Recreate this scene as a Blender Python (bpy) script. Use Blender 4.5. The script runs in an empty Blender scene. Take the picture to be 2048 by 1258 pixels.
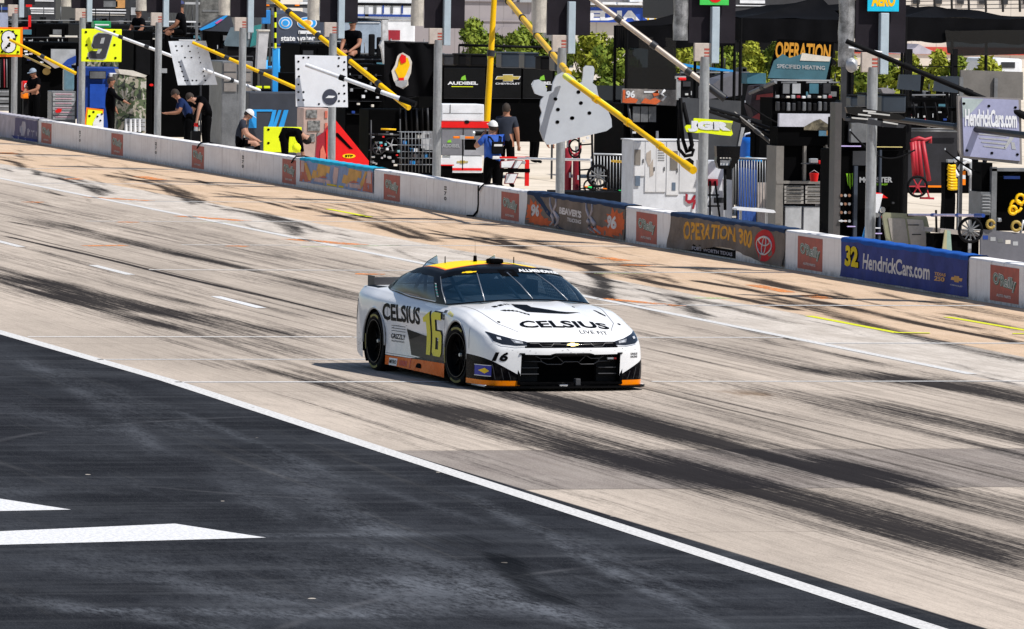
import bpy, bmesh, math, random
import numpy as np
from mathutils import Vector, Matrix, Euler
from mathutils.bvhtree import BVHTree
random.seed(7); rng = np.random.default_rng(11)
SC = bpy.context.scene
COL = SC.collection

# ------------------------------------------------------------------ camera, sky, sun, exposure
# world axes: the pit wall runs along X (towards the camera = +X), Y = 0 is its track face, Y > 0 is the pit side
F = 13700.0; CAMH = 4.83; TH = math.atan(3424/F); PITCH = math.atan(707/F); ROLL = .014; Z0 = 126.3
ct, st = math.cos(TH), math.sin(TH)
DH = Vector((-ct, st, 0)); RT = Vector((st, ct, 0)); UPZ = Vector((0, 0, 1))
CAM = Vector((Z0*ct, -Z0*st, CAMH))
FW = DH*math.cos(PITCH) - UPZ*math.sin(PITCH)
UP = DH*math.sin(PITCH) + UPZ*math.cos(PITCH)
RR = RT*math.cos(ROLL) + UP*math.sin(ROLL); UU = -RT*math.sin(ROLL) + UP*math.cos(ROLL)
cd = bpy.data.cameras.new('camera'); cam = bpy.data.objects.new('camera', cd); COL.objects.link(cam)
cam.matrix_world = Matrix(((RR.x, UU.x, -FW.x, CAM.x), (RR.y, UU.y, -FW.y, CAM.y), (RR.z, UU.z, -FW.z, CAM.z), (0, 0, 0, 1)))
cd.sensor_width = 36; cd.lens = F/2048*36; cd.clip_start = 1; cd.clip_end = 5000
SC.camera = cam

SUN = Vector((.50, .54, 1)).normalized()
elev = math.asin(SUN.z); az = math.atan2(SUN.x, SUN.y)
w = bpy.data.worlds.new('World'); SC.world = w; w.use_nodes = True
nt = w.node_tree; nt.nodes.clear()
sky = nt.nodes.new('ShaderNodeTexSky'); sky.sky_type = 'NISHITA'; sky.sun_disc = False
sky.sun_elevation = elev; sky.sun_rotation = az; sky.air_density = 1.0; sky.dust_density = .6
bg = nt.nodes.new('ShaderNodeBackground'); bg.inputs[1].default_value = .10
ow = nt.nodes.new('ShaderNodeOutputWorld')
nt.links.new(sky.outputs[0], bg.inputs[0]); nt.links.new(bg.outputs[0], ow.inputs[0])
sl = bpy.data.lights.new('sun', 'SUN'); sl.energy = 5.0; sl.angle = math.radians(.5); sl.color = (1, .96, .9)
so = bpy.data.objects.new('sun', sl); COL.objects.link(so)
so.rotation_euler = (-SUN).to_track_quat('-Z', 'Y').to_euler(); so.location = (0, 0, 60)
SC.view_settings.view_transform = 'Standard'; SC.view_settings.look = 'None'
SC.view_settings.exposure = .06; SC.view_settings.gamma = 1
SC.render.engine = 'CYCLES'
SC.cycles.transparent_max_bounces = 16

# ------------------------------------------------------------------ measuring helpers
def ray(px, py): return FW + RR*((px-1024)/F) - UU*((py-629)/F)
def on_z(px, py, z=0.): d = ray(px, py); return CAM + d*((z-CAM.z)/d.z)
def on_x(px, py, X): d = ray(px, py); return CAM + d*((X-CAM.x)/d.x)
def on_y(px, py, Y): d = ray(px, py); return CAM + d*((Y-CAM.y)/d.y)
def x_of(px, Y, z=.6):
    # X on the line (.,Y,z) seen in pixel column px
    k = (px-1024)/F; n = RR - FW*k
    return CAM.x - (n.y*(Y-CAM.y) + n.z*(z-CAM.z))/n.x

# ------------------------------------------------------------------ node helper and materials
class N:
    def __init__(s, mat):
        s.t = mat.node_tree; s.n = s.t.nodes; s.l = s.t.links
    def new(s, t, **k):
        a = s.n.new('ShaderNode'+t)
        for q, v in k.items(): setattr(a, q, v)
        return a
    def put(s, sock, v):
        if isinstance(v, bpy.types.NodeSocket): s.l.new(v, sock)
        elif isinstance(v, (tuple, list)) and len(v) == 3 and sock.type == 'RGBA': sock.default_value = (*v, 1)
        else: sock.default_value = v
    def m(s, op, a, b=0., c=None, clamp=False):
        n = s.new('Math', operation=op, use_clamp=clamp)
        s.put(n.inputs[0], a); s.put(n.inputs[1], b)
        if c is not None: s.put(n.inputs[2], c)
        return n.outputs[0]
    def mix(s, f, a, b, mode='MIX'):
        n = s.new('Mix', data_type='RGBA', blend_type=mode)
        s.put(n.inputs[0], f); s.put(n.inputs[6], a); s.put(n.inputs[7], b)
        return n.outputs[2]
    def coord(s, kind='Object'): return s.new('TexCoord').outputs[kind]
    def pos(s): return s.new('NewGeometry').outputs['Position']
    def scale(s, v, sc, loc=(0, 0, 0)):
        n = s.new('Mapping'); s.put(n.inputs[0], v); n.inputs['Scale'].default_value = sc; n.inputs['Location'].default_value = loc
        return n.outputs[0]
    def noise(s, v, scale=5., detail=3., rough=.55, dist=0.):
        n = s.new('TexNoise'); s.put(n.inputs['Vector'], v); n.inputs['Scale'].default_value = scale
        n.inputs['Detail'].default_value = detail; n.inputs['Roughness'].default_value = rough; n.inputs['Distortion'].default_value = dist
        return n.outputs[0]
    def ss(s, v, a, b):
        n = s.new('MapRange', interpolation_type='SMOOTHSTEP'); s.put(n.inputs[0], v)
        s.put(n.inputs[1], a); s.put(n.inputs[2], b)
        return n.outputs[0]
    def sep(s, v):
        n = s.new('SeparateXYZ'); s.put(n.inputs[0], v); return n.outputs
    def bump(s, h, st_=.3, d=.01):
        n = s.new('Bump'); n.inputs['Strength'].default_value = st_; n.inputs['Distance'].default_value = d
        s.put(n.inputs['Height'], h); return n.outputs[0]
MC = {}
def bsdf(name, rough=.6, metal=0., coat=0., spec=.5):
    m = bpy.data.materials.new(name); m.use_nodes = True
    n = N(m); b = n.n['Principled BSDF']
    b.inputs['Roughness'].default_value = rough; b.inputs['Metallic'].default_value = metal
    b.inputs['Coat Weight'].default_value = coat; b.inputs['Coat Roughness'].default_value = .03
    b.inputs['Specular IOR Level'].default_value = spec
    return m, n, b
def mat(name, col, rough=.6, metal=0., var=.18, scale=3., coat=0., bump=0., streak=None, spec=.4):
    if name in MC: return MC[name]
    m, n, b = bsdf(name, rough, metal, coat, spec)
    v = n.coord()
    if streak: v = n.scale(v, streak)
    f = n.noise(v, scale, 4)
    f2 = n.noise(n.coord(), scale*9, 2)
    k = n.m('ADD', n.m('MULTIPLY', f, .75), n.m('MULTIPLY', f2, .25))
    k = n.ss(k, .3, .7)
    lo = tuple(c*(1-var) for c in col); hi = tuple(min(1, c*(1+var*.7)) for c in col)
    n.put(b.inputs['Base Color'], n.mix(k, lo, hi))
    n.put(b.inputs['Roughness'], n.m('ADD', rough-.06, n.m('MULTIPLY', f, .12)))
    if bump: n.put(b.inputs['Normal'], n.bump(f2, bump, .01))
    MC[name] = m; return m

# ------------------------------------------------------------------ mesh helpers
class MB:
    def __init__(s): s.v = []; s.f = []; s.m = []; s.sm = []
    def add(s, vs, fs, mi=0, smooth=False):
        o = len(s.v); s.v += [tuple(v) for v in vs]
        s.f += [[i+o for i in f] for f in fs]; s.m += [mi]*len(fs); s.sm += [smooth]*len(fs)
        return s
    def box(s, x0, x1, y0, y1, z0, z1, mi=0, M=None, bev=0.):
        if x0 > x1: x0, x1 = x1, x0
        if y0 > y1: y0, y1 = y1, y0
        if z0 > z1: z0, z1 = z1, z0
        if bev > 0:
            b = min(bev, (x1-x0)*.45, (y1-y0)*.45, (z1-z0)*.45)
            bm = bmesh.new(); bmesh.ops.create_cube(bm, size=1)
            for v in bm.verts: v.co = Vector(((x0+x1)/2+v.co.x*(x1-x0), (y0+y1)/2+v.co.y*(y1-y0), (z0+z1)/2+v.co.z*(z1-z0)))
            bmesh.ops.bevel(bm, geom=bm.edges[:], offset=b, segments=2, profile=.6, affect='EDGES')
            return s.bm(bm, mi, M)
        vs = [Vector((x, y, z)) for x in (x0, x1) for y in (y0, y1) for z in (z0, z1)]
        if M: vs = [M @ v for v in vs]
        return s.add(vs, [(0, 1, 3, 2), (4, 6, 7, 5), (0, 4, 5, 1), (2, 3, 7, 6), (0, 2, 6, 4), (1, 5, 7, 3)], mi)
    def bm(s, bm, mi=0, M=None, smooth=False):
        bm.verts.index_update()
        s.add([(M @ v.co) if M else v.co.copy() for v in bm.verts], [[v.index for v in f.verts] for f in bm.faces], mi, smooth)
        bm.free(); return s
    def cyl(s, p0, p1, r0, r1=None, n=12, mi=0, cap=True, smooth=True):
        r1 = r0 if r1 is None else r1
        p0 = Vector(p0); p1 = Vector(p1); d = (p1-p0).normalized()
        a = d.orthogonal().normalized(); b = d.cross(a)
        vs = []
        for i in range(n):
            t = 2*math.pi*i/n; e = a*math.cos(t)+b*math.sin(t)
            vs += [p0+e*r0, p1+e*r1]
        fs = [(2*i, 2*((i+1) % n), 2*((i+1) % n)+1, 2*i+1) for i in range(n)]
        s.add(vs, fs, mi, smooth)
        if cap:
            s.add([vs[2*i] for i in range(n)][::-1], [tuple(range(n))], mi)
            s.add([vs[2*i+1] for i in range(n)], [tuple(range(n))], mi)
        return s
    def tube(s, pts, r, n=8, mi=0, radii=None):
        pts = [Vector(p) for p in pts]
        rings = []; a = None
        for i, p in enumerate(pts):
            d = (pts[min(i+1, len(pts)-1)]-pts[max(i-1, 0)]).normalized()
            if a is None: a = d.orthogonal().normalized()
            a = (a - d*a.dot(d)).normalized(); b = d.cross(a)
            rr = radii[i] if radii else r
            rings.append([p+(a*math.cos(2*math.pi*k/n)+b*math.sin(2*math.pi*k/n))*rr for k in range(n)])
        vs = [v for g in rings for v in g]
        fs = [(i*n+k, i*n+(k+1) % n, (i+1)*n+(k+1) % n, (i+1)*n+k) for i in range(len(pts)-1) for k in range(n)]
        fs += [tuple(range(n))[::-1], tuple((len(pts)-1)*n+k for k in range(n))]
        return s.add(vs, fs, mi, True)
    def ball(s, c, r, mi=0, sub=2, M=None):
        bm = bmesh.new(); bmesh.ops.create_icosphere(bm, subdivisions=sub, radius=1)
        r = r if isinstance(r, (tuple, list)) else (r, r, r)
        for v in bm.verts: v.co = Vector((c[0]+v.co.x*r[0], c[1]+v.co.y*r[1], c[2]+v.co.z*r[2]))
        return s.bm(bm, mi, M, True)
    def prism(s, poly, h, M=None, mi=0, z0=0.):
        # poly in local xy, extruded from z0 to z0+h
        n = len(poly)
        a = sum(poly[i][0]*poly[(i+1) % n][1]-poly[(i+1) % n][0]*poly[i][1] for i in range(n))
        if a < 0: poly = poly[::-1]
        vs = [Vector((x, y, z0)) for x, y in poly]+[Vector((x, y, z0+h)) for x, y in poly]
        if M: vs = [M @ v for v in vs]
        return s.add(vs, [tuple(range(n))[::-1], tuple(range(n, 2*n))]+[(i, (i+1) % n, n+(i+1) % n, n+i) for i in range(n)], mi)
    def grid(s, rows, mi=0, smooth=True, closed=False):
        r, c = len(rows), len(rows[0])
        vs = [p for row in rows for p in row]
        fs = [(i*c+j, i*c+(j+1) % c, (i+1)*c+(j+1) % c, (i+1)*c+j) for i in range(r-1) for j in range(c if closed else c-1)]
        return s.add(vs, fs, mi, smooth)
    def build(s, name, mats, parent=None, loc=None):
        me = bpy.data.meshes.new(name); me.from_pydata(s.v, [], s.f)
        if not isinstance(mats, (list, tuple)): mats = [mats]
        for m in mats: me.materials.append(m)
        me.polygons.foreach_set('material_index', s.m); me.polygons.foreach_set('use_smooth', s.sm)
        me.update()
        o = bpy.data.objects.new(name, me); COL.objects.link(o)
        if parent: o.parent = parent
        if loc: o.location = loc
        return o
TXT = {}
def text_faces(body, bold=0., shear=0.):
    # outline of a word in the built-in font, normalised to height 1 (capital letters) and its width; returns (verts, faces, width)
    key = (body, bold, shear)
    if key in TXT: return TXT[key]
    cu = bpy.data.curves.new('t', 'FONT'); cu.body = body; cu.offset = bold; cu.shear = shear; cu.resolution_u = 3
    cu.size = 1.0
    ob = bpy.data.objects.new('t', cu); COL.objects.link(ob)
    bpy.context.view_layer.update()
    me = bpy.data.meshes.new_from_object(ob.evaluated_get(bpy.context.evaluated_depsgraph_get()))
    vs = [(v.co.x, v.co.y) for v in me.vertices]; fs = [tuple(p.vertices) for p in me.polygons]
    bpy.data.objects.remove(ob); bpy.data.curves.remove(cu); bpy.data.meshes.remove(me)
    x0 = min(v[0] for v in vs); x1 = max(v[0] for v in vs); y0 = min(v[1] for v in vs); y1 = max(v[1] for v in vs)
    W = x1-x0; Hh = y1-y0
    vs = [((v[0]-x0)/W, (v[1]-y0)/Hh) for v in vs]
    TXT[key] = (vs, fs, W/Hh); return TXT[key]
def add_text(mb, body, M, x0, x1, y0, y1, mi=0, bold=.02, shear=0., z=.004, slant=0.):
    # word filling the rectangle x0..x1, y0..y1 of the plane M (local xy), raised by z
    vs, fs, r = text_faces(body, bold, shear)
    mb.add([M @ Vector((x0+(x1-x0)*a+slant*b*(y1-y0), y0+(y1-y0)*b, z)) for a, b in vs], fs, mi)
def wall_plane(): return Matrix.Rotation(math.pi/2, 4, 'X')      # local xy -> world X, Z; faces -Y

def tag(o, label=None, cat=None, group=None, kind=None):
    if label: o['label'] = label
    if cat: o['category'] = cat
    if group: o['group'] = group
    if kind: o['kind'] = kind
    return o
def empty(name, loc, rz=0., label=None, cat=None, group=None):
    o = bpy.data.objects.new(name, None); COL.objects.link(o); o.location = loc; o.rotation_euler = (0, 0, rz)
    o.empty_display_size = .2
    return tag(o, label, cat, group)
MBL = mat('matt_black', (.0015, .0015, .002), .85, spec=.04)
# ------------------------------------------------------------------ ground: pit road with its concrete, asphalt, rubber and paint
def wx(p, z=0.): q = on_z(p[0], p[1], z); return (q.x, q.y)
GX = np.arange(-84, 96.01, .3); GY = np.arange(-27, .2501, .045)
XX, YY = np.meshgrid(GX, GY)
rub = np.zeros_like(XX); scf = np.zeros_like(XX)
def value_noise(x, seed, n=400):
    r = np.random.default_rng(seed).random(n); i = np.floor(x).astype(int); f = x-i; f = f*f*(3-2*f)
    return r[i % n]*(1-f)+r[(i+1) % n]*f
def mark(pts, wd, s, px=True, fade=3., seed=None, double=0., A=None):
    A = rub if A is None else A
    # tyre mark along a polyline (pixel points on the ground, or world x,y)
    q = sorted([wx(p) for p in pts] if px else pts)
    xs = np.array([a[0] for a in q]); ys = np.array([a[1] for a in q])
    seed = seed if seed is not None else int(abs(xs[0]*37+ys[0]*91)) % 997
    sel = (GX > xs[0]-.1) & (GX < xs[-1]+.1)
    X = GX[sel]
    # smooth the polyline
    yc = np.interp(X, xs, ys); k = 5
    if len(X) > 12: yc = np.convolve(np.pad(yc, k, 'edge'), np.ones(2*k+1)/(2*k+1), 'valid')
    env = np.minimum(1, (X-xs[0])/fade+.02)*np.minimum(1, (xs[-1]-X)/fade+.02)
    env = np.clip(env, 0, 1)*(.65+.7*(value_noise(X*.35+seed, seed)-.3))
    for off in ([-double/2, double/2] if double else [0]):
        wl = wd*(.8+.5*value_noise(X*.2+seed, seed+5))
        d = (YY[:, sel]-(yc+off)[None, :])/wl[None, :]
        A[:, sel] += s*env[None, :]*np.exp(-np.abs(d)**2.6)
# the racing grooves through the lane
mark([(0, 572), (98, 590), (250, 632), (400, 662), (560, 698), (700, 730)], .36, .75, seed=1)
mark([(-60, 535), (98, 572), (254, 611), (390, 632), (586, 665), (723, 692)], .40, .85, seed=2)
mark([(-40, 545), (150, 590), (300, 625), (430, 650), (600, 690)], .2, .5, seed=22)
mark([(330, 705), (430, 728), (625, 748), (800, 800), (900, 822), (1068, 860), (1292, 917), (1460, 962), (1685, 1012), (1909, 1074), (2100, 1130), (2500, 1245)], .5, 1.25, fade=8, seed=3)
mark([(800, 825), (1068, 880), (1292, 940), (1460, 985), (1685, 1040), (1909, 1105), (2100, 1160), (2500, 1280)], .3, .62, fade=6, seed=4)
mark([(700, 715), (950, 762), (1124, 805), (1348, 861), (1573, 911), (1797, 967), (2100, 1025), (2600, 1140)], .42, 1.3, fade=8, seed=6)
mark([(1200, 830), (1348, 870), (1573, 925), (1797, 985), (2100, 1050), (2600, 1170)], .2, .5, fade=6, seed=7)
mark([(1290, 735), (1516, 777), (1685, 800), (1909, 846), (2100, 885), (2600, 995)], .42, 1.1, fade=6, seed=8)
mark([(1500, 722), (1700, 745), (1909, 771), (2100, 808), (2600, 915)], .38, 1.0, fade=5, seed=9)
mark([(600, 575), (800, 610), (-20+1000, 650)], .3, .5, seed=10)
mark([(0, 395), (150, 425), (300, 460), (500, 505), (720, 560)], .5, .38, seed=12)
mark([(0, 425), (200, 470), (420, 520), (700, 590)], .35, .4, seed=13)
mark([(0, 505), (200, 545), (420, 590), (640, 640)], .3, .3, seed=14)
mark([(1240, 660), (1500, 705), (1800, 760), (2100, 830)], .5, .42, seed=15)
mark([(1300, 640), (1560, 690), (1800, 735), (2100, 800)], .22, .4, seed=16)
mark([(900, 700), (1200, 762), (1500, 830), (1800, 910), (2100, 985)], .7, .22, seed=17)
for i in range(150):      # finer streaks all along the lane
    y = rng.uniform(-15.2, -6); x = rng.uniform(-60, 60)
    L = rng.uniform(8, 30)
    mark([(x, y), (x+L*.5, y+rng.uniform(-.15, .15)), (x+L, y+rng.uniform(-.3, .3))], rng.uniform(.03, .16), rng.uniform(.15, .5), px=False, fade=5, seed=i*7)
# marks swinging out of the pit boxes (traced), each a pair of tyres
SW = [([(61, 347), (100, 352), (140, 362), (187, 379), (206, 392)], .8), ([(130, 315), (160, 322), (200, 333)], .5), ([(205, 348), (260, 357), (307, 367), (340, 380), (366, 392), (385, 410)], 1.),
      ([(0, 318), (30, 324), (45, 332), (42, 340)], .9), ([(419, 385), (470, 392), (527, 403), (600, 423)], .9), ([(350, 355), (420, 366), (470, 378)], .5), ([(440, 417), (490, 424), (527, 432), (571, 452), (594, 472)], .9),
      ([(600, 412), (650, 425), (700, 436), (760, 452), (830, 478)], 1.1), ([(690, 405), (740, 415), (800, 432)], .6), ([(540, 434), (580, 440), (610, 450), (640, 466)], .7), ([(560, 398), (620, 410), (680, 424)], .5),
      ([(700, 428), (760, 440), (820, 460), (870, 484)], .8), ([(850, 465), (920, 475), (990, 487), (1040, 500)], 1.), ([(930, 458), (1000, 472), (1090, 487), (1180, 512)], .7), ([(1020, 480), (1100, 490), (1160, 505), (1230, 530), (1300, 562)], .5),
      ([(1020, 500), (1100, 515), (1180, 535), (1280, 560), (1350, 572), (1450, 590), (1600, 622)], 1.1), ([(1060, 515), (1150, 520), (1180, 535), (1195, 560), (1205, 600)], .9), ([(1190, 570), (1280, 580), (1400, 600), (1500, 625), (1600, 650)], .7),
      ([(1380, 535), (1480, 555), (1580, 578), (1700, 600)], .8), ([(1380, 560), (1500, 580), (1620, 600), (1740, 625), (1850, 650), (2060, 690)], 1.2), ([(1500, 595), (1600, 610), (1700, 640), (1800, 668), (2060, 730)], .9), ([(1300, 560), (1340, 585), (1380, 610), (1400, 640)], .5),
      ([(1840, 600), (1920, 615), (2060, 645)], .7), ([(1880, 625), (1960, 640), (2060, 662)], .6), ([(1100, 560), (1150, 575), (1195, 610)], .6), ([(250, 338), (330, 352), (400, 368)], .4), ([(900, 500), (990, 520), (1090, 545)], .5)]
for i, (p, s) in enumerate(SW):
    mark(p, .125, s*1.2, fade=.4, seed=100+i, double=0.)
    if i % 2 == 0: mark([(a+14, b-3.5) for a, b in p], .10, s*.95, fade=.4, seed=200+i)
for i in range(170):      # scuffs close to the wall
    y = rng.uniform(-5.6, -.6); x = rng.uniform(-60, 45); L = rng.uniform(2, 9)
    mark([(x, y), (x+L*.5, y-.1*L*rng.random()), (x+L, y-.16*L*rng.random())], rng.uniform(.03, .10), rng.uniform(.3, .9), px=False, fade=1.5, seed=300+i)
# pale scuffs and dust trails on the asphalt apron
for i, (p, wd, s_, fd) in enumerate([([(900, 975), (1070, 1060), (1200, 1130), (1420, 1240), (1520, 1300)], .10, .8, 2), ([(300, 800), (560, 905), (700, 960), (860, 1010), (1000, 1060)], .08, .35, 2), ([(560, 905), (600, 960), (650, 1010), (760, 1060), (870, 1100)], .30, .5, 2), ([(900, 1165), (1010, 1200), (1150, 1235), (1330, 1290)], .22, .8, 1),
        ([(800, 1130), (900, 1165), (1000, 1190)], .9, .8, 1.5), ([(780, 1150), (880, 1200), (980, 1240)], .8, .6, 1), ([(0, 1185), (150, 1215), (400, 1250), (520, 1270)], .2, .55, .8), ([(150, 1214), (300, 1219), (600, 1228), (760, 1236)], .6, .8, .15), ([(540, 1066), (600, 1068), (690, 1072)], 1.2, .6, .1),
        ([(80, 720), (180, 770), (300, 830), (420, 880)], .25, .35, 2), ([(0, 700), (120, 760), (260, 850), (330, 920)], .12, .3, 2), ([(450, 930), (470, 970), (520, 1010), (600, 1050)], .15, .3, 1), ([(1100, 1060), (1300, 1150), (1500, 1240)], .06, .4, 2), ([(0, 1120), (300, 1160), (600, 1200), (900, 1250)], .3, .4, 1), ([(640, 1080), (800, 1110), (960, 1150)], .3, .45, 1)]):
    mark(p, wd, s_, fade=fd, seed=500+i, A=scf)
for i in range(130):
    x = rng.uniform(48, 84); y = rng.uniform(-26, -15.8); L = rng.uniform(.6, 6)
    mark([(x, y), (x+L/2, y+rng.uniform(-.3, .3)), (x+L, y+rng.uniform(-.5, .5))], rng.uniform(.04, .35), rng.uniform(.05, .22), px=False, fade=.8, seed=600+i, A=scf)
for k in range(4): mark([(985+16*k, 1100+2*k), (990+18*k, 1140), (1030+20*k, 1180), (1100+22*k, 1215)], .05, .9, fade=.4, seed=700+k)
mark([(830, 1060), (900, 1085), (980, 1110)], .5, .9, fade=1, seed=720)
mark([(0, 470), (200, 515), (370, 557), (550, 597), (720, 638)], .06, 1.5, fade=1, seed=730); mark([(0, 441), (60, 450), (120, 462)], .05, .9, fade=1, seed=731)
mark([(1290, 768), (1438, 802), (1573, 833), (1741, 866)], .035, .8, fade=2, seed=732)
rub = np.clip(rub, 0, 1.8); scf = np.clip(scf, 0, 1.3)
me = bpy.data.meshes.new('pit_road')
nxv, nyv = len(GX), len(GY)
co = np.zeros((nyv, nxv, 3), np.float32); co[..., 0] = XX; co[..., 1] = YY
idx = np.arange(nyv*nxv).reshape(nyv, nxv)
fq = np.stack([idx[:-1, :-1], idx[:-1, 1:], idx[1:, 1:], idx[1:, :-1]], -1).reshape(-1, 4)
me.vertices.add(nyv*nxv); me.vertices.foreach_set('co', co.ravel())
me.loops.add(fq.size); me.loops.foreach_set('vertex_index', fq.ravel().astype(np.int32))
me.polygons.add(len(fq)); me.polygons.foreach_set('loop_start', np.arange(0, fq.size, 4, dtype=np.int32))
me.update(calc_edges=True)
at = me.attributes.new('rubber', 'FLOAT', 'POINT'); at.data.foreach_set('value', rub.ravel().astype(np.float32))
at = me.attributes.new('scuff', 'FLOAT', 'POINT'); at.data.foreach_set('value', scf.ravel().astype(np.float32))

def lane_material():
    m, n, b = bsdf('pit_road_surface', .95, spec=0.)
    p = n.pos(); x, y, z = n.sep(p)
    big = n.noise(n.scale(p, (.12, .45, 1)), 1., 4)
    mid = n.noise(n.scale(p, (.7, 2.2, 1)), 1., 5, .65)
    fine = n.noise(n.scale(p, (5., 20., 1)), 1., 4, .75)
    grit = n.noise(n.scale(p, (30., 60., 1)), 1., 2, .8)
    strk = n.noise(n.scale(p, (.10, 7., 1)), 1., 6, .75)
    strk2 = n.noise(n.scale(p, (.35, 22., 1), (3, 5, 0)), 1., 5, .75)
    strk3 = n.noise(n.scale(p, (.9, 45., 1), (1, 7, 0)), 1., 4, .8)
    wob = n.m('MULTIPLY', n.m('SUBTRACT', n.noise(n.scale(p, (.25, .25, 1)), 1., 3), .5), .35)
    # concrete tones
    lane = n.mix(n.ss(big, .3, .7), (.385, .33, .28), (.54, .462, .39))
    lane = n.mix(n.m('MULTIPLY', n.ss(mid, .45, .75), .5), lane, (.31, .265, .225))
    tan = n.mix(n.ss(mid, .3, .7), (.54, .385, .26), (.63, .465, .33))
    pale = n.mix(n.ss(mid, .3, .7), (.45, .40, .35), (.63, .57, .51))
    pale = n.mix(n.m('MULTIPLY', n.ss(strk, .5, .7), .6), pale, (.34, .30, .27))
    yw = n.m('ADD', y, wob)
    c = n.mix(n.ss(yw, -5.75, -5.65), lane, pale)
    c = n.mix(n.ss(n.m('ADD', y, n.m('MULTIPLY', wob, .6)), -3.85, -3.75), c, tan)
    # grey replacement slab across the lane
    xj = n.m('ADD', x, n.m('MULTIPLY', n.m('SUBTRACT', n.noise(n.scale(p, (.1, 3, 1)), 1., 4, .7), .5), .12))
    slab = n.m('MULTIPLY', n.m('MULTIPLY', n.ss(xj, 57.0, 57.04), n.ss(xj, 61.9, 61.86)), n.ss(y, -5.7, -5.75))
    sj = n.m('MINIMUM', n.m('ABSOLUTE', n.m('SUBTRACT', xj, 57.02)), n.m('ABSOLUTE', n.m('SUBTRACT', xj, 61.88)))
    c = n.mix(slab, c, n.mix(n.ss(mid, .3, .7), (.22, .19, .175), (.30, .265, .24)))
    c = n.mix(n.m('MULTIPLY', n.ss(sj, .06, .02), .6), c, (.07, .06, .055))
    # joints between concrete bays
    jm = n.m('MULTIPLY', n.ss(n.m('ABSOLUTE', n.m('ADD', y, n.m('ADD', 10.33, n.m('MULTIPLY', wob, .18)))), .055, .02), n.ss(strk2, .3, .42))
    jx = n.m('ABSOLUTE', n.m('SUBTRACT', n.m('FRACT', n.m('DIVIDE', n.m('ADD', x, 3.2), 9.3)), .5))
    jx = n.m('MULTIPLY', n.ss(jx, .0035, .0015), .45)
    c = n.mix(n.m('MULTIPLY', jm, .85), c, (.05, .045, .04))
    c = n.mix(jx, c, (.12, .1, .09))
    dst = n.m('SQRT', n.m('ADD', n.m('POWER', n.m('DIVIDE', n.m('SUBTRACT', x, 48.6), 1.0), 2.), n.m('POWER', n.m('DIVIDE', n.m('ADD', y, 9.35), .55), 2.)))
    c = n.mix(n.m('MULTIPLY', n.m('MULTIPLY', n.ss(dst, 1.2, .1), n.ss(mid, .40, .6)), .75), c, (.16, .09, .04))
    # general grime of the racing line
    gr = n.m('MULTIPLY', n.ss(strk, .42, .68), n.m('MULTIPLY', n.ss(y, -15.6, -13.5), n.ss(y, -5.9, -7.5)))
    c = n.mix(n.m('MULTIPLY', gr, .7), c, (.17, .145, .125))
    gr2 = n.m('MULTIPLY', n.ss(n.m('ADD', n.m('MULTIPLY', strk2, .5), n.m('MULTIPLY', strk3, .5)), .48, .66), .42)
    c = n.mix(gr2, c, (.16, .14, .12))
    c = n.mix(n.m('MULTIPLY', n.ss(fine, .45, .75), .3), c, (.2, .165, .14))
    c = n.mix(n.m('MULTIPLY', n.ss(grit, .45, .8), .3), c, (.72, .62, .53))
    c = n.mix(n.m('MULTIPLY', n.ss(grit, .5, .25), .35), c, (.16, .135, .115))
    # rubber laid down by tyres
    a = n.new('Attribute', attribute_name='rubber').outputs['Fac']
    gn = n.m('ADD', n.m('MULTIPLY', strk2, .5), n.m('ADD', n.m('MULTIPLY', fine, .35), n.m('MULTIPLY', strk3, .35)))
    ra = n.m('MULTIPLY', n.ss(n.m('ADD', n.m('MULTIPLY', a, .50), n.m('ADD', n.m('MULTIPLY', n.m('SUBTRACT', gn, .6), 1.5), n.m('MULTIPLY', n.m('SUBTRACT', strk, .5), .8))), .0, .62), n.ss(a, .01, .16))
    ra = n.m('MINIMUM', ra, .93)
    c = n.mix(ra, c, (.009, .0095, .013))
    # asphalt apron nearest the camera
    asp = n.mix(n.ss(n.noise(n.scale(p, (.35, .5, 1)), 1., 6, .7), .35, .7), (.014, .0155, .0195), (.034, .037, .044))
    pat = n.noise(n.scale(p, (.12, .5, 1), (7, 3, 0)), 1., 5, .65, 1.2)
    asp = n.mix(n.m('MULTIPLY', n.ss(pat, .5, .8), n.m('ADD', .06, n.m('MULTIPLY', n.ss(x, 64, 78), .2))), asp, (.12, .13, .15))
    asp = n.mix(n.m('MULTIPLY', n.ss(n.noise(n.scale(p, (2.6, .22, 1), (2, 9, 0)), 1., 6, .65), .44, .78), .3), asp, (.10, .105, .115))
    asp = n.mix(n.m('MULTIPLY', n.ss(n.noise(n.scale(p, (.08, 3.5, 1), (5, 1, 0)), 1., 5, .7), .55, .8), .35), asp, (.11, .105, .1))
    asp = n.mix(n.m('MULTIPLY', n.ss(fine, .5, .85), .18), asp, (.075, .078, .085))
    asp = n.mix(n.m('MULTIPLY', n.ss(grit, .52, .75), .4), asp, (.11, .11, .115))
    asp = n.mix(n.m('MULTIPLY', n.ss(fine, .5, .3), .3), asp, (.008, .009, .012))
    asp = n.mix(n.ss(n.noise(n.scale(p, (2.2, 3.5, 1), (4, 4, 0)), 1., 1), .80, .805), asp, (.42, .38, .33))
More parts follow.
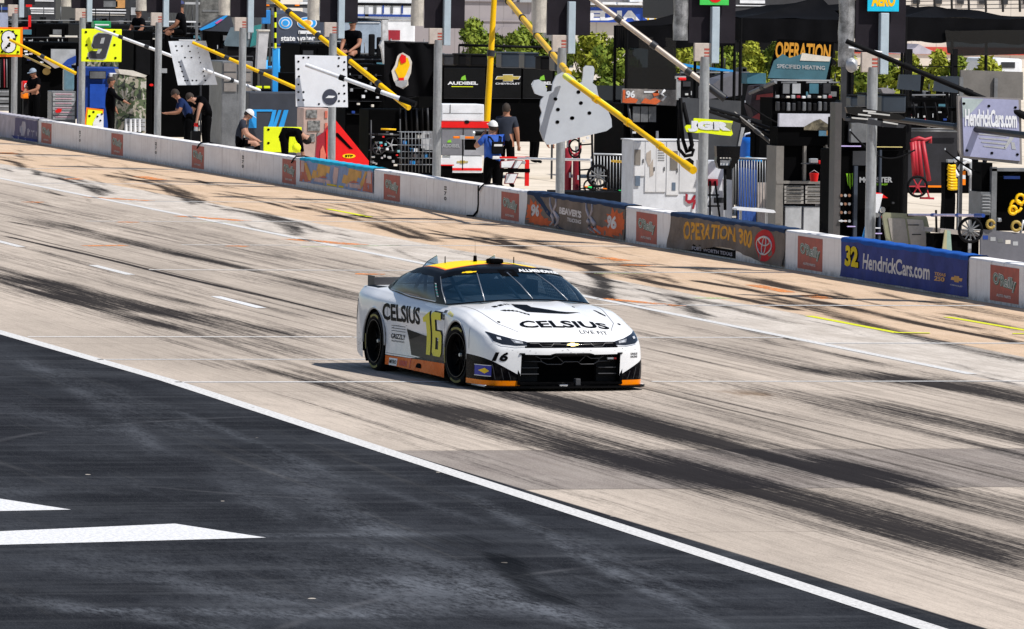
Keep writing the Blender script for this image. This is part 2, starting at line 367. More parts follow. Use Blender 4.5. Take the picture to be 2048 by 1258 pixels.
    # swirled tyre scrubs and the pale dust band
    def ring(cx, cy, r, wd, amt, asp, col=(.14, .14, .15)):
        d = n.m('SQRT', n.m('ADD', n.m('POWER', n.m('SUBTRACT', x, cx), 2.), n.m('POWER', n.m('SUBTRACT', y, cy), 2.)))
        k = n.ss(n.m('ABSOLUTE', n.m('SUBTRACT', d, r)), wd, 0.)
        k = n.m('MULTIPLY', k, n.m('MULTIPLY', amt, n.ss(n.noise(n.scale(p, (.8, .8, 1), (r, 0, 0)), 1., 3), .35, .65)))
        return n.mix(k, asp, col)
    for cx, cy, r, wd, amt in ((58, -13, 6.6, .1, .22), (80, -8, 13.5, .1, .25)):
        asp = ring(cx, cy, r, wd, amt, asp)
    sc_ = n.new('Attribute', attribute_name='scuff').outputs['Fac']
    sc_ = n.m('MULTIPLY', sc_, n.m('ADD', .05, n.m('MULTIPLY', n.ss(n.m('ADD', n.m('MULTIPLY', fine, .5), n.m('MULTIPLY', mid, .5)), .40, .62), 1.1)))
    asp = n.mix(n.m('MINIMUM', n.m('MULTIPLY', sc_, .75), .8), asp, (.135, .145, .165))
    asp = n.mix(n.m('MULTIPLY', ra, .8), asp, (.006, .007, .009))
    edge = n.m('ADD', n.m('ADD', y, 15.72), n.m('MULTIPLY', n.m('SUBTRACT', n.m('MINIMUM', n.m('MAXIMUM', x, 26.), 76.), 38.), -.0165))
    c = n.mix(n.ss(edge, -.02, .02), asp, c)
    n.put(b.inputs['Base Color'], c)
    n.put(b.inputs['Roughness'], n.m('SUBTRACT', .9, n.m('MULTIPLY', ra, .3)))
    h = n.m('ADD', fine, n.m('MULTIPLY', grit, .5))
    n.put(b.inputs['Normal'], n.bump(h, .35, .012))
    return m
LANE = lane_material()
me.materials.append(LANE)
road = bpy.data.objects.new('pit_road', me); COL.objects.link(road); tag(road, kind='structure')

# wide ground out to the horizon (4 mm lower), pale concrete behind the wall
def paddock_material():
    m, n, b = bsdf('paddock_concrete', .9, spec=0.)
    p = n.pos(); x, y, z = n.sep(p)
    f = n.noise(n.scale(p, (.3, .3, 1)), 1., 5, .6); g = n.noise(n.scale(p, (8, 8, 1)), 1., 3, .7)
    c = n.mix(n.ss(f, .3, .7), (.56, .49, .40), (.70, .62, .52))
    c = n.mix(n.m('MULTIPLY', n.ss(g, .4, .8), .25), c, (.32, .28, .24))
    j = n.m('ABSOLUTE', n.m('SUBTRACT', n.m('FRACT', n.m('DIVIDE', x, 4.5)), .5))
    j2 = n.m('ABSOLUTE', n.m('SUBTRACT', n.m('FRACT', n.m('DIVIDE', y, 4.5)), .5))
    c = n.mix(n.m('MULTIPLY', n.ss(n.m('MINIMUM', j, j2), .012, .004), .7), c, (.15, .12, .1))
    n.put(b.inputs['Base Color'], c); n.put(b.inputs['Normal'], n.bump(g, .2, .01))
    return m
PAD = paddock_material()
g = MB(); g.add([(-1500, -900, -.006), (600, -900, -.006), (600, 1500, -.006), (-1500, 1500, -.006)], [(0, 1, 2, 3)])
gr = g.build('ground', PAD); tag(gr, kind='structure')

def paint_mat(name, col, wear=.4):
    m, n, b = bsdf(name, .8, spec=.0)
    p = n.pos(); f = n.noise(n.scale(p, (2.5, 6, 1)), 1., 5, .75); g2 = n.noise(n.scale(p, (14, 30, 1)), 1., 3, .7)
    n.put(b.inputs['Base Color'], n.mix(n.ss(g2, .35, .7), tuple(c*.72 for c in col), col))
    # worn through in places: the concrete shows
    k = n.ss(n.m('ADD', n.m('MULTIPLY', f, .6), n.m('MULTIPLY', g2, .4)), wear-.08, wear+.04)
    tr = n.new('BsdfTransparent'); mx = n.new('MixShader')
    n.put(mx.inputs[0], k); n.l.new(tr.outputs[0], mx.inputs[1]); n.l.new(b.outputs[0], mx.inputs[2])
    out = n.n['Material Output']; n.l.new(mx.outputs[0], out.inputs[0])
    return m
PW = paint_mat('white_road_paint', (.68, .67, .66), .38); PWW = paint_mat('worn_white_paint', (.80, .78, .76), .40)
PY = paint_mat('yellow_marking_paint', (.72, .72, .06), .36); PO = paint_mat('orange_marking_paint', (.80, .30, .11), .5)
PG = paint_mat('pale_green_paint', (.55, .62, .35), .5); PWH = paint_mat('solid_white_paint', (.74, .74, .75), .24)
def strip(pts, wd, m, name='painted_line', z=.004, jit=0.):
    wd0 = wd
    mb = MB(); L = []; R = []
    for i, p in enumerate(pts):
        wd = wd0+rng.uniform(-1, 1)*jit
        a = Vector(pts[max(i-1, 0)]); b_ = Vector(pts[min(i+1, len(pts)-1)]); d = (b_-a).normalized(); nn = Vector((-d.y, d.x))*wd/2
        L.append((p[0]+nn.x, p[1]+nn.y, z)); R.append((p[0]-nn.x, p[1]-nn.y, z))
    mb.grid([R, L], smooth=False); return mb.build(name, m, road)
def poly_on_ground(pts, m, name='painted_marking', z=.004):
    mb = MB(); mb.add([(*wx(p), z) for p in pts], [tuple(range(len(pts)))]); return mb.build(name, m, road)
# edge line between asphalt and concrete
strip([(x, -15.52 - .42*max(0, min(1, (46-x)/16))**1.0) for x in np.arange(-60, 95, 2.)], .20, PW, 'edge_line')
strip([(x, -5.6) for x in np.arange(-84, 46, 3.)], .15, PW, 'lane_line')
for k in range(-8, 3):
    x0 = 17.4+9.6*k; strip([(x0, -11.1), (x0+3.15, -11.1)], .15, PW if x0 < 25 else PWH, 'dashed_line')
bays = [-68.5, -58.8, -49.3, -39.6, -30, -20.2, -10.0, -.3, 9.8, 19.3, 29.25, 38.6, 48.2]
for x in bays:
    strip([(x, -.35), (x, -5.5)], .16, PW, 'pit_box_line')
for x, a, c_ in ((46.3, -15.5, -11.9), (46.32, -9.9, -3), (42.0, -15.6, -11.2), (37.2, -15.6, -11.4), (37.3, -11.4, -5.7), (18.9, -10.5, -5.7), (29.2, -9, -5.7), (9.9, -8.2, -5.7), (0, -8., -5.7)):
    strip([(x, a), (x, c_)], .12, PWW if x < 40 else (PWH if x < 46.31 and x > 46 else PW), 'stall_line')
strip([wx((1617, 632)), wx((1795, 666))], .13, PY, 'yellow_marking'); strip([wx((1790, 666)), wx((1860, 667))], .2, PY, 'yellow_marking', .008)
strip([wx((1893, 634)), wx((2070, 664))], .13, PY, 'yellow_marking'); strip([wx((655, 418)), wx((740, 434))], .14, PY, 'yellow_marking')
strip([wx((2025, 668)), wx((2080, 669))], .2, PY, 'yellow_marking', .008)
for p0, p1, wd, m in [((1505, 570), (1580, 585), .25, PO), ((1205, 515), (1250, 522), .3, PO), ((1245, 530), (1300, 532), .5, PO), ((1615, 590), (1650, 598), .3, PO), ((1200, 597), (1360, 612), .25, PO), ((280, 353), (320, 360), .35, PO), ((5, 305), (20, 308), .5, PO),
                      ((48, 404), (85, 405), .35, PO), ((237, 444), (275, 445), .35, PO), ((455, 492), (495, 493), .35, PO), ((170, 492), (250, 491), .35, PO), ((175, 394), (300, 402), .3, PO), ((360, 432), (490, 442), .35, PO), ((580, 478), (720, 490), .4, PO),
                      ((710, 548), (770, 549), .35, PO), ((1395, 597), (1450, 596), .4, PG), ((1188, 547), (1285, 547), .14, PG), ((600, 494), (800, 491), .16, PG), ((400, 444), (480, 446), .12, PG), ((138, 357), (152, 359), .4, PO)]:
    strip([wx(p0), wx(p1)], wd, m, 'crew_marking')
# big white chevron bars on the asphalt
poly_on_ground([(-60, 1066), (350, 1048), (532, 1076), (-60, 1092)], PWH, 'white_bar')
poly_on_ground([(-60, 992), (0, 998), (142, 1020), (-60, 1024)], PWH, 'white_bar')
# ------------------------------------------------------------------ pit wall, its panels and banners
def conc_mat():
    m, n, b = bsdf('painted_concrete_wall', .8, spec=.2)
    p = n.pos(); x, y, z = n.sep(p)
    f = n.noise(n.scale(p, (.8, 1, 3)), 1., 5, .7); g_ = n.noise(p, 9., 4, .7); d = n.noise(n.scale(p, (6, 1, .6)), 1., 4, .7)
    c = n.mix(n.ss(f, .3, .7), (.80, .765, .75), (.88, .86, .85))
    c = n.mix(n.m('MULTIPLY', n.ss(d, .5, .75), .5), c, (.32, .28, .26))
    c = n.mix(n.m('MULTIPLY', n.ss(z, .14, .0), n.m('ADD', .25, n.m('MULTIPLY', n.ss(g_, .35, .7), .5))), c, (.16, .13, .11))
    n.put(b.inputs['Base Color'], c); n.put(b.inputs['Normal'], n.bump(g_, .25, .006)); return m
CONC = conc_mat()
WT = .62; WD = .30
wall = empty('pit_wall', (0, 0, 0), 0, 'long low white concrete wall between the pit lane and the crews, with red sponsor panels', 'wall')
wm = MB(); secs = [-84, -72, -63.5, -54, -44.3, -34.5, -24.8, -15, -7.0, -2.6, 6.2, 12, 21.6, 31.4, 41, 48]
for i in range(len(secs)-1):
    a, b_ = secs[i]+.012, secs[i+1]-.012
    prof = [(-.0, -.005), (.0, WT-.03), (.012, WT-.008), (.035, WT), (WD-.035, WT), (WD-.01, WT-.01), (WD, WT-.03), (WD, -.005)]
    vs = [(a, y, z) for y, z in prof]+[(b_, y, z) for y, z in prof]; k = len(prof)
    wm.add(vs, [(j, j+1, k+j+1, k+j) for j in range(k-1)]+[tuple(range(k))[::-1], tuple(range(k, 2*k))])
wm.build('wall_body', CONC, wall)
sm = MB(); sm.tube([(-2.72, -.008, .60), (-2.7, -.008, .25), (-2.74, -.012, .12), (-2.95, -.04, .015), (-3.2, -.1, .01)], .02, 6); sm.build('joint_seal', MBL, wall)
REDP = mat('faded_red_panel', (.40, .075, .05), .6, var=.25, scale=5); PGN = mat('panel_green', (.05, .14, .09), .6); PWT = mat('panel_white', (.62, .60, .58), .6)
def on_wall(px, z=.3):
    k = (px-1024)/F; n_ = RR-FW*k; return CAM.x-(n_.y*(0-CAM.y)+n_.z*(z-CAM.z))/n_.x
WP = wall_plane()
for a, b_ in ((83, 103), (223, 246), (384, 408), (565, 592), (768, 800), (1003, 1038), (1273, 1314), (1596, 1645), (1981, 2038)):
    xa, xb = on_wall(a), on_wall(b_)
    g = MB(); g.box(xa, xb, -.006, .0, .045, .555)
    pn = g.build('sponsor_panel', REDP, wall)
    g = MB(); w_ = xb-xa; P_ = Matrix.Translation((0, -.006, 0)) @ WP
    def TT(s, x0, x1, y0, y1, mi, z, bold, dy): 
        vs, fs, r_ = text_faces(s, bold, 0); g.add([P_ @ Vector((x0+(x1-x0)*u, y0+(y1-y0)*v+dy*u, z)) for u, v in vs], fs, mi)
    x0, x1 = xa+w_*.10, xb-w_*.08
    TT("O'Reilly", x0+.015, x1+.015, .235, .455, 1, .002, .09, -.05)
    TT("O'Reilly", x0, x1, .245, .465, 0, .004, .05, -.05)
    TT("O'Reilly", x0+.01, x1-.01, .255, .455, 1, .006, -.004, -.05)
    TT('AUTO PARTS', xa+w_*.24, xb-w_*.26, .115, .155, 0, .004, .03, -.01)
    g.build('panel_lettering', [PWT, PGN], pn)
for px in (160, 312, 486, 891):      # small black stencilled bay numbers
    x = on_wall(px); g = MB()
    for j, s in enumerate(('=', '7', '0')): add_text(g, s, Matrix.Translation((0, -.001, 0)) @ WP, x-.1, x+.1, .42-.10*j, .49-.10*j, 0, .03)
    g.build('stencil_number', mat('stencil_ink', (.06, .055, .05), .8), wall)

def banner(label, px0, px1, mats, topm, z0=.03, z1=.60, wob=.012, lift=None):
    # cloth banner hung over the wall; returns root and a function (u, v) -> point, u along, v up
    xa, xb = on_wall(px0), on_wall(px1)
    r_ = empty('wall_banner', (xa, 0, 0), 0, label, 'banner', 'cloth banners hung on the pit wall')
    L = xb-xa; sd = random.random()*50
    def pt(u, v, off=0.):
        x = u*L; z = z0+(z1-z0)*v
        if lift: z += lift(u)*(1-v)
        y = -.016-wob*(1.2+math.sin(x*2.1+sd+v*2.5)+.7*math.sin(x*5.3+sd*2-v*4)+.5*math.sin(x*11+v*6+sd))*(1.15-v)-off
        return (x, y, z)
    g = MB(); nu = max(24, int(L*10)); nv = 12
    g.grid([[pt(i/nu, j/nv) for i in range(nu+1)] for j in range(nv+1)], 0, True)
    g.build('cloth', mats, r_)
    g = MB(); rows = []
    for q in ((-.019, z1-.035), (-.024, z1+.005), (-.012, WT+.012), (.03, WT+.02), (WD-.03, WT+.02), (WD+.02, WT-.02), (WD+.02, WT-.2)):
        rows.append([(i/nu*L, q[0], q[1]+.004*math.sin(i*.9)) for i in range(nu+1)])
    g.grid(rows, 0, True); g.build('top_fold', topm, r_)
    return r_, pt, L
def b_text(r_, pt, s, u0, u1, v0, v1, m, bold=.03, off=.004, nm='lettering', dv=0., shear=0.):
    vs, fs, rr = text_faces(s, bold, shear); g = MB()
    g.add([pt(u0+(u1-u0)*a, v0+(v1-v0)*b_+dv*a, off) for a, b_ in vs], fs); return g.build(nm, m, r_)
def b_poly(r_, pt, pts, m, off=.003, nm='printed_patch'):
    bm = bmesh.new(); vv = [bm.verts.new((a, b_, 0)) for a, b_ in pts]; bm.faces.new(vv)
    for ax in (0, 1):
        for k in np.arange(.04, 1, .04):
            bmesh.ops.bisect_plane(bm, geom=bm.verts[:]+bm.edges[:]+bm.faces[:], plane_co=(k, 0, 0) if ax == 0 else (0, k, 0), plane_no=(1, 0, 0) if ax == 0 else (0, 1, 0))
    for v in bm.verts: v.co = pt(v.co.x, v.co.y, off)
    return MB().bm(bm, 0, None, True).build(nm, m, r_)
def cloth(name, col, var=.2, sc=3): return mat(name, col, .85, var=var, scale=sc, spec=.15, bump=.2)
C_NAVY = cloth('banner_navy', (.015, .035, .085)); C_BLUE = cloth('banner_blue', (.045, .06, .22), .25, 2); C_BT = cloth('banner_blue_top', (.01, .08, .35)); C_TAUPE = cloth('banner_taupe', (.17, .14, .12), .3, 2)
C_ORA = cloth('banner_orange', (.62, .13, .045)); C_AMB = cloth('banner_amber', (.60, .30, .045), .3, 6); C_W = cloth('banner_white', (.62, .60, .6)); C_YEL = cloth('banner_yellow', (.70, .55, .02)); C_RED = cloth('banner_red', (.48, .025, .03)); C_LB = cloth('banner_light_blue', (.24, .32, .50)); C_GOLD = cloth('banner_gold', (.62, .36, .12)); C_PINK = cloth('banner_pink', (.58, .42, .40)); C_CYAN = cloth('banner_cyan', (.02, .35, .55)); C_SAL = cloth('banner_salmon', (.50, .17, .12)); C_PUR = cloth('banner_purple_grey', (.13, .12, .2)); C_GRYL = cloth('banner_pale_grey', (.42, .40, .45)); C_K = mat('black_cloth', (.004, .004, .005), .85, var=.3, spec=.06)
# 1 blue banner, right
r_, pt, L = banner('blue banner with a yellow 32 and white car dealer lettering on the wall', 1684, 1938, C_BLUE, C_BT)
b_text(r_, pt, '32', .045, .155, .28, .86, C_K, .10, .004, 'number'); b_text(r_, pt, '32', .04, .148, .30, .87, C_YEL, .05, .008, 'number')
b_text(r_, pt, 'HendrickCars.com', .19, .72, .30, .72, C_W, .025, dv=-.02)
b_text(r_, pt, 'TEXAS', .755, .84, .44, .52, C_GOLD, .03); b_text(r_, pt, '250', .76, .835, .30, .42, C_GOLD, .03); b_text(r_, pt, 'CHEVROLET', .87, .965, .235, .27, C_W, .01)
b_poly(r_, pt, [(.872+a*.09, .42+b_*.16) for a, b_ in [(0, -.25), (.3, -.25), (.3, -.5), (.7, -.5), (.7, -.25), (.93, -.25), (1, .25), (.7, .25), (.7, .5), (.3, .5), (.3, .25), (.07, .25)]], C_GOLD, .004, 'emblem')
# 2 OPERATION 300
r_, pt, L = banner('sagging grey brown banner reading operation 300 in amber with a red emblem at its end', 1343, 1571, C_TAUPE, C_NAVY, lift=lambda u: .16*math.exp(-((u-.5)/.22)**2), wob=.02)
b_text(r_, pt, 'OPERATION 300', .12, .74, .30, .86, C_AMB, .035, .004, 'lettering')
b_poly(r_, pt, [(.845+.085*math.cos(t)+.0, .50+.46*math.sin(t)) for t in np.linspace(0, 6.28, 20)[:-1]], C_RED, .004, 'red_roundel')
for ry, rx, cy in ((.26, .062, .50), (.12, .045, .62), (.24, .018, .5)):
    g = MB(); g.tube([pt(.845+rx*math.cos(t), cy+ry*math.sin(t), .010) for t in np.linspace(0, 2*math.pi, 25)], .012, 5); g.build('ring_emblem', C_W, r_)
g = MB(); g.box(.09*L, .58*L, -.014, -.004, .03, .16); g.build('lower_hem', C_K, r_)
g = MB(); add_text(g, 'FORT WORTH TEXAS', Matrix.Translation((0, -.016, 0)) @ WP, .2*L, .56*L, .06, .12, 0, .03); g.build('lettering', C_GRYL, r_)
# 3 orange splashed banner
r_, pt, L = banner('grey brown banner with orange splashes and white drips between two red panels', 1056, 1252, C_TAUPE, C_NAVY)
def splash(cx, cy, sx, sy, n_=22, seed=1):
    r = random.Random(seed); return [(min(.995, max(.005, cx+sx*math.cos(t)*(.55+.45*(k % 2)*r.uniform(.5, 1.1)+.1))), min(.97, max(.03, cy+sy*math.sin(t)*(.55+.45*(k % 2)*r.uniform(.5, 1.1)+.1)))) for k, t in enumerate(np.linspace(0, 2*math.pi, n_+1)[:-1])]
b_poly(r_, pt, splash(.08, .42, .10, .42, seed=2), C_ORA, .003); b_poly(r_, pt, splash(.15, .16, .14, .17, seed=3), C_ORA, .004)
b_poly(r_, pt, splash(.91, .5, .10, .44, seed=4), C_ORA, .003); b_poly(r_, pt, splash(.80, .16, .16, .17, seed=6), C_ORA, .004); b_poly(r_, pt, splash(.93, .45, .09, .40, seed=7), C_ORA, .005)
b_text(r_, pt, '96', .055, .135, .28, .68, C_W, .05, .009, 'number'); b_text(r_, pt, '96', .835, .925, .28, .70, C_W, .05, .009, 'number')
b_text(r_, pt, 'BEAVER\'S', .35, .57, .50, .72, C_W, .05, dv=-.04); b_text(r_, pt, 'TRUCKING', .43, .57, .30, .42, C_W, .03, dv=-.02)
b_poly(r_, pt, [(.06+.35*.0, .97), (.13, .97), (.36, .08), (.42, .03), (.33, .03)], C_NAVY, .0035, 'dark_fold')
for x0 in (.25, .31, .62, .68):
    pts = [(x0, .95), (x0+.005, .75), (x0+.03*(1 if x0 in (.25, .62) else -.6), .55), (x0+.02, .42), (x0+.045, .34), (x0+.035, .22), (x0+(.0 if x0 < .5 else .09), .08)]
    g = MB(); g.tube([pt(a, b_, .006) for a, b_ in pts], .03, 4, 0, [.02, .03, .03, .045, .05, .035, .02]); g.build('drip_print', C_GRYL, r_)
# 4 colourful snack banner
r_, pt, L = banner('small colourful banner in pale blue, gold and pink on the white wall', 601, 748, C_LB, C_CYAN, z0=.13)
for cx, sg in ((.30, 1), (.72, 1)):
    b_poly(r_, pt, [(cx-.12, .25), (cx-.10, .62), (cx-.05, .60), (cx-.04, .92), (cx+.13, .86), (cx+.12, .55), (cx+.08, .58), (cx+.06, .30), (cx, .38), (cx-.04, .22)], C_GOLD, .004)
    b_poly(r_, pt, [(cx-.08, .12), (cx+.14, .10), (cx+.13, .26), (cx-.06, .30)], C_PINK, .005); b_poly(r_, pt, [(cx-.02, .30), (cx+.10, .34), (cx+.04, .44)], C_SAL, .007)
b_poly(r_, pt, [(.005, .02), (.17, .04), (.10, .55), (.05, .95), (.005, .95)], C_SAL, .003); b_poly(r_, pt, [(.995, .02), (.80, .04), (.90, .55), (.995, .90)], C_SAL, .003)
b_poly(r_, pt, [(.02, .45), (.07, .45), (.075, .95), (.02, .95)], C_PINK, .006); b_poly(r_, pt, [(.92, .40), (.98, .40), (.985, .92), (.93, .92)], C_PINK, .006)
b_poly(r_, pt, [(.07, .85), (.10, .90), (.20, .15), (.13, .12)], C_GOLD, .006); b_poly(r_, pt, [(.93, .88), (.90, .90), (.81, .15), (.86, .12)], C_GOLD, .006)
b_poly(r_, pt, [(.47, .14), (.53, .14), (.545, .86), (.49, .88), (.46, .42)], C_PINK, .005); b_poly(r_, pt, [(.36, .03), (.62, .03), (.62, .11), (.36, .11)], C_YEL, .004)
# 5 far left
r_, pt, L = banner('pale blue grey banner with a darker purple end at the far left of the wall', -20, 77, C_GRYL, C_GRYL)
b_poly(r_, pt, [(.52, .02), (.995, .02), (.995, .98), (.55, .98)], C_PUR, .003); b_poly(r_, pt, [(.68, .2), (.76, .2), (.77, .6), (.75, .85), (.70, .85), (.68, .6)], C_GRYL, .006); b_text(r_, pt, 'TEAM', .80, .94, .42, .52, C_GRYL, .02, .006)
b_poly(r_, pt, [(.52, .02), (.995, .02), (.995, .14), (.48, .14)], C_BLUE, .006)

# ------------------------------------------------------------------ pixel measured helper for everything standing behind the wall
class T:
    # a thing with its origin on the ground; local x runs along the wall towards the camera, y away from the track, z up
    def __init__(s, name, label, cat, px, Y, group=None, base=0., X=None):
        s.X = x_of(px, Y) if X is None else X
        s.Y = Y; s.base = base
        s.r = empty(name, (s.X, Y, base), 0, label, cat, group)
    def p(s, px, py, dx=0.):
        q = on_x(px, py, s.X+dx); return Vector((dx, q.y-s.Y, q.z-s.base))
    def box(s, mb, px0, px1, py0, py1, d=.5, dx=0., mi=0, bev=0.):
        a = s.p(px0, py0, dx); b_ = s.p(px1, py1 if py1 is not None else py0, dx)
        z1 = b_.z if py1 is not None else 0.
        return mb.box(dx-d, dx, a.y, b_.y, z1, a.z, mi, None, bev)
    def poly(s, mb, pts, d=.02, dx=0., mi=0):
        P_ = [s.p(a, b_, dx) for a, b_ in pts]
        return mb.prism([(q.y, q.z) for q in P_], d, Matrix(((0, 0, 1, dx-d), (1, 0, 0, 0), (0, 1, 0, 0), (0, 0, 0, 1))), mi)
    def tube(s, mb, pts, r, dx=0., mi=0, n=6):
        return mb.tube([s.p(q[0], q[1], q[2] if len(q) > 2 else dx) for q in pts], r, n, mi)
    def txt(s, mb, body, px0, px1, py0, py1, dx=.006, mi=0, bold=.03, dyr=0., shear=0.):
        # py0 top, py1 bottom at left; dyr: pixel drop to the right end
        vs, fs, r_ = text_faces(body, bold, shear)
        return mb.add([s.p(px0+(px1-px0)*a, py1+(py0-py1)*b_+dyr*a, dx) for a, b_ in vs], fs, mi)
    def ell(s, mb, cx, cy, rx, ry, d=.02, dx=0., mi=0, n=16): return s.poly(mb, [(cx+rx*math.cos(t), cy+ry*math.sin(t)) for t in np.linspace(0, 2*math.pi, n+1)[:-1]], d, dx, mi)

GALV = mat('galvanised_steel', (.34, .35, .36), .45, .35, var=.3, scale=2.5, streak=(6, 6, .8), spec=.4); MAST = mat('pale_blue_mast', (.42, .50, .56), .5, .1, var=.1)
TANP = mat('tan_plate', (.52, .45, .40), .7); BCL = mat('black_board_cloth', (.020, .017, .022), .9, var=.2, spec=.1); PAPC = mat('weathered_wrap', (.50, .46, .40), .7, var=.3, scale=4)
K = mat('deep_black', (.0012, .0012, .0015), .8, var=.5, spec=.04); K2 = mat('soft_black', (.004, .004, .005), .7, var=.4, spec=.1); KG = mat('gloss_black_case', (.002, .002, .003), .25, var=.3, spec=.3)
DG = mat('dark_grey_metal', (.03, .031, .036), .5, .2, var=.3); MG = mat('mid_grey_metal', (.16, .165, .175), .45, .3, var=.3); LG = mat('light_grey_metal', (.42, .43, .45), .4, .3, var=.2)
ALU = mat('bright_aluminium', (.72, .72, .74), .28, .9, var=.15); WH = mat('white_enamel', (.72, .73, .76), .5, var=.12); CRM = mat('cream_panel', (.62, .58, .52), .6); TYL = mat('fluorescent_yellow', (.78, .88, .02), .6, var=.05, spec=.1)
ORN = mat('bright_orange', (.90, .22, .01), .6, var=.06, spec=.1); REDB = mat('bright_red', (.72, .012, .012), .5, var=.08, spec=.2); REDD = mat('dark_red', (.30, .012, .025), .5); BLB = mat('bright_blue', (.02, .30, .72), .5, var=.1); BLD = mat('deep_blue', (.008, .045, .26), .5, var=.2)
YPO = mat('yellow_pole', (.86, .50, .0), .4, var=.12, scale=2, spec=.3); LYP = mat('lime_pole', (.75, .78, .12), .45, var=.1); TEAL = mat('teal_panel', (.04, .14, .19), .6); CAMO = None
def camo():
    m, n, b = bsdf('camouflage_wrap', .7, spec=.2); v = n.coord()
    a = n.noise(v, 3.5, 2, .5, 1.2); c = n.noise(n.scale(v, (1, 1, 1), (5, 2, 9)), 5., 2, .5, 1.)
    k = n.mix(n.ss(a, .50, .53), (.10, .13, .07), (.33, .30, .24)); k = n.mix(n.ss(c, .56, .59), k, (.03, .035, .03)); k = n.mix(n.ss(c, .40, .37), k, (.48, .45, .40))
    n.put(b.inputs['Base Color'], k); return m
CAMO = camo()
# the numbered posts, one per pit box
posts = [(28, 'with its foot lit tan, at the far left'), (163, 'behind the yellow board with a 9'), (315, 'left of the curled white board'), (483, 'beside the seated crewman in a white cap'), (663, 'under the square white board on the red wedge'),
         (873, 'left of the white and red tool cabinet'), (1120, 'under the mitten shaped white board'), (1405, 'under the fluorescent yellow letter board'), (1740, 'in front of the black drinks tower')]
GRNS = mat('green_sign', (.05, .55, .08), .5); CYS = mat('cyan_sign', (.0, .48, .72), .5)
for i, (px, lab) in enumerate(posts):
    X = x_of(px, .8, .65)
    q = empty('pit_post', (X, .8, 0), 0, 'grey galvanised post with black board '+lab, 'post', 'numbered posts along the pit wall')
    g = MB(); g.cyl((0, 0, 0), (0, 0, 3.25), .083, .083, 14); g.cyl((0, 0, 0), (0, 0, .04), .16, .16, 12); g.build('shaft', GALV, q)
    g = MB(); g.box(-.05, .03, -.19, .10, 3.17, 3.48, 0, bev=.01); pl = g.build('number_plate', TANP, q)
    g = MB()
    for j in range(3): g.box(.031, .034, -.02+.0*j, .07, 3.24+.06*j, 3.27+.06*j)
    g.build('plate_print', REDP, pl)
    g = MB(); g.box(-.07, .07, .10, .235, 3.14, 4.10 if i > 4 else 7.5, 0, bev=.012); g.build('mast', MAST, q)
    g = MB(); g.box(-.10, -.075, -.27, .55, 3.48, 5.0, 0); bd = g.build('board', BCL, q)
    g = MB(); rows = []
    for t in np.linspace(0, 2*math.pi, 17): rows.append([(-.13+.10*math.cos(t), -.40+.13*math.sin(t)+.01*math.sin(z*9+t*2), z) for z in np.linspace(3.52 if i < 8 else 3.25, 6.2, 12)])
    g.grid(rows, 0, True); g.build('wrapped_column', PAPC if i not in (7, 8) else mat('foil_wrap', (.3, .3, .31), .35, .5, var=.6, scale=7), q)
    if i == 7: g = MB(); g.box(.01, .03, -.11, .40, 4.13, 4.6); s1 = g.build('sign', GRNS, q); g = MB(); g.cyl((.03, .16, 4.30), (.036, .16, 4.30), .13, .13, 16); g.build('sign_print', REDB, s1)
    if i == 8:
        g = MB(); g.box(.01, .03, -.11, .40, 4.125, 4.7); s1 = g.build('sign', CYS, q)
        g = MB(); add_text(g, 'AERO', Matrix(((0, 0, 1, .03), (1, 0, 0, 0), (0, 1, 0, 0), (0, 0, 0, 1))), -.05, .34, 4.20, 4.40, 0, .06); g.build('sign_lettering', CYEL2 if False else YPO, s1)
    # upper board, high above the frame, whose shadow falls on the lane
    g = MB(); g.box(-.06, -.03, -.10, 1.0, 6.3, 7.1); g.build('upper_board', BCL, q)
    if i == 8:
        g = MB(); g.ball((.05, -.36, 3.28), (.10, .10, .12), 0, 2); g.build('camera_dome', LG, q)
q = empty('pit_post', (29.87, .8, 0), 0, 'grey galvanised post beyond the right edge of the view', 'post', 'numbered posts along the pit wall')
g = MB(); g.cyl((0, 0, 0), (0, 0, 3.25), .083, .083, 14); g.build('shaft', GALV, q)
g = MB(); g.box(-.07, .07, .10, .235, 3.14, 7.5); g.build('mast', MAST, q)
g = MB(); g.box(-.10, -.075, -.27, .55, 3.48, 5.0); g.build('board', BCL, q); g = MB(); g.box(-.06, -.03, -.10, 1.0, 6.3, 7.1); g.build('upper_board', BCL, q)
# ------------------------------------------------------------------ far background
def facade(name, col, col2): 
    m, n, b = bsdf(name, .8, spec=.2); p = n.pos(); x, y, z = n.sep(p)
    s_ = n.m('ABSOLUTE', n.m('SUBTRACT', n.m('FRACT', n.m('MULTIPLY', n.m('ADD', y, x), .8)), .5)); f = n.noise(p, .6, 4)
    n.put(b.inputs['Base Color'], n.mix(n.m('MULTIPLY', n.ss(s_, .04, .0), .35), n.mix(n.ss(f, .3, .7), col, col2), (.15, .14, .13))); return m
FA = facade('beige_cladding', (.40, .36, .33), (.47, .42, .39)); FB = facade('grey_cladding', (.30, .27, .28), (.34, .31, .32)); FC = facade('cream_cladding', (.58, .53, .47), (.66, .60, .54))
b1 = T('building', 'grey beige building wall rising behind the green bushes', 'building', 740, 45)
g = MB(); b1.box(g, 740, 1215, -60, None, 8, 0); b1.box(g, 740, 1215, 0, 6, 8.1, .1); b1.box(g, 740, 1215, 40, 42, .1, .06); b1.poly(g, [(985, 72), (1000, 56), (1012, 53), (1026, 55), (1040, 72)], .3, .1, 0); b1.r.name = 'building'; g.build('wall', FB, b1.r)
g = MB(); b1.box(g, 1040, 1075, -5, 5, .4, .3); b1.box(g, 1000, 1030, -20, -2, .1, .12); g.build('window', LG, b1.r)
b2 = T('building', 'cream building with a blue band lettered media center', 'building', 1150, 48)
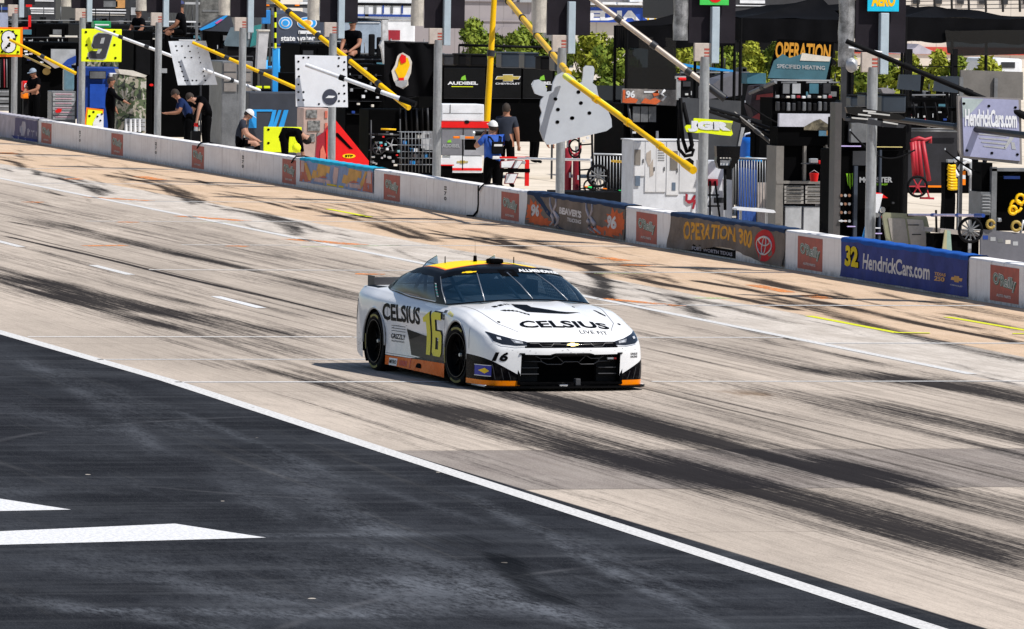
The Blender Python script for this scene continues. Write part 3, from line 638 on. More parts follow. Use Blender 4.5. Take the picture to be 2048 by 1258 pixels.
g = MB(); b2.box(g, 1150, 1700, -80, None, 8, 0); g.build('wall', FC, b2.r)
g = MB(); b2.box(g, 1150, 1420, 14, 47, .3, .3); s1 = g.build('sign_band', mat('sign_blue', (.012, .06, .36), .5), b2.r)
g = MB(); b2.txt(g, 'MEDIA CENTER', 1142, 1460, 21, 41, .31, 0, .06); g.build('sign_lettering', WH, s1)
g = MB(); b2.box(g, 1150, 1700, 9, 14, .5, .5); b2.box(g, 1205, 1232, 4, 9, .4, .6); b2.box(g, 1236, 1285, 5, 10, .4, .6); b2.box(g, 1260, 1285, -30, 4, .3, .35); g.build('cornice', WH, b2.r)
g = MB(); b2.box(g, 1160, 1250, -40, 0, .2, .1); b2.box(g, 1290, 1350, -40, 8, .2, .1); g.build('window', BLD, b2.r)
g = MB(); b2.box(g, 1296, 1298, -30, 40, .05, .8); b2.box(g, 1310, 1312, -30, 40, .05, .8); g.build('flag_pole', YPO, b2.r)
b3 = T('building', 'long cream building with a red stripe behind the bushes at right', 'building', 1500, 60)
g = MB(); b3.box(g, 1690, 2200, -90, None, 8, 0); g.build('wall', FC, b3.r)
g = MB(); b3.box(g, 1690, 2200, 92, 112, .3, .1); g.build('red_stripe', mat('stripe_red', (.50, .06, .04), .6), b3.r)
g = MB()
for k in range(9): b3.box(g, 1740+44*k, 1752+44*k, -30, 8, .2, .1)
g.build('window', DG, b3.r)
fe = T('catch_fence', 'wire catch fence along the top of the cream building at right', 'fence', 1560, 40)
g = MB()
for k in range(8): fe.tube(g, [(1800+34*k, -40), (1802+34*k, 24)], .05)
for k in range(4): fe.tube(g, [(1780, -5+8*k), (2070, -8+8*k)], .015)
g.build('mesh', DG, fe.r)
tn = T('canopy_tent', 'small pale grey tent peeking over the bushes under the red stripe', 'tent', 1600, 38)
g = MB(); tn.poly(g, [(1812, 108), (1830, 96), (1838, 88), (1856, 98), (1878, 107), (1888, 108)], 2.5, 0); g.build('roof', mat('tent_grey', (.45, .42, .48), .8), tn.r)
g = MB(); tn.tube(g, [(1814, 108), (1814, 160)], .03); tn.tube(g, [(1884, 108), (1884, 160)], .03); g.build('frame', DG, tn.r)
tr = T('white_trailer', 'white trailer roof just right of the small tent behind the bushes', 'trailer', 1700, 30)
g = MB(); tr.box(g, 1990, 2045, 117, 150, 3, 0, bev=.1); tr.box(g, 2003, 2030, 124, 136, .1, .02, 1); tr.r.name = 'white_trailer'; g.build('body', [WH, DG], tr.r)
# bushes: many small leaf faces on an uneven crown
def leafmat(name, a, b2_):
    m, n, b = bsdf(name, .7, spec=.2); f = n.noise(n.coord(), 1.3, 3); g_ = n.noise(n.coord(), 9, 2)
    n.put(b.inputs['Base Color'], n.mix(n.ss(n.m('ADD', n.m('MULTIPLY', f, .6), n.m('MULTIPLY', g_, .4)), .35, .65), a, b2_))
    b.inputs['Transmission Weight'].default_value = 0
    return m
LFM = [leafmat('leaf_green', (.07, .12, .012), (.22, .27, .03)), leafmat('leaf_yellow_green', (.15, .19, .015), (.34, .35, .035)), leafmat('leaf_dark', (.045, .08, .01), (.13, .17, .02))]
BRK = mat('bark', (.08, .06, .045), .9)
def bush(px0, px1, py0, py1, Y, lab, seed, kind=0, name='bush'):
    t = T(name, lab, 'bush', (px0+px1)/2, Y, 'green bushes behind the pit area')
    a = t.p(px0, py0); b_ = t.p(px1, py1); W = (b_.y-a.y)*1.25; h = max(1.2, a.z); c = (a.y+b_.y)/2
    r = random.Random(seed); lobes = []
    for k in range(22):
        an = r.uniform(0, 6.28); rr = r.uniform(0, .40)*W
        lobes.append((rr*math.cos(an)*.9, c+rr*math.sin(an), h*r.uniform(.10, .86), r.uniform(.15, .26)*W))
    lobes.append((0, c+r.uniform(-.1, .1)*W, h-.17*W, .17*W))
    g = MB()
    for k in range(5200):
        l = r.choice(lobes); d = Vector((r.gauss(0, 1), r.gauss(0, 1), r.gauss(0, 1))).normalized(); q = Vector((l[0], l[1], l[2]))+d*l[3]*r.uniform(.6, 1.08)
        if q.z < .05: continue
        if math.sin(q.y*7+q.z*6+seed)+math.sin(q.x*8-q.z*5) < -1.35: continue
        s = r.uniform(.06, .13); u = Vector((r.gauss(0, 1), r.gauss(0, 1), r.gauss(0, 1))).normalized(); v = u.cross(d+Vector((.01, .02, .3))).normalized()
        g.add([q-u*s, q+v*s*.55, q+u*s*1.1, q-v*s*.55], [(0, 1, 2, 3)])
    g.build('crown', LFM[kind], t.r)
    g = MB()
    for k in range(4): g.cyl((0, c, 0), (r.uniform(-.3, .3)*W, c+r.uniform(-.3, .3)*W, h*.7), .05, .015, 6)
    g.build('trunk', BRK, t.r)
BL = [(905, 985, 36, 200, 26, 'leftmost green bush of the row, right of the fifth black board', 0), (955, 1030, 66, 200, 27, 'low green bush between two taller ones above the black storage bins', 2), (1015, 1100, 46, 200, 26, 'tall green bush behind the yellow slanting pole', 0),
      (1085, 1150, 70, 200, 27, 'green bush half hidden by the board post above the mitten shaped sign', 2), (1140, 1215, 62, 250, 26, 'yellow green bush under the left end of the blue sign', 1), (1195, 1270, 76, 250, 26.5, 'green bush directly left of the mesh sided tent', 0),
      (1330, 1400, 74, 190, 26, 'green bush seen right of the mesh sided tent', 1), (1400, 1480, 72, 190, 26.5, 'green bush behind the green sign post', 0), (1465, 1530, 80, 190, 26, 'green bush left of the orange lettered awning', 1), (1520, 1570, 84, 190, 27, 'small reddish green bush under the black canopy edge', 2),
      (1655, 1730, 100, 260, 22, 'yellow green bush behind the post of the drinks tower', 1), (1720, 1790, 102, 260, 22, 'bright green bush right of the black board by the drinks tower', 0), (1775, 1850, 108, 260, 22.5, 'yellow green bush below the small grey tent', 1), (1840, 1905, 100, 250, 22, 'green bush below the red stripe of the far building', 1),
      (1890, 1950, 112, 250, 22.5, 'green bush behind the loudspeaker stand', 0), (1935, 2010, 112, 250, 22, 'rightmost green bush, above the grey panel', 1)]
for i, (a, b_, c_, d, Y, lab, k) in enumerate(BL): bush(a, b_, c_, d, Y, lab, 40+i, k)
# low dark fence in front of the bushes
ff = T('mesh_fence', 'dark mesh fence running along the foot of the bushes', 'fence', 1260, 20)
g = MB(); ff.box(g, 895, 1265, 168, None, .02, 0); g.build('screen', mat('dark_screen', (.012, .016, .02), .9), ff.r)
g = MB()
for k in range(12): ff.tube(g, [(900+33*k, 150), (900+33*k, 240)], .03, .03)
g.build('rail_posts', DG, ff.r) if False else None
# white transporter trailers, left half of the background
def hauler(lab, px0, px1, py0, py1, Y, m, stripes):
    t = T('transporter', lab, 'trailer', px0, Y, 'race transporters parked behind the pits')
    g = MB(); t.box(g, px0, px1, py0, py1, 9, 0, bev=.08); t.box(g, px0+4, px1-4, py1, None, 8.5, -.4, 1); t.box(g, px0-2, px1+2, py0-3, py0, 9.1, .06, 1); g.build('body', [m, K2], t.r)
    for a, b_, c_, d, mm in stripes:
        g = MB(); t.box(g, a, b_, c_, d, .03, .035); g.build('livery_stripe', mm, t.r)
    return t
hauler('white and grey transporter with pale ribs, right of the seated man in a teal cap', 700, 830, -40, 120, 30, WH, [(705, 826, 5, 12, K2), (705, 826, 28, 34, BLD), (705, 826, 36, 41, LG), (760, 800, 60, 80, REDD), (730, 736, 10, 120, LG), (748, 753, 10, 27, MG), (765, 768, 10, 27, BLD), (782, 786, 10, 27, MG), (803, 806, 10, 27, BLD)])
hauler('dark transporter with white roof rails at the top left corner', -60, 245, -60, 120, 34, DG, [(36, 108, 0, 3, WH), (60, 108, 15, 19, WH), (62, 108, 21, 23, WH), (62, 108, 25, 28, WH), (10, 60, 5, 9, REDD), (-20, 20, 14, 20, BLD)])
hauler('dark transporter with white rails behind the yellow board with a 9', 175, 430, -60, 120, 32, DG, [(178, 252, 18, 21, WH), (178, 252, 24, 27, WH), (178, 250, 29, 31, CRM), (205, 235, 2, 14, MG), (232, 250, 0, 16, mat('sponsor_amber', (.5, .25, .08), .6)), (262, 275, 15, 30, LG)])
hauler('grey mottled transporter behind the pale blue posts', 400, 560, -60, 150, 33, mat('mottled_grey', (.12, .12, .115), .7, var=.7, scale=2.5), [(370, 400, 4, 9, LG), (405, 470, 20, 24, MG), (500, 540, 3, 20, MG)])
hauler('dark transporter with a pale lettered upper band behind the orange lettered awning', 1420, 1700, -70, 45, 34, mat('trailer_charcoal', (.03, .03, .035), .7), [(1472, 1560, 10, 13, WH), (1480, 1530, 0, 7, WH)])
hauler('silver blue transporter panel behind the man in a teal cap', 640, 775, 40, 130, 22, mat('silver_blue_panel', (.28, .34, .42), .5), [(700, 760, 44, 46, WH)])
# ------------------------------------------------------------------ the stock car
# local axes: +x forward, +y its left, z up, origin on the ground midway between the axles
CARYAW = math.radians(6.57)
_fc = on_z(912, 771); _R = Matrix.Rotation(CARYAW, 3, 'Z')
CARPOS = _fc - _R @ Vector((1.395, -.975, 0))
CARM = Matrix.Translation(CARPOS) @ _R.to_4x4()
def pch(xs, ys, x):
    # monotone-ish cubic through points
    xs = np.array(xs, float); ys = np.array(ys, float); x = np.array(x, float)
    h = np.diff(xs); d = np.diff(ys)/h; m = np.zeros(len(xs))
    for i in range(1, len(xs)-1):
        m[i] = 0 if d[i-1]*d[i] <= 0 else 2*d[i-1]*d[i]/(d[i-1]+d[i])
    m[0] = d[0]; m[-1] = d[-1]
    i = np.clip(np.searchsorted(xs, x)-1, 0, len(h)-1); t = (x-xs[i])/h[i]
    return ys[i]*(2*t**3-3*t**2+1)+m[i]*h[i]*(t**3-2*t**2+t)+ys[i+1]*(-2*t**3+3*t**2)+m[i+1]*h[i]*(t**3-t**2)
# outline stations from nose centre to tail centre; each level: (x, y, z)
ST = [  # L0 sill          L1               L2               L3               L4 shoulder top
 [(2.50, 0, .06), (2.52, 0, .22), (2.55, 0, .44), (2.535, 0, .52), (2.47, 0, .568)],
 [(2.49, .27, .06), (2.51, .27, .22), (2.54, .27, .44), (2.525, .27, .525), (2.455, .27, .573)],
 [(2.46, .56, .06), (2.48, .56, .22), (2.50, .56, .445), (2.48, .56, .54), (2.40, .56, .59)],
 [(2.37, .86, .06), (2.39, .86, .23), (2.40, .85, .45), (2.35, .83, .565), (2.24, .80, .64)],
 [(2.17, .965, .06), (2.19, .965, .25), (2.18, .95, .47), (2.13, .925, .61), (2.01, .865, .71)],
 [(1.88, .995, .06), (1.88, .995, .28), (1.88, .98, .51), (1.84, .96, .67), (1.73, .88, .785)],
 [(1.60, 1.0, .06), (1.60, 1.0, .30), (1.60, .995, .57), (1.59, .97, .74), (1.55, .88, .83)],
 [(1.395, .998, .06), (1.395, 1.0, .34), (1.395, .997, .60), (1.395, .975, .765), (1.395, .875, .855)],
 [(1.15, .99, .06), (1.15, .99, .34), (1.15, .985, .59), (1.15, .97, .77), (1.15, .87, .872)],
 [(.85, .975, .07), (.85, .965, .31), (.85, .955, .54), (.85, .955, .77), (.85, .86, .878)],
 [(.30, .975, .08), (.30, .945, .29), (.30, .93, .52), (.30, .945, .76), (.30, .865, .885)],
 [(-.35, .975, .09), (-.35, .94, .29), (-.35, .925, .52), (-.35, .945, .77), (-.35, .87, .90)],
 [(-.90, .98, .10), (-.90, .965, .31), (-.90, .955, .56), (-.90, .965, .80), (-.90, .87, .925)],
 [(-1.395, .995, .10), (-1.395, .998, .34), (-1.395, .997, .62), (-1.395, .985, .83), (-1.395, .87, .95)],
 [(-1.82, .985, .14), (-1.82, .99, .34), (-1.82, .985, .62), (-1.82, .965, .84), (-1.82, .87, .965)],
 [(-2.12, .94, .20), (-2.13, .945, .36), (-2.14, .94, .62), (-2.14, .92, .85), (-2.12, .85, .965)],
 [(-2.27, .82, .24), (-2.29, .82, .38), (-2.31, .82, .62), (-2.31, .80, .86), (-2.27, .77, .96)],
 [(-2.33, .45, .26), (-2.35, .45, .40), (-2.37, .45, .62), (-2.36, .45, .86), (-2.31, .45, .96)],
 [(-2.35, 0, .26), (-2.37, 0, .40), (-2.39, 0, .62), (-2.38, 0, .86), (-2.33, 0, .96)]]
ns = len(ST); NS = 260
# dense s positions by arc length of level 2
P2 = np.array([s[2] for s in ST]); arc = np.r_[0, np.cumsum(np.hypot(np.diff(P2[:, 0]), np.diff(P2[:, 1])))]
SS = np.linspace(0, arc[-1], NS)
lev = np.zeros((5, NS, 3))
for L in range(5):
    for k in range(3): lev[L, :, k] = pch(arc, [s[L][k] for s in ST], SS)
NL = 34; tt = np.linspace(0, 4, NL); side = np.zeros((NL, NS, 3))
for j in range(NS):
    for k in range(3): side[:, j, k] = pch(range(5), lev[:, j, k], tt)
# lid (hood, deck): from shoulder to centre
NC = 16
zc_x = [-2.33, -2.15, -1.9, -1.3, -.6, .4, .9, 1.4, 1.9, 2.2, 2.47]; zc = [.96, .972, .985, .99, .99, .985, .952, .90, .80, .70, .568]
lid = np.zeros((NC, NS, 3)); top = side[-1]
xcent = np.interp(SS, [SS[0], arc[2], arc[4], arc[6], arc[8], SS[-1]*.96, SS[-1]], [2.47, 2.36, 2.06, 1.60, 1.15, -2.25, -2.33])
for i in range(NC):
    a = i/(NC-1)
    x = top[:, 0]*(1-a)+xcent*a; y = top[:, 1]*(1-a); zz = pch(zc_x, zc, np.clip(xcent, -2.33, 2.47))
    e = math.sin(a*math.pi/2)**.75
    z = top[:, 2]*(1-e)+zz*e
    # power dome and valley along the hood
    hood = np.clip((x-.8)/.3, 0, 1)*np.clip((2.25-x)/.4, 0, 1)
    z = z+hood*(.016*np.exp(-((y-.36)/.07)**2)-.012*np.exp(-((y-.56)/.09)**2))
    lid[i] = np.stack([x, y, z], 1)
mb = MB()
WR = .385; WC = [(1.395, .36), (-1.395, .36)]
def sidegrid(sgn):
    V = side.copy()
    inside = np.zeros((NL, NS), bool)
    for cx, cz in WC:
        dx = V[..., 0]-cx; dz = V[..., 2]-cz; d = np.hypot(dx, dz); wide = np.abs(V[..., 1]) > .8
        up = dz >= 0
        ins = (np.where(up, d, np.abs(dx)) < WR) & wide
        nb = np.zeros_like(ins); o_ = ~ins
        for a_ in (-1, 0, 1):
            for b_ in (-1, 0, 1): nb |= np.roll(np.roll(o_, a_, 0), b_, 1)
        sn = ins & nb; sn[0] = ins[0] & (np.roll(o_[0], 1) | np.roll(o_[0], -1))
        f = np.where(sn & up, WR/np.maximum(d, 1e-6), 1)
        V[..., 0] = cx+dx*f; V[..., 2] = cz+dz*f
        V[..., 0] = np.where(sn & ~up, cx+np.sign(dx)*WR, V[..., 0])
        inside |= ins & ~sn
    orig = side.copy(); allin = np.zeros((NL, NS), bool)
    for cx, cz in WC:
        dx = orig[..., 0]-cx; dz = orig[..., 2]-cz
        allin |= (np.where(dz >= 0, np.hypot(dx, dz), np.abs(dx)) < WR) & (np.abs(orig[..., 1]) > .8)
    fs = []
    for i in range(NL-1):
        for j in range(NS-1):
            q = [(i, j), (i, j+1), (i+1, j+1), (i+1, j)]
            if all(allin[a] for a in q) or any(inside[a] for a in q): continue
            fs.append([a*NS+b for a, b in (q if sgn > 0 else q[::-1])])
    V[..., 1] *= sgn
    return V, fs
for sg in (-1, 1):
    V, fs = sidegrid(sg)
    # open the main intake and the slim upper grille
    keep = []
    Vf = V.reshape(-1, 3)
    for f in fs:
        c = Vf[f].mean(0)
        if c[0] > 2.3 and abs(c[1]) < .60 and .095 < c[2] < .415: continue
        keep.append(f)
    mb.add(Vf.tolist(), keep, 0, True)
    Lm = lid.copy(); Lm[..., 1] *= sg
    rows = [[tuple(p) for p in r_] for r_ in Lm]
    mb.grid(rows if sg < 0 else [r_[::-1] for r_ in rows], 0, True)
bm = bmesh.new(); tmp = bpy.data.meshes.new('x'); tmp.from_pydata(mb.v, [], mb.f); bm.from_mesh(tmp)
bmesh.ops.remove_doubles(bm, verts=bm.verts, dist=.0015)
bmesh.ops.dissolve_degenerate(bm, edges=bm.edges, dist=.0008)
bmesh.ops.recalc_face_normals(bm, faces=bm.faces)
bvh = BVHTree.FromBMesh(bm)
BODY = MB().bm(bm, 0, None, True)

def body_paint():
    m, n, b = bsdf('car_body_paint', .3, 0, .3, .35)
    p = n.coord(); x, y, z = n.sep(p); ay = n.m('ABSOLUTE', y)
    f = n.noise(p, 14, 4, .7)
    W = n.mix(n.ss(n.noise(p, 2.2, 3), .35, .7), (.78, .78, .79), (.83, .83, .84))
    BL = (.002, .002, .003)
    OR = (.80, .14, .004)
    c = W
    # orange skirt between the wheels and black line above it
    sk = n.m('MULTIPLY', n.m('LESS_THAN', n.m('ABSOLUTE', x), 1.02), n.m('GREATER_THAN', ay, .7))
    zt = n.m('ADD', .215, n.m('MULTIPLY', x, .01))
    c = n.mix(n.m('MULTIPLY', sk, n.m('LESS_THAN', z, zt)), c, OR)
    bl = n.m('MULTIPLY', n.m('MULTIPLY', sk, n.m('GREATER_THAN', z, zt)), n.m('LESS_THAN', z, n.m('ADD', .215, n.m('MULTIPLY', n.ss(x, -.35, .4), .045))))
    c = n.mix(bl, c, BL)
    # black lower corners of the nose with an orange lip
    nose = n.m('GREATER_THAN', x, 1.74)
    kz = n.m('LESS_THAN', z, n.m('ADD', .15, n.m('MULTIPLY', n.m('SUBTRACT', ay, .56), .55)))
    k = n.m('MULTIPLY', nose, kz)
    c = n.mix(k, c, BL)
    lip = n.m('MULTIPLY', nose, n.m('MULTIPLY', n.m('LESS_THAN', z, .115), n.m('GREATER_THAN', ay, .52)))
    c = n.mix(lip, c, (.95, .24, .0))
    c = n.mix(n.m('MULTIPLY', nose, n.m('MULTIPLY', n.m('LESS_THAN', z, .15), n.m('LESS_THAN', ay, .6))), c, BL)
    # slim black upper grille band
    band = n.m('MULTIPLY', n.m('GREATER_THAN', x, 2.25), n.m('MULTIPLY', n.m('LESS_THAN', ay, .56), n.m('MULTIPLY', n.m('GREATER_THAN', z, .487), n.m('LESS_THAN', z, .553))))
    c = n.mix(band, c, BL)
    # road dirt low on the flanks and behind the wheels
    d = n.m('MULTIPLY', n.ss(z, .62, .15), n.ss(f, .42, .75))
    c = n.mix(n.m('MULTIPLY', d, .16), c, (.12, .11, .10))
    n.put(b.inputs['Base Color'], c)
    bw = n.new('RGBToBW'); n.put(bw.inputs[0], c); lum = n.ss(bw.outputs[0], .25, .6)
    n.put(b.inputs['Specular IOR Level'], n.m('ADD', .03, n.m('MULTIPLY', lum, .32)))
    n.put(b.inputs['Coat Weight'], n.m('ADD', .02, n.m('MULTIPLY', lum, .3)))
    n.put(b.inputs['Roughness'], n.m('ADD', .22, n.m('MULTIPLY', d, .3)))
    return m
PAINT = body_paint()
BLK = mat('gloss_black_paint', (.0015, .0015, .002), .4, coat=.03, var=.1, spec=.08)
MBL = mat('matt_black', (.0015, .0015, .002), .85, spec=.04); DKG = mat('dark_grey_plastic', (.045, .045, .05), .5)
CYEL = mat('roof_yellow', (.9, .6, .0), .4, coat=.1, var=.06); CORG = mat('skirt_orange', (.85, .2, .02), .4, coat=.3, var=.08)
DEC_W = mat('decal_white', (.8, .8, .8), .4, var=.05); DEC_K = mat('decal_black', (.0015, .0015, .002), .5, var=.05, spec=.08)
OLV = mat('number_yellow', (.78, .68, .03), .45, var=.08, spec=.3); RED = mat('decal_red', (.6, .03, .03), .45)
CHR = mat('bright_metal', (.75, .75, .76), .25, 1.0, var=.1); BLU = mat('decal_blue', (.03, .06, .3), .4)

car = empty('stock_car', CARPOS, CARYAW, 'white and black stock race car numbered 16 with orange skirts driving on the pit lane', 'race car')
body = BODY.build('body', PAINT, car)

# --- greenhouse: patch between a base ring (on the body) and a roof ring
GB = [(1.10, 0, .950), (1.09, .26, .945), (1.06, .52, .930), (.97, .75, .905), (.78, .88, .885), (.48, .885, .885), (0, .875, .893), (-.45, .87, .905), (-.9, .85, .925), (-1.35, .81, .948), (-1.72, .71, .965), (-1.93, .55, .98), (-1.99, .28, .985), (-2.0, 0, .99)]
GR = [(.26, 0, 1.296), (.255, .24, 1.292), (.235, .46, 1.281), (.19, .62, 1.260), (.06, .69, 1.225), (-.10, .70, 1.235), (-.34, .70, 1.248), (-.56, .69, 1.25), (-.76, .675, 1.24), (-.92, .64, 1.222), (-1.03, .57, 1.218), (-1.09, .42, 1.235), (-1.11, .2, 1.252), (-1.11, 0, 1.256)]
ang = np.arange(len(GB)); NG = 131; sg_ = np.linspace(0, len(GB)-1, NG)
gb = np.stack([pch(ang, [p[k] for p in GB], sg_) for k in range(3)], 1); gr_ = np.stack([pch(ang, [p[k] for p in GR], sg_) for k in range(3)], 1)
NT_ = 21
def gh(s, t, off=0.):
    # point on the greenhouse skin at ring parameter s (0..13), height t (0..1)
    i = s/(len(GB)-1)*(NG-1); a = int(min(NG-2, max(0, math.floor(i)))); f = i-a
    B = Vector(gb[a]*(1-f)+gb[a+1]*f); T = Vector(gr_[a]*(1-f)+gr_[a+1]*f)
    p = B.lerp(T, t); bul = .055*math.sin(math.pi*t)
    c = Vector((-.45, 0, .85)); o = (p-c); o.z *= .8; o = o.normalized()
    return p+o*(bul+off)
def ghm(s, t, sg, off=0.): p = gh(s, t, off); return (p.x, p.y*sg, p.z)
# window openings in (s, t)
def side_of(s): return 'x'
WINS = {'windscreen': (0, 4.05, .04, .86), 'side': (5.0, 9.0, .07, .80), 'quarter': (9.35, 10.6, .10, .72), 'rear': (11.3, 13, .08, .85)}
sv = sorted(set(list(np.round(np.linspace(0, 13, 79), 4))+[4.05, 5.0, 9.0, 9.35, 10.6, 11.3])); tv = sorted(set(list(np.round(np.linspace(0, 1, 15), 4))+[.04, .86, .07, .80, .10, .72, .08, .85]))
shell = MB()
for sg in (-1, 1):
    vs = [ghm(s, t, sg) for t in tv for s in sv]; fs = []
    for i in range(len(tv)-1):
        for j in range(len(sv)-1):
            sm = (sv[j]+sv[j+1])/2; tm = (tv[i]+tv[i+1])/2
            if any(a < sm < b and c < tm < d for a, b, c, d in WINS.values()): continue
            q = [i*len(sv)+j, i*len(sv)+j+1, (i+1)*len(sv)+j+1, (i+1)*len(sv)+j]
            fs.append(q if sg > 0 else q[::-1])
    shell.add(vs, fs, 0, True)
    # roof skin
    rows = []
    for a in np.linspace(0, 1, 8):
        row = []
        for s in sv:
            p = gh(s, 1.); xc = -.5+(p.x+.5)*.985
            cz = 1.300+.034*(1-((xc+.45)/.62)**2)-.0 if True else 0
            e = math.sin(a*math.pi/2)
            row.append((p.x*(1-a)+xc*a, p.y*(1-a)*sg, p.z+(max(cz, p.z)-p.z)*e))
        rows.append(row)
    shell.grid(rows if sg > 0 else [r_[::-1] for r_ in rows], 1, True)
def roof_mat():
    m, n, b = bsdf('car_roof_paint', .4, 0, .02, .06)
    p = n.coord(); x, y, z = n.sep(p); ay = n.m('ABSOLUTE', y)
    inb = n.m('MULTIPLY', n.m('LESS_THAN', ay, n.m('ADD', .58, 0)), n.m('MULTIPLY', n.m('LESS_THAN', x, -.06), n.m('GREATER_THAN', x, -1.02)))
    ino = n.m('MULTIPLY', n.m('LESS_THAN', ay, .61), n.m('MULTIPLY', n.m('LESS_THAN', x, -.02), n.m('GREATER_THAN', x, -1.04)))
    c = n.mix(ino, (.010, .010, .012), (.8, .14, .02))
    c = n.mix(inb, c, (.92, .66, .0))
    gap = n.m('LESS_THAN', n.m('ABSOLUTE', n.m('SUBTRACT', y, n.m('MULTIPLY', n.m('ADD', x, .6), .5))), .05)
    c = n.mix(gap, c, (.010, .010, .012))
    n.put(b.inputs['Base Color'], c); return m
ROOF = roof_mat()
bm = bmesh.new(); tmp = bpy.data.meshes.new('x'); tmp.from_pydata(shell.v, [], shell.f)
for p_, mi in zip(tmp.polygons, shell.m): p_.material_index = mi
bm.from_mesh(tmp); bmesh.ops.remove_doubles(bm, verts=bm.verts, dist=.0008)
me = bpy.data.meshes.new('greenhouse'); bm.to_mesh(me); bvh2 = BVHTree.FromBMesh(bm); bm.free()
me.materials.append(BLK); me.materials.append(ROOF)
for p_ in me.polygons: p_.use_smooth = True
o = bpy.data.objects.new('cabin_shell', me); COL.objects.link(o); o.parent = car
CABIN = o
def glass(name, tint, alpha, rough=.03):
    m, n, b = bsdf(name, rough); n.put(b.inputs['Base Color'], tint); b.inputs['Specular IOR Level'].default_value = .3
    tr = n.new('BsdfTransparent'); tr.inputs[0].default_value = (.62, .78, .92, 1); mx = n.new('MixShader'); mx.inputs[0].default_value = alpha
    n.l.new(tr.outputs[0], mx.inputs[1]); n.l.new(b.outputs[0], mx.inputs[2]); n.l.new(mx.outputs[0], n.n['Material Output'].inputs[0]); return m
GLS = glass('tinted_window', (.003, .016, .034), .72)
def pane(name, s0, s1, t0, t1, sg, ns_=14, nt_=8, both=False):
    g = MB()
    for q in ((-1, 1) if both else (sg,)):
        rows = [[ghm(s0+(s1-s0)*j/ns_, t0+(t1-t0)*i/nt_, q, -.006) for j in range(ns_+1)] for i in range(nt_+1)]
        g.grid(rows if q > 0 else [r_[::-1] for r_ in rows], 0, True)
    return g.build(name, GLS, car)
pane('windscreen', 0, 4.05, .04, .86, 1, 26, 12, both=True)
for sg in (-1, 1):
    pane('side_window', 5.0, 9.0, .07, .80, sg); pane('quarter_window', 9.35, 10.6, .10, .72, sg)
pane('rear_window', 11.3, 13, .08, .85, 1, both=True)

# --- decals laid on the bodywork
def dec_project(vs2, fs, plane, direction, m, parent, name, maxd=3., off=.004, trees=None, split=.04):
    # vs2: verts in plane coords (local 2D), plane: 4x4 (car space), cast along direction on to the skin
    bm = bmesh.new(); vv = [bm.verts.new((a, b, 0)) for a, b in vs2]
    for f in fs:
        try: bm.faces.new([vv[i] for i in f])
        except ValueError: pass
    xs = [a for a, b in vs2]; ys = [b for a, b in vs2]
    for ax, lo, hi in ((0, min(xs), max(xs)), (1, min(ys), max(ys))):
        k = lo+split
        while k < hi:
            nrm = (1, 0, 0) if ax == 0 else (0, 1, 0); co = (k, 0, 0) if ax == 0 else (0, k, 0)
            bmesh.ops.bisect_plane(bm, geom=bm.verts[:]+bm.edges[:]+bm.faces[:], plane_co=co, plane_no=nrm); k += split
    bad = []
    for v in bm.verts:
        p = plane @ v.co; best = None
        for t in (trees or [bvh, bvh2]):
            h = t.ray_cast(p, direction, maxd)
            if h[0] is not None and (best is None or h[3] < best[3]): best = h
        if best is None: bad.append(v); continue
        nn = best[1]
        if nn.dot(direction) > 0: nn = -nn
        v.co = best[0]+nn*off
    if bad: bmesh.ops.delete(bm, geom=bad, context='VERTS')
    if not bm.faces: bm.free(); print('EMPTY DECAL', name); return None
    return MB().bm(bm, 0, None, True).build(name, m, parent)
def frame(o, xa, ya):
    xa = Vector(xa); ya = Vector(ya); z = xa.cross(ya)
    return Matrix(((xa.x, ya.x, z.x, o[0]), (xa.y, ya.y, z.y, o[1]), (xa.z, ya.z, z.z, o[2]), (0, 0, 0, 1)))
RS = frame((0, -1.6, 0), (1, 0, 0), (0, 0, 1))      # car's right flank seen from outside: x forward reads left to right
HD = frame((0, 0, 2.), (0, 1, 0), (-1, 0, 0))       # hood and roof seen from the front: x = car's left, y = backwards
FR = frame((3.2, 0, 0), (0, 1, 0), (0, 0, 1))       # nose seen from the front
RT_D, HD_D, FR_D = Vector((0, 1, 0)), Vector((0, 0, -1)), Vector((-1, 0, 0))
def d_text(s, pl, dr, x0, x1, y0, y1, m, name, bold=.02, slant=0., shear=0., off=.004, dy=0.):
    vs, fs, r_ = text_faces(s, bold, shear)
    dec_project([(x0+(x1-x0)*a+slant*b*(y1-y0), y0+(y1-y0)*b+dy*a) for a, b in vs], fs, pl, dr, m, body, name, off=off)
def d_poly(pts, pl, dr, m, name, off=.003, split=.06): dec_project(pts, [tuple(range(len(pts)))], pl, dr, m, body, name, off=off, split=split)
# windows' furniture, lamps, grille
d_text('CELSIUS', RS, RT_D, -1.13, .06, .615, .815, DEC_K, 'lettering', bold=.03, dy=.0)
def blocknum(x0, y0, w_, h_, sl):
    # slanted block figures 1 and 6, as quads in a unit box
    def T(p): return (x0+p[0]*w_+sl*p[1], y0+p[1]*h_)
    Q = [[(.0, .84), (.36, 1.0), (.36, .84)], [(.0, .84), (.36, .84), (.36, .78), (.0, .74)], [(.14, 0), (.36, 0), (.36, .78), (.14, .76)],
         [(.45, .08), (.64, .16), (.64, .84), (.45, .92)], [(.45, .92), (.64, .84), (.97, .84), (.97, 1.0), (.53, 1.0)], [(.45, .08), (.53, 0), (.92, 0), (1.0, .08), (.81, .16), (.64, .16)],
         [(.81, .16), (1.0, .08), (1.0, .50), (.81, .43)], [(.64, .43), (.81, .43), (1.0, .50), (.93, .58), (.64, .58)]]
    return [[T(p) for p in q] for q in Q]
for q in blocknum(.265, .305, .66, .50, -.05): d_poly(q, RS, RT_D, DEC_K, 'race_number', off=.005)
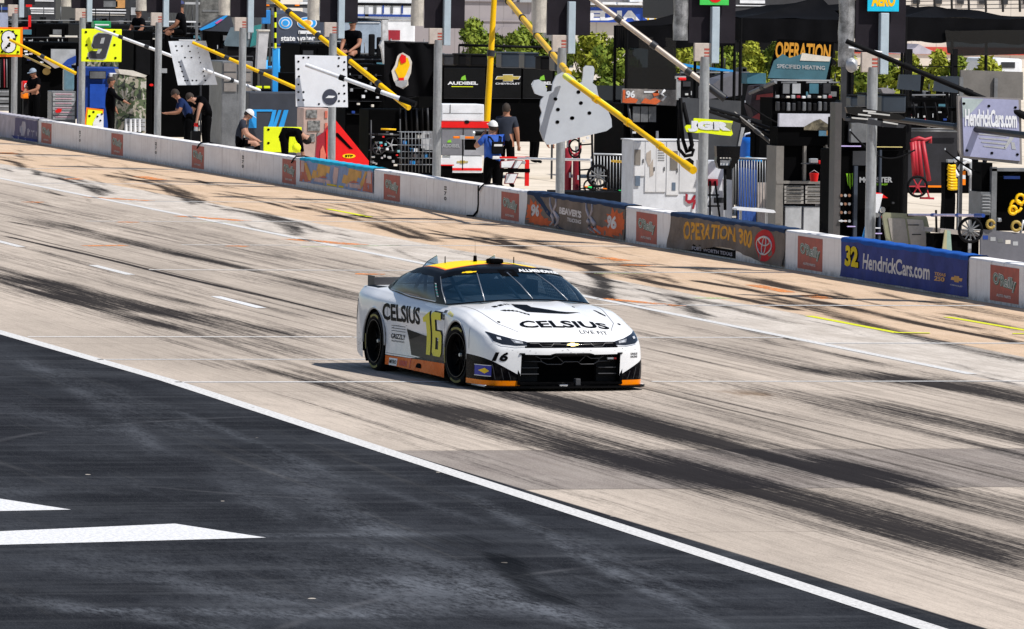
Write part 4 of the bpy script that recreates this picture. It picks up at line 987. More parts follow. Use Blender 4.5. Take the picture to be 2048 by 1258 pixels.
for q in blocknum(.225, .29, .66, .50, -.05): d_poly(q, RS, RT_D, OLV, 'race_number', off=.009)
d_text('GRIZZLY', RS, RT_D, -.87, -.46, .41, .47, DEC_K, 'lettering', bold=.02)
d_text('NICOTINE POUCHES', RS, RT_D, -.85, -.48, .375, .395, DEC_K, 'lettering', bold=.01)
for z_ in (.50, .53, .56): d_poly([(-.87, z_), (-.46, z_), (-.46, z_+.006), (-.87, z_+.006)], RS, RT_D, DEC_K, 'pinstripe')
GRB = mat('smoky_grey_graphic', (.022, .018, .017), .45, coat=.03, spec=.15, var=.8, scale=4, streak=(1, 1, 5))
d_poly([(-.42, .545), (.26, .50), (1.0, .44), (1.0, .26), (.55, .235), (-.2, .255)], RS, RT_D, GRB, 'flank_graphic')
d_poly([(-.40, .535), (.10, .505), (-.30, .43)], RS, RT_D, DEC_K, 'flank_graphic', off=.006)
for q, w_ in (((.86, .80), .10), ((.86, .755), .09), ((.87, .72), .08)):
    d_poly([(q[0], q[1]), (q[0]+w_, q[1]), (q[0]+w_, q[1]+.03), (q[0], q[1]+.03)], RS, RT_D, DKG, 'small_decal')
d_text('GOODYEAR', RS, RT_D, 1.03, 1.25, .795, .83, OLV, 'lettering', bold=.03, dy=-.03)
d_poly([(-.88, .10), (-.62, .10), (-.62, .185), (-.88, .185)], RS, RT_D, DEC_W, 'small_decal')
d_text('METRO', RS, RT_D, -.86, -.64, .12, .165, DEC_K, 'lettering', off=.007)
for k in range(6): d_poly([(-.55+.045*k, .115), (-.525+.045*k, .115), (-.525+.045*k, .175), (-.55+.045*k, .175)], RS, RT_D, RED, 'skirt_vent')
d_poly([(.02, .06), (.20, .06), (.20, .15), (.16, .175), (.06, .175), (.02, .15)], RS, RT_D, MBL, 'jack_opening', off=.004)
d_poly([(-.20, .10), (-.18, .10), (-.18, .22), (-.20, .22)], RS, RT_D, RED, 'small_decal')
# hood
d_text('CELSIUS', HD, HD_D, -.475, .58, -2.20, -2.00, DEC_K, 'lettering', bold=.03, dy=-.03)
d_text('LIVE FIT', HD, HD_D, .17, .50, -2.345, -2.275, DEC_K, 'lettering', bold=-.005, dy=-.02)
cres = [(-.27, -1.26), (-.30, -1.47), (-.23, -1.67), (.003, -1.75), (.20, -1.76), (.40, -1.74), (.15, -1.65), (.026, -1.56), (-.096, -1.45), (-.10, -1.32)]
d_poly(cres, HD, HD_D, DEC_K, 'hood_graphic')
for k in range(7): d_poly([(-.50+.035*k, -1.52-.035*k), (-.44+.035*k, -1.54-.035*k), (-.455+.035*k, -1.60-.035*k)], HD, HD_D, DEC_K, 'hood_graphic')
for k in range(3): d_poly([(-.52+.07*k, -1.28), (-.47+.07*k, -1.28), (-.46+.07*k, -1.36), (-.51+.07*k, -1.36)], HD, HD_D, DEC_K, 'hood_graphic')
d_poly([(.64, -1.50), (.66, -1.52), (.71, -1.72), (.70, -1.76), (.66, -1.66)], HD, HD_D, DEC_K, 'hood_graphic')
for px_, py_ in ((-.67, -1.94), (.76, -2.02), (.42, -1.45)):
    d_poly([(px_+.018*math.cos(t), py_+.03*math.sin(t)) for t in np.linspace(0, 6.28, 10)[:-1]], HD, HD_D, MBL, 'hood_pin')
# nose
d_text('16', FR, FR_D, -.90, -.74, .335, .44, DEC_K, 'race_number', bold=.05, shear=.25)
d_text('KAULIG', FR, FR_D, .735, .83, .40, .425, DEC_K, 'lettering', bold=.03); d_text('RACING', FR, FR_D, .735, .83, .367, .392, DEC_K, 'lettering', bold=.03)
BLUS = mat('deep_blue_decal', (.02, .03, .35), .4)
def nose_poly(pts, m, name, off=.004): d_poly(pts, FR, FR_D, m, name, off=off, split=.03)
nose_poly([(-.985, .16), (-.90, .16), (-.90, .285), (-.985, .285)], BLUS, 'fuel_decal', .005)
nose_poly([(-.975, .222), (-.945, .255), (-.915, .222), (-.945, .19)], CYEL, 'fuel_decal', .009)
nose_poly([(-.985, .16), (-.90, .16), (-.90, .168), (-.985, .168)], DEC_W, 'fuel_decal', .009); nose_poly([(-.985, .28), (-.90, .28), (-.90, .287), (-.985, .287)], DEC_W, 'fuel_decal', .009)
for sg in (-1, 1):
    for k, (y0, y1) in enumerate(((.86, .868), (.78, .786), (.70, .706))): nose_poly([(sg*y0, .13), (sg*y1, .13), (sg*(y1+.03), .15+(y0-.56)*.5), (sg*(y0+.03), .15+(y0-.56)*.5)], DKG, 'canard_line', .006)
# headlights
LENS = mat('headlight_black', (.008, .009, .012), .12, coat=1.); LED = mat('headlight_white', (.5, .52, .56), .2); SIL = mat('silver_trim', (.35, .36, .38), .3, .6); TRD = mat('dark_trim', (.07, .07, .075), .4, spec=.2); TRB = mat('intake_side_block', (.008, .008, .009), .6, spec=.08)
for sg in (-1, 1):
    hl = dec_project([(sg*a, b_) for a, b_ in [(.895, .655), (.80, .620), (.66, .578), (.53, .552), (.54, .515), (.66, .508), (.80, .522), (.87, .555)]], [tuple(range(8))], FR, FR_D, LENS, car, 'headlight', off=.006, split=.03)
    for pts, mm in (([(.83, .598), (.795, .59), (.795, .568), (.83, .575)], LED), ([(.70, .573), (.58, .552), (.575, .530), (.67, .537)], SIL), ([(.66, .560), (.61, .550), (.61, .538), (.655, .543)], LED), ([(.87, .553), (.80, .519), (.66, .506), (.54, .512), (.54, .506), (.66, .498), (.805, .512), (.878, .55)], LED)):
        dec_project([(sg*a, b_) for a, b_ in pts], [tuple(range(len(pts)))], FR, FR_D, mm, hl, 'lamp_element', off=.011, split=.05)
# gold bow-tie on the slim grille and hexagon trims
def bowtie(cx, cy, w_, h_): return [(cx-w_*.5, cy-h_*.28), (cx-w_*.2, cy-h_*.28), (cx-w_*.2, cy-h_*.5), (cx+w_*.2, cy-h_*.5), (cx+w_*.2, cy-h_*.28), (cx+w_*.42, cy-h_*.28), (cx+w_*.5, cy+h_*.28), (cx+w_*.2, cy+h_*.28), (cx+w_*.2, cy+h_*.5), (cx-w_*.2, cy+h_*.5), (cx-w_*.2, cy+h_*.28), (cx-w_*.42, cy+h_*.28)]
GOLD = mat('gold_emblem', (.55, .42, .10), .3, .4)
nose_poly(bowtie(0, .520, .16, .040), TRD, 'emblem', .008); nose_poly(bowtie(0, .520, .14, .026), GOLD, 'emblem', .012)
for sg in (-1, 1):
    for a, b_ in (((.14, .536), (.22, .536)), ((.22, .536), (.26, .503)), ((.26, .503), (.36, .503)), ((.36, .503), (.40, .536)), ((.40, .536), (.50, .536))):
        d = Vector((b_[0]-a[0], b_[1]-a[1])).normalized(); n_ = Vector((-d.y, d.x))*.003
        nose_poly([(sg*(a[0]+n_.x), a[1]+n_.y), (sg*(b_[0]+n_.x), b_[1]+n_.y), (sg*(b_[0]-n_.x), b_[1]-n_.y), (sg*(a[0]-n_.x), a[1]-n_.y)], TRD, 'grille_trim', .007)
# main intake: dark duct behind the opening, trims, hexagon bars
g = MB()
g.box(2.05, 2.08, -.64, .64, .07, .45)
for sg in (-1, 1): g.box(2.05, 2.47, sg*.60, sg*.63, .07, .44)
g.box(2.05, 2.50, -.62, .62, .415, .43); g.box(2.05, 2.50, -.62, .62, .075, .095)
duct = g.build('intake_duct', MBL, car)
g = MB()
def xn(y): return 2.545-.14*(abs(y)/.6)**2.2
for z_ in (.40, .36): pass
pts = [(y, z) for y, z in [(-.56, .40), (-.42, .40), (-.36, .365), (-.24, .365), (-.18, .40), (.0, .40), (.18, .40), (.24, .365), (.36, .365), (.42, .40), (.56, .40)]]
g.tube([(xn(y)-.04, y, z) for y, z in pts], .006, 6)
pts2 = [(-.56, .33), (-.34, .33), (-.28, .300), (-.12, .300), (-.08, .33), (.08, .33), (.12, .300), (.28, .300), (.34, .33), (.56, .33)]
g.tube([(xn(y)-.05, y, z) for y, z in pts2], .006, 6)
for a, b_ in (((-.36, .365), (-.34, .33)), ((.36, .365), (.34, .33)), ((-.18, .40), (-.10, .33)), ((.18, .40), (.10, .33))): g.tube([(xn(a[0])-.045, a[0], a[1]), (xn(b_[0])-.05, b_[0], b_[1])], .005, 6)
for sg in (-1, 1):
    for z_ in (.255, .185): g.box(2.36, 2.42, sg*.36, sg*.575, z_, z_+.008)
    g.box(2.30, 2.36, sg*.355, sg*.60, .10, .40, 1)
g.build('grille', [TRD, TRB], car)
g = MB(); g.tube([(xn(y)-.0, y, .416-.075*max(0, (abs(y)-.50)/.10)**2) for y in np.linspace(-.61, .61, 25)], .017, 6)
for sg in (-1, 1): g.tube([(xn(.6)-.005, sg*.602, z_) for z_ in (.35, .2, .09)], .017, 6)
g.build('intake_surround', BLK, car)
g = MB(); g.text = None
d_poly([(.455, .372), (.555, .372), (.555, .392), (.455, .392)], frame((3.2, 0, 0), (0, 1, 0), (0, 0, 1)), FR_D, DEC_W, 'x') if False else None
sgn_ = MB(); sgn_.box(2.42, 2.45, .46, .53, .352, .372, 0); sgn_.box(2.42, 2.45, .535, .565, .352, .372, 1); sgn_.build('trim_badge', [DEC_W, RED], car)
# splitter
sp = MB(); P = []
for y in np.linspace(-.985, .985, 33):
    x = 2.60-.17*max(0, (abs(y)-.25)/.735)**2.1-.10*max(0, (abs(y)-.9)/.085)**2
    P.append((x, y))
P = [(x, y*.975) for x, y in P]; poly = [(1.7, -.96)]+P+[(1.7, .96)]
sp.prism(poly, .022, None, 0, .035); sp.build('splitter', BLK, car)
for sg in (-1, 1): tr = MB(); tr.tube([(1.9, sg*.965, .05), (2.15, sg*.965, .05), (2.30, sg*.95, .05)], .012, 6); tr.build('splitter_strip', DEC_W, car)
#, (2.15, -.99, .05), (2.30, -.975, .05)], .012, 6); tr.tube([(1.9, .99, .05), (2.15, .99, .05), (2.30, .975, .05)], .012, 6); tr.build('splitter_strip', DEC_W, car)
rod = MB(); rod.box(2.44, 2.52, .05, .11, .06, .14, 0, bev=.01); rod.box(2.50, 2.56, -.16, -.06, .055, .075, 1, bev=.005); rod.build('tow_bracket', [DKG, CHR], car)
# underbody and wheel wells
ub = MB(); ub.box(-2.2, 2.2, -.70, .70, .10, .34)
for cx, cz in WC: pass
ub.box(-.98, .98, -.95, .95, .085, .16); ub.box(1.79, 2.25, -.9, .9, .07, .16); ub.box(-2.2, -1.8, -.9, .9, .2, .3); ub.box(-.98, .98, -.90, .90, .16, .62)
ub.build('underbody', MBL, car)
AT = mat('grey_arch_trim', (.4, .4, .41), .4)
for cx, cz in WC:
    for sg in (-1, 1):
        wl = MB(); rows = []
        for yy in (.985, .62):
            rows.append([(cx+(WR-.002)*math.cos(t), sg*yy, cz+(WR-.002)*math.sin(t)) for t in np.linspace(-.75, math.pi+.75, 25)])
        wl.grid(rows); wl.add([(cx, sg*.62, cz)]+rows[1], [(0, i, i+1) for i in range(1, 25)])
        wl.build('wheel_well', MBL, car)
        al = MB(); tt_ = np.linspace(-.1, math.pi+.1, 30)
        al.tube([(cx+(WR-.004)*math.cos(t), sg*(1.0-.012*abs(math.cos(t))-.018*max(0, math.sin(t))**2), cz+(WR-.004)*math.sin(t)) for t in tt_], .012, 6)
        al.build('arch_lip', AT, car)
# wheels
TYR = mat('tyre_rubber', (.003, .003, .0035), .8, spec=.2, var=.3, scale=6); RIM = mat('black_rim', (.001, .001, .0012), .6, spec=.06); RIML = mat('rim_edge', (.03, .03, .03), .4, .4); YLT = mat('tyre_lettering', (.30, .27, .09), .8, var=.5)
def wheel(cx, sg, steer):
    Mw = Matrix.Translation((cx, sg*.84, .35)) @ Matrix.Rotation(steer, 4, 'Z') @ (Matrix.Rotation(0 if sg < 0 else math.pi, 4, 'Z'))
    def rev(prof, mi, mb_, nseg=48, a0=0, a1=2*math.pi):
        rows = []
        full = abs(a1-a0-2*math.pi) < 1e-6
        for k in range(nseg+(0 if full else 1)):
            t = a0+(a1-a0)*k/nseg
            rows.append([Mw @ Vector((r*math.cos(t), y, r*math.sin(t))) for y, r in prof])
        if full: rows.append(rows[0])
        mb_.grid(rows, mi, True)
    t = MB(); rev([(.12, .255), (.14, .30), (.12, .345), (.0, .352), (-.10, .350), (-.132, .338), (-.145, .305), (-.138, .268), (-.125, .252)], 0, t)
    w_ = t.build('wheel', TYR, car)
    t = MB(); rev([(-.130, .258), (-.150, .252), (-.150, .243), (-.09, .232), (-.05, .215), (-.045, .10), (-.075, .075), (-.085, .0)], 0, t); rev([(-.1515, .254), (-.1515, .247)], 1, t)
    for k in range(10):
        a_ = 2*math.pi*k/10; p0 = Mw @ Vector((.07*math.cos(a_), -.066, .07*math.sin(a_))); p1 = Mw @ Vector((.222*math.cos(a_), -.065, .222*math.sin(a_)))
        t.cyl(p0, p1, .022, .014, 6, 0)
    t.build('rim', [RIM, RIML], w_)
    t = MB(); t.cyl(Mw @ Vector((0, -.07, 0)), Mw @ Vector((0, -.105, 0)), .024, .020, 8, 0); t.build('centre_nut', SIL2, w_)
    for a0, a1 in ((-2.05, -1.15), (1.1, 2.0), (2.9, 3.5)): t = MB(); rev([(-.1465, .318), (-.1490, .305), (-.1475, .292)], 0, t, 14, a0, a1); t.build('tyre_lettering', YLT, w_)
SIL2 = mat('pale_nut', (.65, .68, .66), .35, .3)
wheel(1.395, -1, .10); wheel(1.395, 1, .10); wheel(-1.395, -1, 0); wheel(-1.395, 1, 0)
# spoiler, fins, antennae, mirrors
s_ = MB(); s_.box(-2.33, -2.30, -.70, .70, .965, 1.055, 0, bev=.005)
for sg in (-1, 1): s_.box(-2.42, -2.20, sg*.70, sg*.712, .93, 1.075, 0)
s_.box(-2.36, -2.29, -.03, -.0, .98, 1.02, 1); s_.build('rear_spoiler', [DKG, DEC_W], car)
POLY = glass('clear_fin', (.5, .5, .48), .2)
for yy in (-.36, .36):
    s_ = MB(); s_.prism([(-.92, 1.24), (-1.30, 1.20), (-1.85, 1.03), (-2.12, .985), (-1.75, 1.10), (-1.30, 1.29), (-.98, 1.375)][::-1], .006, Matrix(((1, 0, 0, 0), (0, 0, -1, yy), (0, 1, 0, 0), (0, 0, 0, 1))))
    fin_ = s_.build('roof_fin', POLY, car)
    s_ = MB(); s_.tube([(-.98, yy, 1.377), (-1.30, yy, 1.292), (-1.75, yy, 1.102), (-2.12, yy, .987)], .006, 5)
    s_.build('fin_edge', DEC_W, fin_)
s_ = MB(); s_.box(-.16, .02, -.06, .10, 1.32, 1.375, 0, bev=.02); s_.build('roof_camera', MBL, car)
s_ = MB(); s_.cyl((-.35, -.12, 1.33), (-.35, -.12, 1.40), .025, .02, 8); s_.cyl((-.35, -.12, 1.40), (-.355, -.12, 1.56), .0025, .001, 5); s_.build('antenna', MBL, car)
for a_, b_ in ((-.6, -.40), (-.4, .38)):
    s_ = MB(); s_.cyl((a_, b_, 1.30), (a_, b_, 1.38), .008, .006, 6); s_.build('antenna', MBL, car)
# windscreen banner and lettering
def gh_strip(s0, s1, t0, t1, m, name, off=.004, n_=20):
    g = MB(); rows = []
    a = [s0+(s1-s0)*j/n_ for j in range(n_+1)]
    rows = [[ghm(abs(s), t, -1 if s < 0 else 1, off) for s in a] for t in np.linspace(t0, t1, 5)]
    g.grid(rows, 0, True); return g.build(name, m, CABIN)
gh_strip(-4.0, 4.0, .80, .93, DEC_K, 'windscreen_banner', .003, 40)
def gh_text(txt, s0, s1, t0, t1, m, name, bold=.03, off=.007, mir=False):
    vs, fs, r_ = text_faces(txt, bold)
    g = MB(); P = []
    for a, b_ in vs:
        s = s0+(s1-s0)*a; P.append(ghm(abs(s), t0+(t1-t0)*b_, -1 if s < 0 else 1, off))
    g.add(P, fs, 0, True); return g.build(name, m, CABIN)
gh_text('ALLMENDINGER', 1.0-.45, 3.1, .83, .925, DEC_W, 'lettering', .04)
def gh_poly(pts, m, name, off=.007):
    g = MB(); g.add([ghm(abs(s), t, -1 if s < 0 else 1, off) for s, t in pts], [tuple(range(len(pts)))]); return g.build(name, m, CABIN)
gh_poly(bowtie(-1.9, .86, .85, .055), CYEL, 'emblem')
gh_poly([(3.35, .82), (3.7, .76), (3.75, .70), (3.85, .70), (3.85, .80), (3.5, .90)], CORG, 'corner_decal')
gh_poly([(-.45, .70), (.35, .70), (.35, .90), (-.45, .90)], MBL, 'sun_visor')
gh_text('NASCAR', 7.7, 9.3, .86, .93, DEC_W, 'lettering', .02)
for q in ((4.55, .30, .65),): pass
g = MB()
for k in range(9):
    t = .22+.045*k; g.add([ghm(4.62, t, -1, .007), ghm(4.82, t, -1, .007), ghm(4.82, t+.03, -1, .007), ghm(4.62, t+.03, -1, .007)], [(0, 1, 2, 3)], k % 2)
g.build('pillar_decal', [DEC_W, mat('teal_decal', (.05, .5, .35), .4)], CABIN)
def surf_line(pts, r, m, name):
    g = MB(); g.tube([ghm(abs(s), t, -1 if s < 0 else 1, .004) for s, t in pts], r, 5); return g.build(name, m, CABIN)
for s0, s1 in ((-1.55, -1.95), (-.1, .25), (1.3, 1.95)): surf_line([(s0, .80), ((s0+s1)/2, .45), (s1, .05)], .008, SIL, 'windscreen_brace')
surf_line([(4.03, .05), (4.04, .45), (4.02, .84)], .006, DEC_W, 'windscreen_edge'); surf_line([(-4.03, .05), (-4.04, .45), (-4.02, .84)], .006, SIL, 'windscreen_edge')
surf_line([(-5.1, .06), (-7, .055), (-8.9, .065)], .006, DEC_W, 'window_edge')
# cockpit: cage, seat, net, driver
cg = MB()
for yy in (-.62, .62):
    cg.tube([(.75, yy*1.05, .90), (.05, yy*.93, 1.19), (-.8, yy*.93, 1.18), (-1.4, yy*.8, .95)], .022, 6)
cg.tube([(-.25, -.58, 1.20), (-.25, .58, 1.20)], .022, 6); cg.tube([(-.75, -.60, .9), (-.75, .2, 1.19)], .022, 6); cg.tube([(-.75, -.60, .62), (-.75, -.58, 1.19)], .022, 6); cg.tube([(-.75, .60, .62), (-.75, .58, 1.19)], .022, 6); cg.tube([(.0, 0, 1.22), (.85, .0, .95)], .015, 6)
cg.build('roll_cage', mat('cage_blue_grey', (.12, .16, .2), .4), car)
it = MB(); it.box(.35, .95, -.78, .78, .70, .90, bev=.04); it.box(-1.2, .35, -.85, .85, .62, .66); it.build('dashboard', MBL, car)
st_ = MB(); st_.box(-.62, -.45, .16, .60, .62, 1.12, bev=.05); st_.box(-.62, -.25, .12, .20, .75, 1.12, bev=.03); st_.box(-.62, -.25, .56, .64, .75, 1.12, bev=.03); st_.box(-.62, -.05, .18, .60, .60, .68, bev=.03); st_.build('seat', mat('seat_red_black', (.10, .015, .02), .6), car)
nt_m = mat('window_net', (.35, .35, .36), .7)
wn = MB()
for i in range(8):
    y_ = .80-.012*i; z0_ = .93+.033*i; wn.tube([(.35-.02*i, y_, z0_), (-.40, y_, z0_)], .006, 5)
for k in range(12): wn.tube([(.35-.065*k, .80, .92), (.30-.062*k, .71, 1.17)], .006, 5)
wn.build('window_net', nt_m, car)
rb = MB(); rb.tube([(-.35, -.60, 1.12), (-.2, -.62, 1.0), (-.28, -.60, .90)], .03, 6); rb.build('cage_padding', mat('padding_red', (.35, .01, .03), .6), car)
drv = empty('person', CARM @ Vector((-.36, .38, .62)), CARYAW, 'racing driver in dark suit and white helmet seated inside the race car', 'person')
d_ = MB()
prof = [(0, .20, .15), (.12, .19, .14), (.28, .22, .14), (.40, .20, .12), (.45, .09, .08), (.50, .07, .07)]
d_.grid([[(prof_[2]*math.cos(a)+.04, prof_[1]*math.sin(a), prof_[0]-.02) for a in np.linspace(0, 2*math.pi, 17)] for prof_ in prof], 0)
for sg in (-1, 1): d_.tube([(.03, sg*.20, .36), (.16, sg*.26, .20), (.38, sg*.16, .22), (.46, sg*.13, .26)], .05, 8, 0, [.065, .055, .045, .04])
drvb = d_.build('body', mat('driver_suit', (.02, .025, .05), .8), drv)
h_ = MB(); h_.ball((.05, 0, .545), (.145, .125, .14), 0, 3); h_.box(.12, .20, -.085, .085, .52, .585, 1, bev=.03); h_.build('helmet', [mat('helmet_white', (.7, .7, .72), .25, coat=.6), LENS], drv)
# black deck panel and quarter decal
d_poly([(-.80, 2.05), (-.42, 2.10), (-.42, 2.24), (-.80, 2.24)], HD, HD_D, DEC_K, 'deck_graphic'); d_poly([(-.86, 1.62), (-.74, 1.62), (-.76, 2.10), (-.86, 2.10)], HD, HD_D, DEC_K, 'deck_graphic')
d_poly([(-2.20, .60), (-2.12, .55), (-2.08, .70), (-2.12, .82), (-2.20, .80)], RS, RT_D, mat('brown_quarter_decal', (.12, .08, .04), .4), 'tail_decal')

# panel gaps and rubber scuffs
GAP = mat('panel_gap', (.10, .10, .11), .7, spec=.1)
def gap(pts, pl, dr, w_=.007):
    for a, b_ in zip(pts, pts[1:]):
        d = Vector((b_[0]-a[0], b_[1]-a[1])).normalized(); n_ = Vector((-d.y, d.x))*w_/2
        d_poly([(a[0]+n_.x, a[1]+n_.y), (b_[0]+n_.x, b_[1]+n_.y), (b_[0]-n_.x, b_[1]-n_.y), (a[0]-n_.x, a[1]-n_.y)], pl, dr, GAP, 'panel_gap', off=.002, split=.1)
for sg in (-1, 1): gap([(sg*.80, -1.05), (sg*.76, -1.5), (sg*.70, -2.0), (sg*.56, -2.28)], HD, HD_D)
gap([(.98, .84), (.96, .50), (.97, .22)], RS, RT_D); gap([(-.98, .86), (-1.0, .60)], RS, RT_D); gap([(-1.0, .235), (1.0, .235)], RS, RT_D, .005)
gap([(1.80, .68), (1.84, .45)], RS, RT_D)
MUD = mat('rubber_scuff', (.16, .155, .155), .8, var=.4, spec=.05)
r1 = random.Random(3)
for k in range(26):
    x0 = r1.choice([r1.uniform(-.95, -.4), r1.uniform(.5, .95), r1.uniform(-2.0, -1.85)]); z0 = r1.uniform(.26, .58); L_ = r1.uniform(.02, .07); h_ = r1.uniform(.003, .008)
    d_poly([(x0, z0), (x0+L_, z0+.004), (x0+L_*.8, z0+h_), (x0+.01, z0+h_)], RS, RT_D, MUD, 'rubber_scuff', off=.0025, split=.5)
for k in range(16):
    y0 = r1.uniform(-.85, .85); z0 = r1.uniform(.43, .48); h_ = r1.uniform(.002, .005)
    d_poly([(y0, z0), (y0+.02, z0+.002), (y0+.018, z0+h_), (y0, z0+h_)], FR, FR_D, MUD, 'rubber_scuff', off=.0025, split=.5)
# ------------------------------------------------------------------ people
SKIN = mat('skin', (.42, .22, .15), .6, var=.12); SKIND = mat('tanned_skin', (.33, .15, .09), .6, var=.12)
def skin_mesh(nodes, edges, root):
    me = bpy.data.meshes.new('sk'); me.from_pydata([n[0] for n in nodes], edges, []); me.update()
    o = bpy.data.objects.new('sk', me); COL.objects.link(o)
    o.modifiers.new('s', 'SKIN'); sd = me.skin_vertices[0].data
    for i, n in enumerate(nodes):
        r = n[1]; sd[i].radius = (r, r) if not isinstance(r, tuple) else r; sd[i].use_root = (i == root)
    o.modifiers['s'].use_smooth_shade = True
    m = o.modifiers.new('u', 'SUBSURF'); m.levels = 1; m.render_levels = 1
    bpy.context.view_layer.update()
    e = bpy.data.meshes.new_from_object(o.evaluated_get(bpy.context.evaluated_depsgraph_get()))
    bpy.data.objects.remove(o); return e
def seg_d(p, a, b):
    ab = b-a; t = max(0, min(1, (p-a).dot(ab)/max(1e-9, ab.length_squared))); return (p-a-ab*t).length
def person(label, loc, face, pose, shirt, trousers, skin=None, sleeve='short', cap=None, hair=(.03, .02, .015), scale=1., group=None, shoes=None):
    # pose: joints in the person's own frame (x forward, y left, z up); missing joints come from standing
    skin = skin or SKIN
    J = dict(pelvis=(0, 0, .96), waist=(0, 0, 1.10), chest=(0, 0, 1.32), neck=(0, 0, 1.48), head=(.01, 0, 1.58), crown=(.0, 0, 1.70),
             shL=(0, .18, 1.42), shR=(0, -.18, 1.42), elL=(.0, .24, 1.14), elR=(.0, -.24, 1.14), haL=(.10, .24, .90), haR=(.10, -.24, .90),
             hiL=(0, .09, .92), hiR=(0, -.09, .92), knL=(.03, .11, .50), knR=(.03, -.11, .50), anL=(0, .12, .09), anR=(0, -.12, .09), toL=(.17, .13, .04), toR=(.17, -.13, .04))
    J.update(pose); J = {k: Vector(v)*scale for k, v in J.items()}
    R = dict(pelvis=(.17, .14), waist=(.17, .13), chest=(.19, .14), neck=.06, head=.082, crown=.075, shL=.085, shR=.085, elL=.055, elR=.055, haL=.032, haR=.032, hiL=.115, hiR=.115, knL=.08, knR=.08, anL=.06, anR=.06, toL=.035, toR=.035)
    nm = list(J); nodes = [(J[k], (tuple(a*scale for a in R[k]) if isinstance(R[k], tuple) else R[k]*scale)) for k in nm]; ix = {k: i for i, k in enumerate(nm)}
    E = [('pelvis', 'waist'), ('waist', 'chest'), ('chest', 'neck'), ('neck', 'head'), ('head', 'crown'), ('chest', 'shL'), ('chest', 'shR'), ('shL', 'elL'), ('shR', 'elR'), ('elL', 'haL'), ('elR', 'haR'), ('pelvis', 'hiL'), ('pelvis', 'hiR'), ('hiL', 'knL'), ('hiR', 'knR'), ('knL', 'anL'), ('knR', 'anR'), ('anL', 'toL'), ('anR', 'toR')]
    ed = [(ix[a], ix[b]) for a, b in E]
    for s_ in 'LR':      # palm, four fingers, thumb
        a, b = J['el'+s_], J['ha'+s_]; d = (b-a).normalized(); side = d.cross(Vector((0, 0, 1)))
        side = side.normalized() if side.length > .1 else Vector((0, 1, 0)); nrm = d.cross(side)
        pi = len(nodes); nodes.append((b+d*.07*scale, (.040*scale, .018*scale))); ed.append((ix['ha'+s_], pi))
        for k in range(4):
            off = side*(k-1.5)*.020*scale; L = (.035, .042, .04, .03)[k]*scale
            q = len(nodes); nodes.append((b+d*.085*scale+off+d*L, .009*scale)); nodes.append((b+d*.085*scale+off+d*L*1.5-nrm*L*.7, .008*scale)); ed += [(pi, q), (q, q+1)]
        q = len(nodes); nodes.append((b+d*.05*scale+side*.05*scale, .010*scale)); ed.append((pi, q))
    # nose
    q = len(nodes)
    me = skin_mesh(nodes, ed, 0)
    segs = [(J[a], J[b], a, b) for a, b in E]
    fwd = Vector((1, 0, 0))
    me.materials.clear()
    for m_ in (shirt, trousers, skin, shoes or K): me.materials.append(m_)
    for p_ in me.polygons:
        c = Vector(p_.center); best = min(segs, key=lambda s: seg_d(c, s[0], s[1])-.0)
        a, b = best[2], best[3]; mi = 0
        if a in ('neck', 'head') or b == 'neck' and (c-J['neck']).length < .075*scale: mi = 2
        elif a.startswith('el'): mi = 2 if sleeve == 'short' else 0
        elif a.startswith('sh') and sleeve == 'short' and (c-J['el'+a[-1]]).length < .12*scale: mi = 2
        elif a[:2] in ('hi', 'kn') or b[:2] == 'hi': mi = 1
        elif a.startswith('an'): mi = 3
        elif a == 'pelvis' and seg_d(c, J['pelvis'], J['pelvis']) < .10*scale and b != 'waist': mi = 1
        if (c-J['haL']).length < .16*scale and (c-J['elL']).length > .2*scale or (c-J['haR']).length < .16*scale and (c-J['elR']).length > .2*scale: mi = 2
        p_.material_index = mi; p_.use_smooth = True
    r_ = empty('person', loc, face, label, 'person', group)
    o = bpy.data.objects.new('body', me); COL.objects.link(o); o.parent = r_
    # face and hair / cap, in the head's own frame
    up_ = (J['crown']-J['head']).normalized(); hx = (fwd-up_*fwd.dot(up_)).normalized(); hy = up_.cross(hx); hc = (J['head']+J['crown'])/2
    Mh = Matrix(((hx.x, hy.x, up_.x, hc.x), (hx.y, hy.y, up_.y, hc.y), (hx.z, hy.z, up_.z, hc.z), (0, 0, 0, 1))) @ Matrix.Scale(scale, 4)
    g = MB(); g.ball((0, 0, 0), (.098, .078, .115), 0, 2, Mh); g.ball((.10, 0, -.015), (.016, .012, .02), 0, 1, Mh)
    for s_ in (-1, 1): g.ball((-.005, s_*.08, -.01), (.018, .008, .03), 0, 1, Mh); g.ball((.086, s_*.032, .012), (.010, .014, .008), 1, 1, Mh)
    g.box(.085, .096, -.022, .022, -.055, -.045, 1, Mh); g.build('head', [skin, mat('face_dark', (.04, .02, .018), .6)], o).parent = r_
    g = MB()
    hm = mat('hair_%d' % int(hair[0]*1000), hair, .8)
    bm = bmesh.new(); bmesh.ops.create_icosphere(bm, subdivisions=2, radius=1)
    for v in bm.verts: v.co = Vector((v.co.x*.106-.008, v.co.y*.088, v.co.z*.122+.006))
    bmesh.ops.delete(bm, geom=[f for f in bm.faces if f.calc_center_median().z < (.02 if f.calc_center_median().x > -.02 else -.05)], context='FACES')
    g.bm(bm, 0, Mh, True); g.build('hair', hm, r_)
